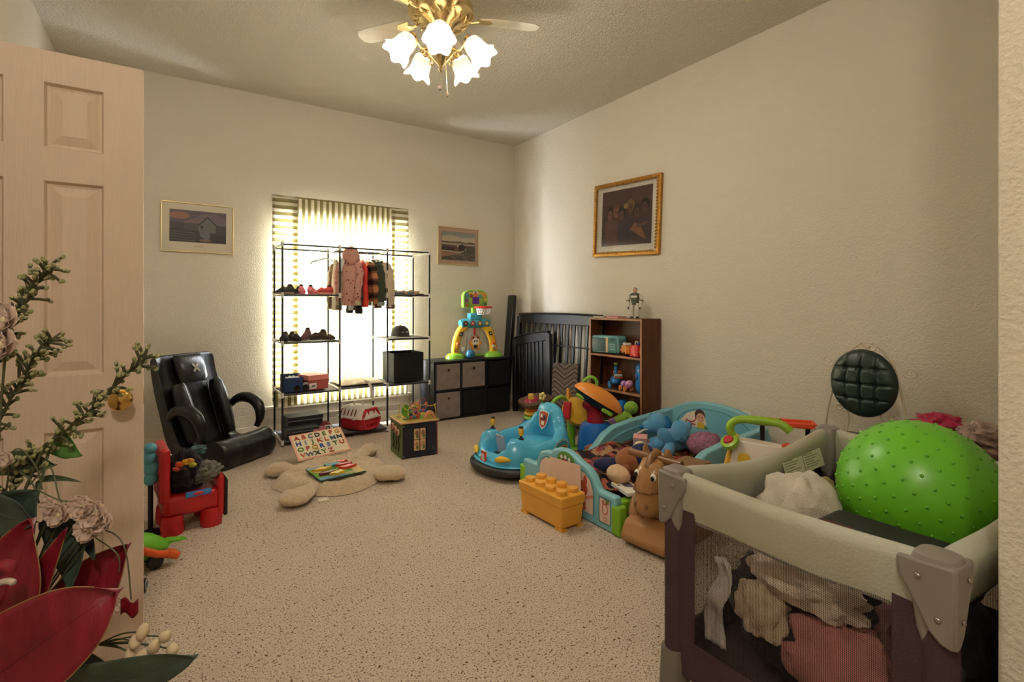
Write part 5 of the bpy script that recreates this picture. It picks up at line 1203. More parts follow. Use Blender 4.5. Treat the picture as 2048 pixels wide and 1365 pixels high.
def siderail(y, s):
    prof = [(BX0+.05, .02), (BX0+.05, .165), (2.50, .165), (2.55, .20), (2.62, .265), (2.72, .31), (2.90, .335), (3.10, .35), (BX1-.03, .375), (BX1-.03, .02)]
    g_ = [(BX0+.05, .02), (BX0+.05, .165), (2.49, .168), (2.49, .02)]
    MB().prism(g_, y-.028, y+.028, 'xz').build('side_rail', bg_, bed, bev=.01, seg=3)
    q = MB().prism([p for p in prof if p[0] >= 2.5] + [(2.49, .02)], y-.03, y+.03, 'xz').build('raised_side', bb_, bed, bev=.012, seg=3)
    for k in range(2):
        pts = [(2.62+.10*k, y-s*.032, .16-.04*k), (2.72+.08*k, y-s*.032, .235-.055*k), (2.95, y-s*.032, .28-.06*k), (3.3, y-s*.032, .305-.065*k)]
        MB().tube(smoothpts(pts, 4), .008, 6, .6).build('groove', plastic('#6aa3b0', .4), q)
siderail(BY1-.03, 1); siderail(BY0+.03, -1)
for k in range(2): MB().bb(2.05, 2.40, BY0-.004, BY0+.004, .03+.07*k, .09+.07*k).build('rail_recess', bg_, bed, bev=.004)
hb = [(BY0, 0), (BY0, .30)] + [(2.35 + .425*math.cos(R(t)), .30 + .175*math.sin(R(t))) for t in range(0, 181, 9)][::1]
hb = [(BY0, 0)] + [(2.3525 - .4275*math.cos(R(t)), .29 + .185*math.sin(R(t))) for t in range(0, 181, 9)] + [(BY1, 0)]
h_ = MB().prism(hb, BX1-.05, BX1, 'yz').build('headboard', bb_, bed, bev=.016, seg=3)
ha = [(2.3525 - .33*math.cos(R(t)), .26 + .165*math.sin(R(t))) for t in range(0, 181, 9)]
flatart('headboard_print', [('#4f8a9a', ha), ('#74b2c2', [(2.3525+(y-2.3525)*.96, .262+(z-.262)*.96) for y, z in ha]), ('#e0cfc0', [(2.52, .265), (2.40, .265), (2.42, .40), (2.50, .395), (2.58, .36), (2.64, .30), (2.655, .265)]), ('#b23a34', disc(2.545, .335, .05, .04, 16, 150, 330)), ('#e0cfc0', disc(2.545, .338, .042, .032)),
    ('#4a2d26', disc(2.46, .365, .048, .045)), ('#c79a84', disc(2.455, .345, .038, .036)), ('#33201c', disc(2.468, .35, .004, .006, 8)), ('#33201c', disc(2.44, .35, .004, .006, 8)), ('#c9a92e', [(2.48, .31), (2.425, .31), (2.42, .265), (2.485, .265)]), ('#5a7a4a', [(2.42, .30), (2.38, .27), (2.42, .265)]), ('#a85a6a', disc(2.525, .285, .03, .008)), ('#6a9a5a', disc(2.585, .29, .012, .016))], h_, 'yz', BX1-.0505)
MB().bb(BX0+.04, BX1-.04, BY0+.05, BY1-.05, .03, .13).build('mattress', cloth('#5a4a44'), bed, bev=.02, seg=3)

# things lying in the bed
quilt = mat('dark_patchwork_quilt', '#4a2a26', .95, spec=.1, bump=.6, bs=60)
N = quilt.node_tree.nodes; L = quilt.node_tree.links
v = N.new('ShaderNodeTexVoronoi'); v.inputs['Scale'].default_value = 22; v.distance = 'CHEBYCHEV'; tcn = N.new('ShaderNodeTexCoord'); L.new(tcn.outputs['Object'], v.inputs['Vector'])
rr = N.new('ShaderNodeValToRGB'); rr.color_ramp.interpolation = 'CONSTANT'; e = rr.color_ramp.elements; e[0].color = lin('#3a2320'); e[1].position = .25; e[1].color = lin('#8a3f34')
for ps, h in ((.4, '#6a5a34'), (.5, '#a8604c'), (.62, '#2c2a33'), (.75, '#7a4650'), (.88, '#9c7a5a')): q = e.new(ps); q.color = lin(h)
sx_ = N.new('ShaderNodeSeparateColor'); L.new(v.outputs['Color'], sx_.inputs[0]); L.new(sx_.outputs[0], rr.inputs[0]); L.new(rr.outputs[0], N['Principled BSDF'].inputs['Base Color'])
o = MB().grid(lambda u, v: Vector((-.52+1.04*u, -.34+.68*v, .02 + .07*max(0, noise.noise(Vector((u*4, v*4, 2)))+.5) + .015*math.sin(u*22+4*math.sin(v*5)))), 40, 30).build('quilt', quilt, None, smooth=70, solid=.01)
tag(o, 'dark red and brown patchwork quilt crumpled in the toddler bed', 'quilt', None, (2.55, 2.36, .135))
d = thing('plush_dog', 'big light blue plush dog lying at the head of the bed', 'plush toy', (2.93, 2.38, .165), R(188)); d.scale = (.92, .92, .92)
pb = mat('light_blue_plush', '#5d9cc4', 1, spec=.05, bump=.6, bs=150, var=.08, vs=25, sheen=.3); pdk = mat('dark_blue_plush', '#2f6fa0', 1, spec=.05, bump=.6, bs=150, var=.08, vs=25)
MB().loft([[Vector((x, w*math.cos(2*math.pi*i/20), z+h*math.sin(2*math.pi*i/20))) for i in range(20)] for x, w, h, z in ((-.17, .03, .03, .07), (-.15, .08, .07, .08), (-.05, .10, .09, .09), (.05, .09, .085, .11), (.11, .05, .05, .16), (.12, .02, .02, .17))]).build('body', pb, d)
hd_ = MB().ell((-.06, -.16, .19), (.085, .085, .085), 20).ell((.0, -.20, .165), (.06, .055, .05), 16).build('head', pb, d)
MB().ell((.055, -.225, .17), (.02, .02, .016), 12).build('nose', pdk, hd_)
for sy in (-1, 1): MB().ell((-.09, -.16+sy*.085, .19), (.04, .025, .075), 14, (sy*20, 0, 0)).build('ear', pdk, hd_)
for x, y in ((.10, .05), (-.02, -.13), (.13, -.06), (-.12, .09)): MB().tube(smoothpts([(x*.5, y*.5, .09), (x, y, .06), (x*1.5+.03, y*1.4, .035)]), [.04, .042, .042, .04, .04, .042, .044, .045, .03], 12).build('leg', pb, d)
MB().tube(smoothpts([(-.15, .02, .12), (-.21, .03, .16), (-.23, .02, .21)]), [.02]*8 + [.008], 10).build('tail', pb, d)
# blue head raised towards the far rail
MB().loft([[Vector((x, .10+w*math.cos(2*math.pi*i/18), z+h*math.sin(2*math.pi*i/18))) for i in range(18)] for x, w, h, z in ((-.02, .02, .02, .20), (0, .06, .07, .20), (.05, .07, .085, .19), (.09, .04, .05, .18), (.10, .01, .01, .18))]).build('haunch', pb, d)
def soft(name, label, cat, m, c, dd, loc, rz=0, disp=.006, ds=20, rot=None):
    o = MB().ell((0, 0, dd[2]), dd, 22, rot).build(name, m, None, disp=disp, ds=ds)
    return tag(o, label, cat, None, loc, rz)
soft('fluffy_pillow', 'round pink and grey fluffy pillow beside the plush dog', 'pillow', mat('pink_shag', '#b07a90', 1, spec=.05, bump=1, bs=70, col2='#7d5a68', vs=60), None, (.12, .11, .085), (2.97, 2.13, .19), disp=.015, ds=30)
b = thing('toy_box', 'small pink and grey box lying in the bed by the plush dog', 'box', (2.63, 2.39, .235), R(40)); MB().bb(-.06, .06, -.045, .045, 0, .085).build('box', paint('#9a8c92'), b, bev=.004); MB().bb(-.061, .061, -.046, .046, .085, .093).build('pink_lid', paint('#d99a98'), b, bev=.003); MB().tube([(.03, .02, .10), (.08, -.02, .115), (.12, -.04, .11)], .006, 6).build('white_stick', plastic('#e2dcd6'), b)
dl = thing('rag_doll', 'pale patterned rag doll lying in the bed near the pink box', 'doll', (2.53, 2.22, .23), R(-100))
rag = mat('rag_doll_print', '#d8c2a8', .95, col2='#cf8a86', vs=45, bump=.4)
MB().loft([[Vector((x, w*math.cos(2*math.pi*i/16), .04+h*math.sin(2*math.pi*i/16))) for i in range(16)] for x, w, h in ((-.07, .015, .015), (-.06, .035, .03), (0, .04, .035), (.05, .045, .035), (.07, .03, .02))]).build('body', rag, dl)
MB().ell((-.10, 0, .05), (.042, .042, .04), 16).build('head', cloth('#d9bfa0'), dl)
for sy in (-1, 1):
    MB().tube([(.05, sy*.02, .035), (.10, sy*.03, .03), (.13, sy*.035, .03)], [.022, .024, .018], 10).build('leg', rag, dl); MB().tube([(-.05, sy*.035, .04), (-.01, sy*.07, .035), (.02, sy*.075, .03)], [.015, .016, .014], 10).build('arm', rag, dl)
dl = thing('plush_doll', 'brown plush doll with navy blue cap lying face down in bed', 'doll', (2.27, 2.12, .20), R(128))
br_ = cloth('#8a5634')
MB().ell((0, 0, .085), (.105, .095, .085), 22).build('head', br_, dl)
MB().ell((-.052, -.01, .098), (.092, .098, .094), 22).build('cap', cloth('#1d2450'), dl)
MB().ell((.03, .09, .06), (.028, .02, .03), 12).build('ear', br_, dl)
MB().loft([[Vector((x, w*math.cos(2*math.pi*i/14), .05+h*math.sin(2*math.pi*i/14))) for i in range(14)] for x, w, h in ((.07, .04, .03), (.11, .055, .045), (.18, .05, .04), (.23, .03, .02))]).build('body', cloth('#232a4a'), dl)
for sy in (-1, 1): MB().tube([(.11, sy*.05, .05), (.10, sy*.10, .04), (.06, sy*.12, .035)], [.02, .02, .016], 10).build('arm', br_, dl)
soft('plush_toy_pale', 'pale peach plush toy between doll and footboard', 'plush toy', cloth('#d9b590'), None, (.085, .06, .05), (2.13, 2.10, .19), R(80))
bk2 = thing('picture_book', 'white board book with grey picture lying at bed corner', 'book', (2.10, 2.00, .185), R(75)); MB().bb(-.09, .09, -.055, .055, 0, .02).build('pages', paint('#e3ddd6'), bk2, bev=.002); flatart('cover_print', [('#e0d8c8', rect(-.088, .088, -.053, .053)), ('#5f5a66', [(-.03, -.03), (.05, -.04), (.06, .01), (.0, .02)]), ('#cfae4a', disc(.07, .03, .02)), ('#2c2a2e', disc(.03, .04, .008))], bk2, 'xy', .0205, .0003, 1)
soft('dark_red_cloth', 'folded dark red cloth beside the rag doll in the bed', 'cloth', cloth('#6e1f26'), None, (.09, .05, .03), (2.42, 2.10, .22), R(20), .012, 14)
# ------------------------------------------------------------------ yellow brick-shaped box and blank card
yb = thing('storage_brick', 'yellow toy-brick storage box with eight studs beside the bed', 'storage box', (1.785, 2.29, 0), R(3))
ym_ = plastic('#e0a23a', .35)
RQ = lambda z, a, b_: [Vector((-a, -b_, z)), Vector((a, -b_, z)), Vector((a, b_, z)), Vector((-a, b_, z))]
MB().loft([RQ(.012, .074, .172), RQ(.13, .082, .182)]).build('tub', ym_, yb, bev=.008, seg=3)
MB().loft([RQ(.128, .087, .188), RQ(.185, .089, .190)]).build('lid', ym_, yb, bev=.008, seg=3)
st = None
for i in range(4):
    for j in range(2):
        l_ = (-.042+.084*j, -.135+.09*i, .185)
        if st is None: st = MB().lathe([(.031, 0), (.031, .020), (.029, .023), (.001, .0232)], n=24).build('stud', ym_, yb); st.location = l_
        else: share(st, yb, l_)
for sx in (-1, 1):
    for y in (-.15, .15): MB().bb(sx*.06-.018, sx*.06+.018, y-.03, y+.03, 0, .014).build('foot', ym_, yb)
o = MB().bb(-.002, .002, -.135, .135, 0, .30).build('blank_card', paint('#dcc0ac', .8)); tag(o, 'blank pale card standing between yellow box and bed', 'card', None, (1.898, 2.30, 0)); o.rotation_euler = (R(-3), R(2), R(2))
# ------------------------------------------------------------------ brown rocking pony, facing the camera side
po = thing('rocking_pony', 'brown moulded plastic rocking pony facing the room beside playpen', 'rocking toy', (2.17, 1.755, 0), R(187))
pn = plastic('#a07448', .3); pnd = plastic('#7d552e', .35)
# base rocker
MB().prism([(-.30, .0), (-.22, -.0), (.20, -.0), (.265, .02), (.275, .05), (.235, .12), (.10, .155), (-.15, .155), (-.31, .10), (-.33, .04)], -.13, .13, 'xz').build('rocker_base', pn, po, bev=.028, seg=4)
MB().loft([[Vector((x, w*math.cos(2*math.pi*i/22), z+h*math.sin(2*math.pi*i/22))) for i in range(22)] for x, w, h, z in ((-.27, .03, .04, .24), (-.24, .09, .09, .23), (-.10, .105, .10, .22), (.06, .10, .10, .21), (.14, .085, .09, .22), (.19, .06, .07, .23), (.21, .02, .02, .23))]).build('body', pn, po)
MB().tube(smoothpts([(.11, 0, .22), (.14, 0, .32), (.155, 0, .40)]), [.085, .082, .078, .074, .07, .068, .066, .066, .066], 18).build('neck', pn, po)
hd = MB().loft([[Vector((cx + t*math.cos(2*math.pi*i/22), w*math.sin(2*math.pi*i/22), z - .25*t*math.cos(2*math.pi*i/22))) for i in range(22)] for z, cx, t, w in ((.455, .15, .03, .035), (.44, .16, .06, .06), (.40, .175, .075, .072), (.34, .195, .07, .070), (.29, .21, .062, .066), (.245, .22, .062, .068), (.205, .215, .055, .062), (.18, .21, .035, .04), (.172, .21, .01, .01))]).build('head', pn, po, smooth=60)
for sy in (-1, 1):
    e_ = MB().ell((.238, sy*.047, .375), (.012, .015, .019), 14).build('eye_white', plastic('#e8e2d6', .15), hd)
    MB().ell((.246, sy*.047, .372), (.008, .010, .013), 12).build('pupil', plastic('#14100e', .1), e_)
    MB().ell((.272, sy*.03, .235), (.010, .010, .014), 10).build('nostril', pnd, hd)
    MB().tube(smoothpts([(.135, sy*.045, .43), (.14, sy*.065, .47), (.15, sy*.06, .50)]), [.022, .024, .025, .025, .024, .022, .018, .012, .006], 10, .6).build('ear', pn, hd)
    MB().tube(smoothpts([(.262, sy*.045, .305), (.22, sy*.072, .31), (.16, sy*.075, .33)]), .006, 6).build('bridle_strap', pnd, hd)
    MB().tube(smoothpts([(.20, sy*.06, .20), (.19, sy*.085, .185), (.16, sy*.09, .21)]), [.008]*9, 8).build('rein', plastic('#c9a070'), hd)
    MB().tube(smoothpts([(.05, sy*.095, .22), (.12, sy*.125, .17), (.16, sy*.11, .11)]), [.05, .05, .048, .045, .042, .04, .04, .04, .036], 14).build('foreleg', pn, po)
MB().tube([(.262, -.05, .302), (.272, 0, .300), (.262, .05, .302)], .007, 6).build('noseband', pnd, hd)
MB().tube([(.13, 0, .47), (.19, 0, .455), (.225, 0, .41)], [.024, .022, .012], 10, .8).build('forelock', pnd, hd)
MB().tube([(.155, -.15, .445), (.155, .15, .445)], .019, 14).build('handle_bar', pnd, po)
MB().prism([(-.24, .30), (-.10, .325), (.0, .32), (-.05, .34), (-.2, .36), (-.27, .36)], -.08, .08, 'xz').build('saddle', pnd, po, bev=.015)

# ------------------------------------------------------------------ toys on the floor before the bookcase
sr = thing('stacking_rings', 'rainbow stacking ring toy by the crib panels', 'toy', (2.78, 3.82, 0), R(10))
MB().lathe([(.085, 0), (.085, .02), (.03, .03), (.016, .30), (.001, .302)], n=20).build('post', plastic('#e3c23a'), sr)
for i, (h, r) in enumerate((('#d8d0d0', .085), ('#4a3a9a', .085), ('#3f8fc4', .08), ('#6fae2f', .075), ('#e0b030', .07), ('#d9732c', .062))):
    z = .045 + .042*i; MB().tube([(r*math.cos(t), r*math.sin(t), z) for t in [2*math.pi*k/28 for k in range(28)]], .025, 10, .85, loop=True).build('ring', plastic(h), sr)
tray = thing('drum_tray', 'dark patterned tray with pink rim resting on stacking rings', 'toy', (2.80, 3.82, .305), R(20)); tray.rotation_euler = (R(6), R(-10), 0)
MB().loft([sring(0, 0, 0, .15, .12, 30, 3), sring(0, 0, .035, .16, .13, 30, 3)]).build('tray_body', mat('dark_weave', '#3b2d26', .8, col2='#6a4a30', vs=60), tray, bev=.004)
MB().loft([sring(-.05, 0, .035, .075, .06, 24), sring(-.05, 0, .055, .06, .05, 24)]).build('pink_disc', plastic('#a8324a', .2), tray); MB().cyl((-.05, 0, .05), (-.05, 0, .095), .03, .026, 18).build('yellow_peg', plastic('#dcb040'), tray)
fl_ = thing('flower_rattle', 'small pale yellow flower rattle above the car seat back', 'toy', (2.62, 3.48, 0)); MB().cyl((0, 0, 0), (0, 0, .41), .008).lathe([(.05, 0), (.05, .012), (.01, .02)], (0, 0, 0), 16).build('stem', plastic('#5f9a3a'), fl_)
for k in range(5): MB().ell((.022*math.cos(k*1.257), -.0, .43+.022*math.sin(k*1.257)), (.017, .014, .017), 10).build('petal', plastic('#e3cf86'), fl_)
at = thing('activity_table', 'low activity toy with yellow drum, red arm and green loop', 'toy', (2.72, 3.22, 0), R(15))
MB().loft([sring(0, 0, 0, .12, .11, 24, 3), sring(0, 0, .03, .12, .11, 24, 3), sring(0, 0, .05, .07, .07, 24, 3)]).build('base', plastic('#6fae2f'), at)
MB().cyl((0, 0, .04), (0, 0, .32), .035, .03, 16).build('column', plastic('#7fbf2f'), at)
dq = MB(); dq.T = Matrix.Translation((.0, -.05, .345)) @ Matrix.Rotation(R(62), 4, 'X') @ Matrix.Rotation(R(-18), 4, 'Y'); dq.lathe([(.095, -.035), (.115, -.03), (.12, 0), (.115, .025), (.09, .032), (.001, .034)], n=28); dq.build('drum', plastic('#e0ae3c'), at)
MB().box((-.115, -.04, .37), (.035, .07, .14), (0, 8, 0)).build('red_side_arm', plastic('#b0242c'), at, bev=.014, seg=3)
MB().tube(smoothpts([(-.20, .02, .36), (-.22, .02, .44), (-.15, .0, .475), (-.09, -.01, .45), (-.08, -.02, .40)]), .016, 10).build('green_loop', plastic('#7fb83a'), at)
MB().prism([(-.05, .40), (-.0, .40), (-.01, .47), (-.03, .52), (-.05, .54)], -.012, .012, 'xz').build('orange_fin', plastic('#e0963a'), at, bev=.005)
MB().bb(-.065, .02, -.02, .03, .30, .42).build('dark_block', plastic('#3a2f28'), at, bev=.008)
# robot-like toy: blue drum base, red neck, orange shell
rb = thing('canopy_toy', 'blue drum toy with red neck and tilted orange shell hood', 'toy', (2.745, 2.95, .0), R(-34))
bb2 = plastic('#2468b4', .15)
MB().lathe([(.09, .0), (.14, .02), (.145, .10), (.135, .22), (.115, .285), (.09, .30), (.001, .302)], n=32).build('drum_base', bb2, rb)
MB().tube(smoothpts([(0, 0, .28), (-.01, 0, .36), (-.04, 0, .43), (-.07, 0, .47)]), [.075, .074, .07, .066, .062, .058, .056, .056, .058, .06, .06, .055, .05], 16).build('neck', plastic('#8a1428', .15), rb)
T = Matrix.Translation((-.01, -.0, .46)) @ Matrix.Rotation(R(31), 4, 'Y')
q = MB(); q.T = T; n = 24; rs = []
for j in range(9):
    t = R(90*j/8); rs.append([Vector((.20*math.cos(t)*math.cos(2*math.pi*i/n) + (.03 if math.cos(2*math.pi*i/n) > .7 else 0), .125*math.cos(t)*math.sin(2*math.pi*i/n), .02+.10*math.sin(t))) for i in range(n)])
q.loft(rs).build('orange_shell', plastic('#dd8a34', .4), rb)
q = MB(); q.T = T; q.loft([sring(0, 0, -.03, .13, .08, n), sring(0, 0, .0, .18, .11, n), sring(0, 0, .02, .192, .12, n)]); q.build('dark_underside', plastic('#23292c', .3), rb)
q = MB(); q.T = T; q.box((.10, -.10, -.015), (.09, .03, .03)); q.box((-.13, -.06, -.02), (.07, .03, .025)); q.build('green_pads', plastic('#86b83a'), rb, bev=.01, seg=3)
q = MB(); q.T = T; q.tube([(-.10+.055*math.cos(R(a)), 0, .085+.07*math.sin(R(a))) for a in range(0, 181, 18)], .013, 10); q.build('green_handle', plastic('#6fae3a'), rb)
# brown wooden crate corner and pale tray between car and bed
cr = thing('wooden_crate', 'small brown wooden crate between bumper car and blue drum toy', 'crate', (2.605, 2.835, 0), R(20)); MB().bb(-.06, .06, -.03, .03, 0, .16).build('crate_body', mat('crate_wood', '#8a5430', .6, var=.2, vs=8), cr, bev=.004); MB().bb(-.065, .065, -.035, .035, .14, .165).build('crate_rim', mat('crate_rim_wood', '#a5683c', .6, var=.2, vs=8), cr, bev=.003)
# green doll
gd = thing('green_doll', 'lime green plush doll with purple shorts sitting before the bookcase', 'doll', (3.10, 3.06, .16), R(150))
lg = cloth('#86a83a'); tagp = cloth('#8f6a9c')
MB().loft([[Vector((x, w*math.cos(2*math.pi*i/16), z+h*math.sin(2*math.pi*i/16))) for i in range(16)] for x, w, h, z in ((.06, .03, .03, .05), (.03, .055, .05, .06), (-.03, .055, .055, .09), (-.08, .045, .045, .13), (-.11, .02, .02, .15))]).build('body', lg, gd)
MB().ell((-.11, 0, .19), (.06, .055, .055), 16).build('head', lg, gd)
MB().ell((.04, 0, .055), (.055, .062, .05), 16).build('shorts', tagp, gd)
for sy in (-1, 1):
    l_ = MB().tube(smoothpts([(.06, sy*.035, .05), (.12, sy*.045, .055), (.17, sy*.05, .04)]), [.026, .026, .026, .025, .025, .024, .024, .026, .026], 10).build('leg', lg, gd); MB().ell((.18, sy*.05, .05), (.022, .024, .034), 12).build('foot', lg, l_)
    MB().tube(smoothpts([(-.08, sy*.045, .13), (-.09, sy*.085, .09), (-.06, sy*.10, .05)]), [.02]*9, 10).build('arm', lg, gd)
bx = thing('toy_chest', 'orange and dark toy chest holding the green doll', 'box', (3.08, 3.06, 0), R(0)); MB().bb(-.14, .13, -.12, .14, 0, .145).build('chest_body', plastic('#3a2c24', .5), bx, bev=.008); MB().bb(-.15, .14, -.13, .15, .14, .158).build('chest_lid', plastic('#d08a3c', .5), bx, bev=.006)

# ------------------------------------------------------------------ wire parlour chair
wc = thing('wire_chair', 'white scrolled wire chair with tufted dark green back cushion', 'chair', (3.16, 1.285, 0))
wm = mat('cream_wire', '#cfc0a4', .4, metal=.2)
def wire(pts, r=.006, nm='frame_wire'): return MB().tube(smoothpts(pts, 5), r, 8).build(nm, wm, wc)
wire([(.05, .23, .0), (.06, .215, .30), (.07, .20, .55), (.09, .165, .75), (.10, .12, .90), (.11, .05, .985), (.11, .02, .995), (.11, .005, .97)])
wire([(.05, -.23, .0), (.06, -.215, .30), (.07, -.20, .55), (.09, -.165, .75), (.10, -.12, .90), (.11, -.05, .985), (.11, -.02, .995), (.11, -.005, .97)])
wire([(.07, .10, .44), (.08, .085, .55), (.085, .10, .63)]); wire([(.07, -.10, .44), (.08, -.085, .55), (.085, -.07, .63)])
def scroll(cy, cz, r, s, a0=0): return MB().tube([(.105, cy + s*r*(1-t/11)*math.cos(t+a0), cz + r*(1-t/11)*math.sin(t+a0)) for t in [i*.4 for i in range(20)]], .0038, 6).build('scroll', wm, wc)
scroll(.205, .885, .035, 1, 3.6); scroll(-.205, .855, .035, -1, 3.6); scroll(.145, .62, .024, 1, 2); scroll(-.13, .60, .024, -1, 2); scroll(.02, .975, .03, -1, 1); scroll(-.02, .975, .03, 1, 1)
MB().lathe([(.19, .43), (.195, .44), (.19, .452), (.001, .453)], (-.10, 0, 0), 32).build('seat_disc', wm, wc)
MB().lathe([(.175, .45), (.185, .47), (.165, .495), (.001, .505)], (-.10, 0, 0), 32).build('seat_cushion', mat('dark_green_vinyl', '#22332b', .35, spec=.5, bump=.1, bs=120), wc)
for x in (-.25, ):
    for sy in (-1, 1): wire([(x, sy*.14, .44), (x-.02, sy*.15, .2), (x-.03, sy*.17, 0)])
cu_ = MB(); 
def cush(u, v):
    a = -1+2*u; b_ = -1+2*v
    r = max(abs(a), abs(b_)); t = math.atan2(b_, a)
    y, z = r*math.cos(t), r*math.sin(t)
    puff = .055*math.sqrt(max(0, 1-r**2.6))
    for g_ in (-.45, 0, .45):
        for w in (y, z): puff -= .012*math.exp(-((w-g_)/.032)**2)*max(0, 1-r**4)
        for g2 in (-.45, 0, .45): puff -= .012*math.exp(-((y-g_)**2+(z-g2)**2)/.006)
    return Vector((.055 - max(.002, puff), -y*.165*1.02, .778 + z*.19))
q = MB(); q.grid(cush, 56, 56); q.grid(lambda u, v: Vector((.055+.03*(1-max(abs(-1+2*u), abs(-1+2*v))**2), cush(u, v).y, cush(u, v).z)), 12, 12)
q.build('back_cushion', mat('dark_green_vinyl', '#22332b', .35), wc, smooth=70)
# ------------------------------------------------------------------ playpen
PX0, PX1, PY0, PY1, PT = 1.285, 2.295, .362, 1.065, .71
pen = thing('playpen', 'grey and plum mesh playpen full of clothes in the foreground', 'playpen', (0, 0, 0))
plum = mat('plum_fabric', '#4b393c', .9, spec=.15, bump=.35, bs=220, var=.1)
railc = mat('pale_grey_padding', '#b6b8aa', .8, spec=.2, bump=.2, bs=160, col2='#a89e84', vs=3.5)
capm = plastic('#827a72', .5)
mesh_m, N, L, b = nodes_of('black_mesh_net', .8, .2)
b.inputs['Base Color'].default_value = lin('#2c2624')
tcn = N.new('ShaderNodeTexCoord'); sp = N.new('ShaderNodeSeparateXYZ'); L.new(tcn.outputs['Object'], sp.inputs[0])
def mth(op, a, b_=None):
    n = N.new('ShaderNodeMath'); n.operation = op
    for i, q in enumerate((a, b_)):
        if q is None: continue
        if isinstance(q, (int, float)): n.inputs[i].default_value = q
        else: L.new(q, n.inputs[i])
    return n.outputs[0]
def hole(ax): return mth('ABSOLUTE', mth('SUBTRACT', mth('FRACT', mth('MULTIPLY', ax, 1/.0042)), .5))
hxy = mth('ADD', sp.outputs[0], sp.outputs[1])
k = mth('LESS_THAN', mth('ADD', mth('POWER', hole(hxy), 2.0), mth('POWER', hole(sp.outputs[2]), 2.0)), .45**2)
tp = N.new('ShaderNodeBsdfTransparent'); mx = N.new('ShaderNodeMixShader')
L.new(k, mx.inputs[0]); L.new(b.outputs[0], mx.inputs[1]); L.new(tp.outputs[0], mx.inputs[2]); L.new(mx.outputs[0], N['Material Output'].inputs[0])
C4 = [(PX0, PY0), (PX1, PY0), (PX1, PY1), (PX0, PY1)]
cx, cy = (PX0+PX1)/2, (PY0+PY1)/2
for x, y in C4:
    sx, sy = (1 if x < cx else -1), (1 if y < cy else -1)
    MB().tube([(x+sx*.02, y+sy*.02, .14), (x+sx*.02, y+sy*.02, PT-.09)], .03, 14).build('leg_cover', plum, pen)
    # flat plum strips along both sides of the leg
    MB().bb(min(x+sx*.035, x+sx*.10), max(x+sx*.035, x+sx*.10), y+sy*.008, y+sy*.012, .12, PT-.09).build('side_strip', plum, pen)
    MB().bb(x+sx*.008, x+sx*.012, min(y+sy*.035, y+sy*.10), max(y+sy*.035, y+sy*.10), .12, PT-.09).build('side_strip', plum, pen)
    # corner cap: shield hanging down on both outer faces
    c_ = MB()
    c_.loft([sring(x+sx*.025, y+sy*.025, z, r_, r_, 24, 4) for z, r_ in ((PT-.20, .020), (PT-.16, .032), (PT-.09, .040), (PT-.02, .042), (PT-.004, .036), (PT+.002, .024))])
    co = c_.build('corner_cap', capm, pen)
    q1 = MB().prism([(x-sx*.016, PT-.01), (x+sx*.085, PT-.015), (x+sx*.082, PT-.05), (x+sx*.055, PT-.10), (x+sx*.03, PT-.15), (x+sx*.01, PT-.17), (x-sx*.012, PT-.175)], y-sy*.018, y+sy*.0, 'xz').build('cap_shield', capm, co, bev=.006)
    q2 = MB().prism([(y-sy*.016, PT-.01), (y+sy*.085, PT-.015), (y+sy*.082, PT-.05), (y+sy*.055, PT-.10), (y+sy*.03, PT-.15), (y+sy*.01, PT-.17), (y-sy*.012, PT-.175)], x-sx*.018, x+sx*.0, 'yz').build('cap_shield', capm, co, bev=.006)
    for dx, z in ((.045, PT-.045), (.012, PT-.12)):
        MB().ell((x-sx*.02, y+sy*dx, z), (.004, .006, .006), 8).build('rivet', metal('#a8a29a'), co)
        MB().ell((x+sx*dx, y-sy*.02, z), (.006, .004, .006), 8).build('rivet', metal('#a8a29a'), co)
    MB().loft([sring(x+sx*.02, y+sy*.02, 0, .040, .040, 20, 4), sring(x+sx*.02, y+sy*.02, .06, .038, .038, 20, 4), sring(x+sx*.02, y+sy*.02, .15, .034, .034, 20, 4)]).build('foot', plastic('#6f6a5e', .5), pen)
def rail(p, q, sagm=.03):
    p = Vector((*p, 0)); q = Vector((*q, 0)); d = (q-p).normalized(); nr = Vector((-d.y, d.x, 0)); Ln = (q-p).length
    rings = []; n = 18
    for i in range(25):
        u = i/24; c = p + d*(.03 + (Ln-.06)*u); zt = PT - .006 - sagm*math.sin(math.pi*u)**1.3
        zb = zt - .145 + .01*noise.noise(Vector((u*4, p.x, p.y)))
        ring = []
        for k_ in range(n):
            t = 2*math.pi*k_/n; w = .026 + .003*noise.noise(Vector((u*7, k_*.3, 2)))
            zz = math.sin(t)
            wd = w*math.cos(t)*(1.0 if zz > 0 else 1 + .5*zz)
            z = (zt - .03 + .03*zz) if zz > 0 else (zt-.03 + (zt-.03-zb)*zz)
            ring.append(c + nr*wd + Vector((0, 0, z)))
        rings.append(ring)
    return MB().loft(rings).build('top_rail', railc, pen, smooth=60)
i_ = .02
rails = [rail((PX0+i_, PY0+i_), (PX1-i_, PY0+i_), .03), rail((PX1-i_, PY0+i_), (PX1-i_, PY1-i_), .015), rail((PX1-i_, PY1-i_), (PX0+i_, PY1-i_), .045), rail((PX0+i_, PY1-i_), (PX0+i_, PY0+i_), .01)]
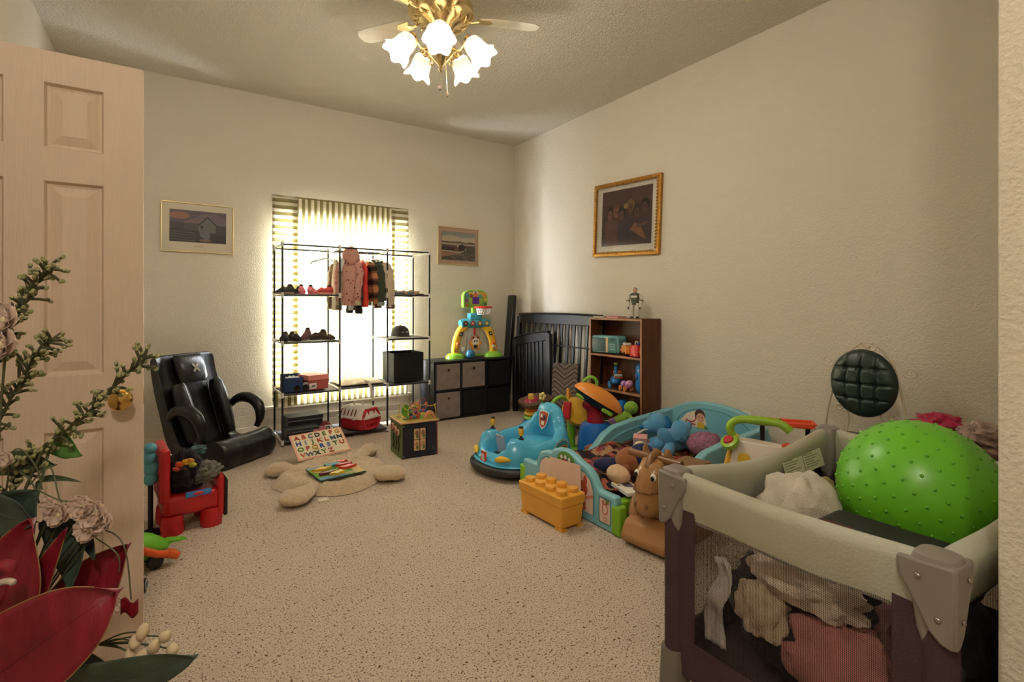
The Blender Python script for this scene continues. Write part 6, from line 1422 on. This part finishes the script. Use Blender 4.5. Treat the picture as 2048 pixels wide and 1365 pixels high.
for (x0, y0), (x1, y1) in zip(C4, C4[1:] + C4[:1]):
    xa, xb = sorted((x0, x1)); ya, yb = sorted((y0, y1))
    if ya == yb:
        s = 1 if ya < cy else -1; y = ya + s*.014
        MB().add([(xa+.03, y, .17), (xb-.03, y, .17), (xb-.03, y, PT-.12), (xa+.03, y, PT-.12)], [(0, 1, 2, 3)]).build('mesh_side', mesh_m, pen, smooth=0)
        MB().bb(xa+.03, xb-.03, y-.004, y+.004, .085, .20).build('lower_band', plum, pen)
    else:
        s = 1 if xa < cx else -1; x = xa + s*.014
        MB().add([(x, ya+.03, .17), (x, yb-.03, .17), (x, yb-.03, PT-.12), (x, ya+.03, PT-.12)], [(0, 1, 2, 3)]).build('mesh_side', mesh_m, pen, smooth=0)
        MB().bb(x-.004, x+.004, ya+.03, yb-.03, .085, .20).build('lower_band', plum, pen)
MB().bb(PX0+.03, PX1-.03, PY0+.03, PY1-.03, .09, .13).build('floor_mat', plum, pen, bev=.01)
for k_, (x, w) in enumerate(((1.955, .07), (2.10, .07))):
    wl = flatart('warning_label', [('#c9c2a6', rect(-w, w, -.034, .034))] + [('#7d7a62', rect(-w+.008, -w+.008+w*(.9+.7*((i*37) % 10)/10), .024-.009*i, .027-.009*i)) for i in range(6)], pen, 'xz', 0)
    wl.location = (x, PY1-.052, PT-.105+.002*k_); wl.rotation_euler = (R(-16), R(-1), 0)
# contents of the pen
def heap(name, label, cat, h, c, d, seed, amp=.35, sc_=5, m=None, rib=0):
    o = pile((0, 0, 0), d, seed, amp, sc_=sc_, n=72 if rib else 44, rib=rib).build(name, m or cloth(h), None, smooth=70)
    return tag(o, label, cat, None, c)
heap('clothes_heap', 'large heap of black and dark clothes filling the playpen', 'clothes', '#2b2426', (1.86, .71, .235), (.36, .28, .13), 31, .22)
heap('dark_jacket', 'dark charcoal jacket heap pressed against the near playpen mesh', 'clothes', '#2e2729', (1.56, .72, .29), (.17, .30, .165), 38, .22)
heap('white_blouse', 'white and cream crumpled top against the playpen mesh', 'clothes', '#e6d4be', (1.405, .70, .47), (.055, .155, .07), 32, .4, 5)
heap('pink_blanket', 'dusty pink blanket bunched low against the playpen mesh', 'blanket', '#cc8880', (1.40, .59, .28), (.07, .16, .13), 33, .25, 4, rib=.06)
heap('cream_blanket', 'cream fuzzy blanket fold between white top and pink blanket', 'blanket', '#dcc6aa', (1.39, .81, .35), (.05, .075, .085), 34, .35, 5)
o = MB().grid(lambda u, v: Vector((.012*math.sin(v*9)+.02*noise.noise(Vector((u*3, v*4, 1))), -.035+.07*u*(1-.4*v)+.015*math.sin(v*6), .26*v)), 8, 20).build('white_sock_garment', cloth('#e0d6d0'), None, smooth=70, solid=.012)
tag(o, 'narrow white garment hanging near the playpen corner leg', 'clothes', None, (1.355, .935, .20))
heap('plum_cloth', 'dusty mauve striped cloth at the near end of the playpen', 'clothes', '#7a5250', (1.44, .47, .44), (.07, .07, .10), 35, .4, 6)
fl = heap('fleece_blanket', 'off-white ribbed fleece blanket heaped above the playpen rail', 'blanket', '#c9bfae', (1.75, .89, .54), (.14, .115, .12), 36, .16, 3, rib=.055)
heap('tan_towel', 'tan and green striped towel behind the fleece blanket', 'towel', '#b09a5c', (1.97, .955, .48), (.16, .07, .10), 37, .2, 4, rib=.05)
cse = thing('black_suitcase', 'flat black suitcase lying between fleece blanket, green ball and near rail', 'suitcase', (1.52, .60, .455))
MB().bb(-.03, .22, -.19, .17, 0, .13).build('case_body', mat('black_nylon', '#121013', .6, bump=.2, bs=180), cse, bev=.03, seg=4)
MB().tube([(-.033, -.17, .065), (-.033, .15, .065)], .005, 6).build('zip', metal('#3a3638'), cse); flatart('red_patch', [('#5a2426', rect(.0, .08, .06, .14)), ('#8a4a3e', rect(.02, .06, .08, .12))], cse, 'xy', .1305, .0003, 1)
# knobbly ball
ball = thing('exercise_ball', 'big lime green knobbly exercise ball on top of the playpen clothes', 'ball', (2.035, .655, .605))
RB_ = .228
MB().ell((0, 0, 0), RB_, 64).build('ball_skin', mat('lime_rubber', '#66b426', .34, spec=.5), ball)
nb = MB(); NB = 300
for i in range(NB):
    z = 1-2*(i+.5)/NB; t = i*2.399963; r = math.sqrt(1-z*z)
    u = Vector((r*math.cos(t), r*math.sin(t), z))
    nb.lathe([(.0058, 0), (.005, .002), (.0025, .0045), (.0003, .005)], u*(RB_-.0004), 7, u)
o = nb.build('knobs', mat('lime_rubber_knob', '#5aa420', .34, spec=.5), ball); o['kind'] = 'stuff'
# ------------------------------------------------------------------ walker toy and tray behind the pen
wk = thing('baby_walker_toy', 'white baby walker toy with curved green handle behind playpen', 'toy', (2.72, 1.60, 0), R(190))
gh = plastic('#8fb82f')
MB().tube(smoothpts([(.04, -.12, .44), (.06, -.14, .52), (.04, -.10, .565), (0, 0, .57), (-.02, .10, .565), (-.03, .15, .53)], 5), .022, 12).build('green_handle', gh, wk)
for k_ in range(10): MB().tube([(.008-.004*k_+.022*math.cos(t), -.04+.015*k_, .569+.022*math.sin(t)) for t in [2*math.pi*i/12 for i in range(12)]], .004, 6, loop=True).build('handle_rib', gh, wk)
MB().lathe([(.05, 0), (.05, .025), (.03, .03), (.001, .031)], (.07, -.13, .43), 20, (.6, -.2, .8)).build('dial_housing', gh, wk); MB().lathe([(.03, .03), (.026, .04), (.001, .042)], (.07, -.13, .43), 12, (.6, -.2, .8)).build('red_dial', plastic('#b02a2c'), wk)
MB().loft([sring(0, 0, .17, .05, .14, 24, 3), sring(.03, 0, .30, .055, .15, 24, 3), sring(.0, 0, .45, .05, .13, 24, 3)]).build('activity_panel', plastic('#e3d6c8'), wk, bev=.004)
for (y, z, h, r) in ((-.05, .36, '#d8b03a', .035), (.02, .30, '#a85a4a', .03), (.07, .25, '#d9803a', .03)): MB().lathe([(r, 0), (r, .012), (.001, .014)], (.078, y, z), 18, (1, 0, 0)).build('gear', plastic(h), wk)
for y, h in ((-.17, '#d9a52e'), (.17, '#c9532f')):
    MB().tube(smoothpts([(.0, y*.8, .46), (.04, y, .25), (.10, y*1.1, .06)]), .022, 10).build('leg', plastic(h), wk); MB().tube(smoothpts([(.0, y*.8, .46), (-.10, y, .25), (-.16, y*1.1, .06)]), .022, 10).build('leg', plastic(h), wk)
    for x in (.10, -.16): MB().cyl((x, y*1.1-.015, .045), (x, y*1.1+.015, .045), .045, n=18).build('wheel', plastic('#5f9a3a'), wk)
ot = thing('orange_tray', 'bright orange plastic tray edge standing beyond the playpen rail', 'tray', (3.02, 1.62, 0), R(-56))
MB().bb(-.15, .15, -.05, .05, .50, .515).bb(-.16, .16, -.06, -.045, .50, .53).bb(-.16, .16, .045, .06, .50, .53).bb(-.16, -.145, -.06, .06, .50, .53).bb(.145, .16, -.06, .06, .50, .53).build('tray', plastic('#e0552f'), ot, bev=.005)
for sx in (-1, 1): MB().cyl((sx*.12, 0, 0), (sx*.12, 0, .50), .014).build('leg', BLACKP(), ot)
mk = thing('plush_monkey', 'grey and pink plush monkey seen through the playpen mesh', 'plush toy', (2.66, 1.26, .0), R(200))
MB().ell((0, 0, .16), (.09, .09, .16), 18).build('body', cloth('#6e655c'), mk); MB().ell((.02, 0, .38), (.08, .085, .08), 20).build('head', cloth('#7a6e66'), mk); MB().ell((.08, 0, .365), (.035, .05, .04), 14).build('muzzle', cloth('#cdb2a4'), mk)
for sy in (-1, 1): MB().ell((.0, sy*.09, .39), (.02, .03, .03), 10).build('ear', cloth('#c09a92'), mk); MB().ell((.085, sy*.03, .405), (.008, .009, .010), 8).build('eye', plastic('#15110f', .2), mk)
# laundry on a hamper behind the ball
hp = thing('laundry_hamper', 'grey hamper behind the green ball carrying clothes', 'hamper', (3.17, .86, 0)); MB().loft([sring(0, 0, 0, .20, .17, 28, 4), sring(0, 0, .50, .23, .20, 28, 4)]).build('hamper_body', plastic('#7a6a60', .6), hp, bev=.006); MB().tube([(q.x, q.y, .50) for q in sring(0, 0, 0, .232, .202, 28, 4)], .012, 8, loop=True).build('rim', plastic('#6a5a52', .6), hp)
heap('pink_jacket', 'bright pink jacket on the hamper behind the ball', 'jacket', '#b3244c', (3.17, .935, .625), (.13, .10, .05), 41, .45, 6)
heap('rose_cloth', 'pale rose and grey cloth on the hamper next to the pink jacket', 'cloth', '#b59a90', (3.15, .77, .61), (.12, .09, .06), 42, .4, 6)
heap('floral_cloth', 'dark floral patterned cloth spilling from the hamper', 'cloth', '#5a3a34', (3.10, .76, .52), (.14, .12, .06), 43, .4, 6, m=mat('dark_floral', '#5a3430', .95, col2='#a88a78', vs=35))
# ------------------------------------------------------------------ silk flower arrangement by the door
LEAVES = [
    ('red_leaf', (-0.317, 1.314, 0.504), (-0.196, 1.234, 0.612), (-0.082, 1.218, 0.679), 0.088),
    ('red_leaf', (-0.23, 1.449, 0.496), (-0.162, 1.428, 0.591), (-0.082, 1.423, 0.685), 0.062),
    ('red_leaf', (-0.32, 1.412, 0.51), (-0.28, 1.41, 0.647), (-0.243, 1.434, 0.775), 0.075),
    ('red_leaf', (-0.279, 1.421, 0.519), (-0.235, 1.404, 0.636), (-0.186, 1.395, 0.755), 0.025),
    ('dark_leaf', (-0.239, 1.502, 0.745), (-0.18, 1.44, 0.699), (-0.178, 1.378, 0.624), 0.05),
    ('dark_leaf', (-0.222, 1.504, 0.741), (-0.17, 1.457, 0.723), (-0.14, 1.389, 0.677), 0.03),
    ('dark_leaf', (-0.226, 1.29, 0.49), (-0.093, 1.189, 0.525), (0.037, 1.115, 0.565), 0.045),
    ('dark_leaf', (-0.267, 1.437, 0.475), (-0.169, 1.348, 0.494), (-0.078, 1.252, 0.486), 0.035),
    ('grey_leaf', (-0.34, 1.57, 0.861), (-0.28, 1.53, 0.872), (-0.22, 1.514, 0.86), 0.028),
    ('green_leaf', (-0.234, 1.523, 0.899), (-0.201, 1.501, 0.901), (-0.171, 1.469, 0.883), 0.026),
    ('dark_leaf', (-0.283, 1.484, 0.741), (-0.275, 1.478, 0.794), (-0.244, 1.482, 0.818), 0.05),
    ('grey_leaf', (-0.257, 1.539, 0.821), (-0.224, 1.517, 0.83), (-0.175, 1.484, 0.821), 0.007),
    ('dark_leaf', (-0.343, 1.584, 1.105), (-0.32, 1.568, 1.113), (-0.292, 1.55, 1.115), 0.012),
    ('dark_leaf', (-0.33, 1.491, 0.802), (-0.293, 1.454, 0.785), (-0.239, 1.431, 0.765), 0.045),
]
SPRIGS = [
    [(-0.349, 1.576, 1.054), (-0.294, 1.539, 1.186), (-0.266, 1.521, 1.246), (-0.237, 1.501, 1.298)] ,
    [(-0.349, 1.576, 0.899), (-0.303, 1.545, 1.009), (-0.266, 1.521, 1.087), (-0.226, 1.494, 1.14)] ,
    [(-0.239, 1.502, 0.91), (-0.184, 1.466, 0.954), (-0.124, 1.426, 1.026), (-0.057, 1.382, 1.1)] ,
    [(-0.312, 1.551, 0.778), (-0.28, 1.53, 0.855), (-0.253, 1.512, 0.888)] ,
]
BLOSSOMS = [((-0.142, 1.39, 0.772), 0.036), ((-0.164, 1.405, 0.788), 0.03), ((-0.151, 1.396, 0.741), 0.032), ((-0.128, 1.381, 0.757), 0.03), ((-0.204, 1.431, 0.772), 0.03), ((-0.221, 1.443, 0.788), 0.022), ((-0.301, 1.496, 1.187), 0.04), ((-0.306, 1.499, 1.134), 0.045), ((-0.097, 1.361, 0.581), 0.018), ((-0.297, 1.493, 0.889), 0.02)]
BUDS = [(-0.052, 1.211, 0.587), (-0.034, 1.198, 0.558), (-0.016, 1.187, 0.578), (-0.004, 1.179, 0.553), (-0.064, 1.219, 0.568), (-0.071, 1.223, 0.544), (-0.055, 1.212, 0.536)] ; BUDROOT = (-0.126, 1.272, 0.556)
TENDRILS = [
    [(-0.262, 1.494, 0.829), (-0.226, 1.47, 0.867), (-0.208, 1.458, 0.797), (-0.194, 1.449, 0.786)] ,
    [(-0.239, 1.479, 0.818), (-0.253, 1.488, 0.872), (-0.289, 1.512, 0.905), (-0.334, 1.541, 0.807)] ,
    [(-0.153, 1.422, 0.737), (-0.108, 1.392, 0.721), (-0.088, 1.379, 0.678), (-0.079, 1.373, 0.58)] ,
    [(-0.18, 1.44, 0.743), (-0.144, 1.416, 0.715), (-0.104, 1.389, 0.678), (-0.101, 1.387, 0.64)] ,
    [(-0.244, 1.482, 0.786), (-0.262, 1.494, 0.84), (-0.307, 1.524, 0.872)] ,
    [(-0.248, 1.485, 0.818), (-0.212, 1.461, 0.797), (-0.18, 1.44, 0.791)] ,
]
# (-0.082, 1.254, 0.624) (-0.269, 1.342, 0.74) (-0.266, 1.329, 0.718) (-0.253, 1.284, 0.642) (-0.296, 1.432, 0.454) (-0.23, 1.473, 0.84) (-0.198, 1.452, 0.889)
fa = thing('flower_arrangement', 'silk arrangement of dark red leaves, pale blossoms and sprigs before the door', 'flower arrangement', (0, 0, 0))
VM = Vector((-.30, 1.40, .44))
vz = mat('glazed_vase', '#5a4638', .3, spec=.5, var=.15)
MB().lathe([(.09, 0), (.12, .02), (.15, .14), (.14, .26), (.08, .37), (.065, .41), (.08, .44), (.07, .44), (.055, .41)], (-.30, 1.40, 0), 32).build('vase', vz, fa)
LM = {'red_leaf': mat('dark_red_leaf', '#7a1424', .42, spec=.45, var=.25, vs=10, bump=.25, bs=30, stretch=(3, 1, 1)), 'dark_leaf': mat('grey_green_leaf', '#39453a', .5, spec=.4, var=.3, vs=12, bump=.3, bs=40), 'grey_leaf': mat('sage_leaf', '#4f5c40', .55, var=.25, vs=14, bump=.3, bs=40), 'green_leaf': mat('fresh_green_leaf', '#4f7a34', .5, var=.2, vs=14, bump=.2, bs=40)}
EDGE = mat('gold_leaf_edge', '#8a6a3c', .5)
FWD = Vector((.55, .83, 0))
for i, (k, b, m, t, w) in enumerate(LEAVES):
    b, m, t = Vector(b), Vector(m), Vector(t)
    ax = (t-b).normalized(); side = ax.cross(FWD).normalized(); nrm = side.cross(ax).normalized()
    def fn(u, v, b=b, m=m, t=t, w=w, side=side, nrm=nrm, i=i):
        c = b*(1-v)**2 + (m*2 - (b+t)*.5)*2*v*(1-v) + t*v*v
        s = -1+2*u; ww = w*(math.sin(math.pi*min(1, v**.8*.97+.03)))**.75*(1+.05*math.sin(9*v+i))
        return c + side*(s*ww) + nrm*(-.20*w*abs(s)**1.4 + .06*w*math.sin(7*v+3*s+i))
    o = MB().grid(fn, 12, 22).build(k, LM[k], fa, smooth=80, solid=.0012)
    MB().tube([fn(.5, v/12)-nrm*.001 for v in range(13)], [.0022*(1-v/14) for v in range(13)], 5).build('leaf_rib', LM[k], o)
    if k == 'red_leaf': MB().tube([fn(0, v/22) for v in range(1, 21)], .0012, 5).tube([fn(1, v/22) for v in range(1, 21)], .0012, 5).build('leaf_edge', EDGE, o)
    MB().tube(smoothpts([VM + Vector((random.uniform(-.03, .03), random.uniform(-.03, .03), -.06)), VM.lerp(b, .5) + Vector((0, 0, .02)), b]), .003, 6).build('stalk', LM['grey_leaf'], o)
stm = mat('sprig_stem', '#4a4a2c', .7); bud_m = mat('pale_green_bud', '#a9a67a', .8, col2='#8a8a58', vs=50); cream = mat('cream_bud', '#d8cba2', .8)
for i, s in enumerate(SPRIGS):
    pts = smoothpts(s, 7); pts_root = smoothpts([VM, VM.lerp(Vector(s[0]), .6) + Vector((-.03, .03, .0)), Vector(s[0])], 5)
    st = MB().tube(pts, [.0032*(1-.6*j/len(pts)) for j in range(len(pts))], 6).tube(pts_root, .0032, 6).build('sprig_stem', stm, fa)
    br = MB(); bd = MB(); rnd = random.Random(i)
    for j in range(2, len(pts)):
        t = (pts[min(j+1, len(pts)-1)] - pts[j-1]).normalized()
        for q in range(3):
            d = (t*.8 + Vector((rnd.uniform(-1, 1), rnd.uniform(-.6, .6), rnd.uniform(-1, 1)))).normalized()
            l = rnd.uniform(.020, .040); e = pts[j] + d*l
            br.tube([pts[j], pts[j] + d*l*.6 + Vector((0, 0, .002)), e], [.0028, .0034, .0028], 5)
            for z in range(2):
                bd.ell(pts[j] + d*l*(.85+.2*z) + Vector((rnd.uniform(-.003, .003), rnd.uniform(-.003, .003), rnd.uniform(-.003, .003))), (.0042, .0042, .0055), 6, (rnd.uniform(0, 90), 0, rnd.uniform(0, 90)))
    br.build('twigs', stm, st); o = bd.build('buds', bud_m, st); o['kind'] = 'stuff'
pet = mat('pale_pink_petal', '#d8bfae', .75, var=.12, vs=20, tr=.25)
for i, (c, r) in enumerate(BLOSSOMS):
    c = Vector(c); rnd = random.Random(50+i)
    f = MB().ell(c, r*.22, 8).build('blossom', cream, fa)
    for k in range(9):
        a = k*2.4; tilt = .35 + .6*(k % 3)/2
        d = Vector((math.cos(a)*.83, -math.cos(a)*.55, math.sin(a))); up = Vector((-.55, -.83, .15))
        def pf(u, v, d=d, up=up, tilt=tilt):
            s = -1+2*u; sd = d.cross(up).normalized(); w = r*.5*math.sin(math.pi*min(1, .12+v*.82))**.7
            return c + d*r*v*math.cos(tilt*v) + up*r*.7*v*math.sin(tilt) + sd*s*w + up*(.08*r*math.sin(s*4+v*5+k))
        MB().grid(pf, 6, 6).build('petal', pet, f, smooth=80, solid=.0007)
    MB().tube(smoothpts([VM, VM.lerp(c, .6) + Vector((-.01, .03, 0)), c + Vector((.004, .006, -.005))]), .002, 5).build('stalk', stm, f)
for i, c in enumerate(BUDS):
    c = Vector(c); o = MB().ell(c, (.011, .011, .016), 12, (25*i, 15, 0)).build('round_bud', mat('cream_pod', '#cdb896', .7, var=.1), fa)
    MB().tube(smoothpts([Vector(BUDROOT), Vector(BUDROOT).lerp(c, .55) + Vector((0, 0, .008)), c]), .0016, 5).build('stalk', stm, o)
MB().tube(smoothpts([VM, VM.lerp(Vector(BUDROOT), .6), Vector(BUDROOT)]), .003, 6).build('stem', stm, fa)
for s in TENDRILS: MB().tube(smoothpts([Vector(q) for q in s], 8), .0016, 5).build('tendril', mat('tendril_green', '#5a5c40', .6), fa)
MB().grid(lambda u, v: Vector((-.075, 1.255, .62)) + Vector((.83*.035*(u-.5), -.55*.035*(u-.5), .03*(v-.5) + .006*math.sin(u*7))), 8, 6).build('small_red_leaf', LM['red_leaf'], fa, solid=.0012)
MB().tube(smoothpts([(-.30, 1.34, .70), (-.265, 1.32, .73), (-.255, 1.31, .715)]), [.012, .013, .013, .013, .012, .012, .010, .008, .004], 10).build('spadix', paint('#8a2430', .5), fa)
MB().tube(smoothpts([(-.30, 1.34, .685), (-.265, 1.32, .70), (-.25, 1.31, .695)]), [.006]*8 + [.002], 10).build('spadix_lip', paint('#c9b7a2', .5), fa)
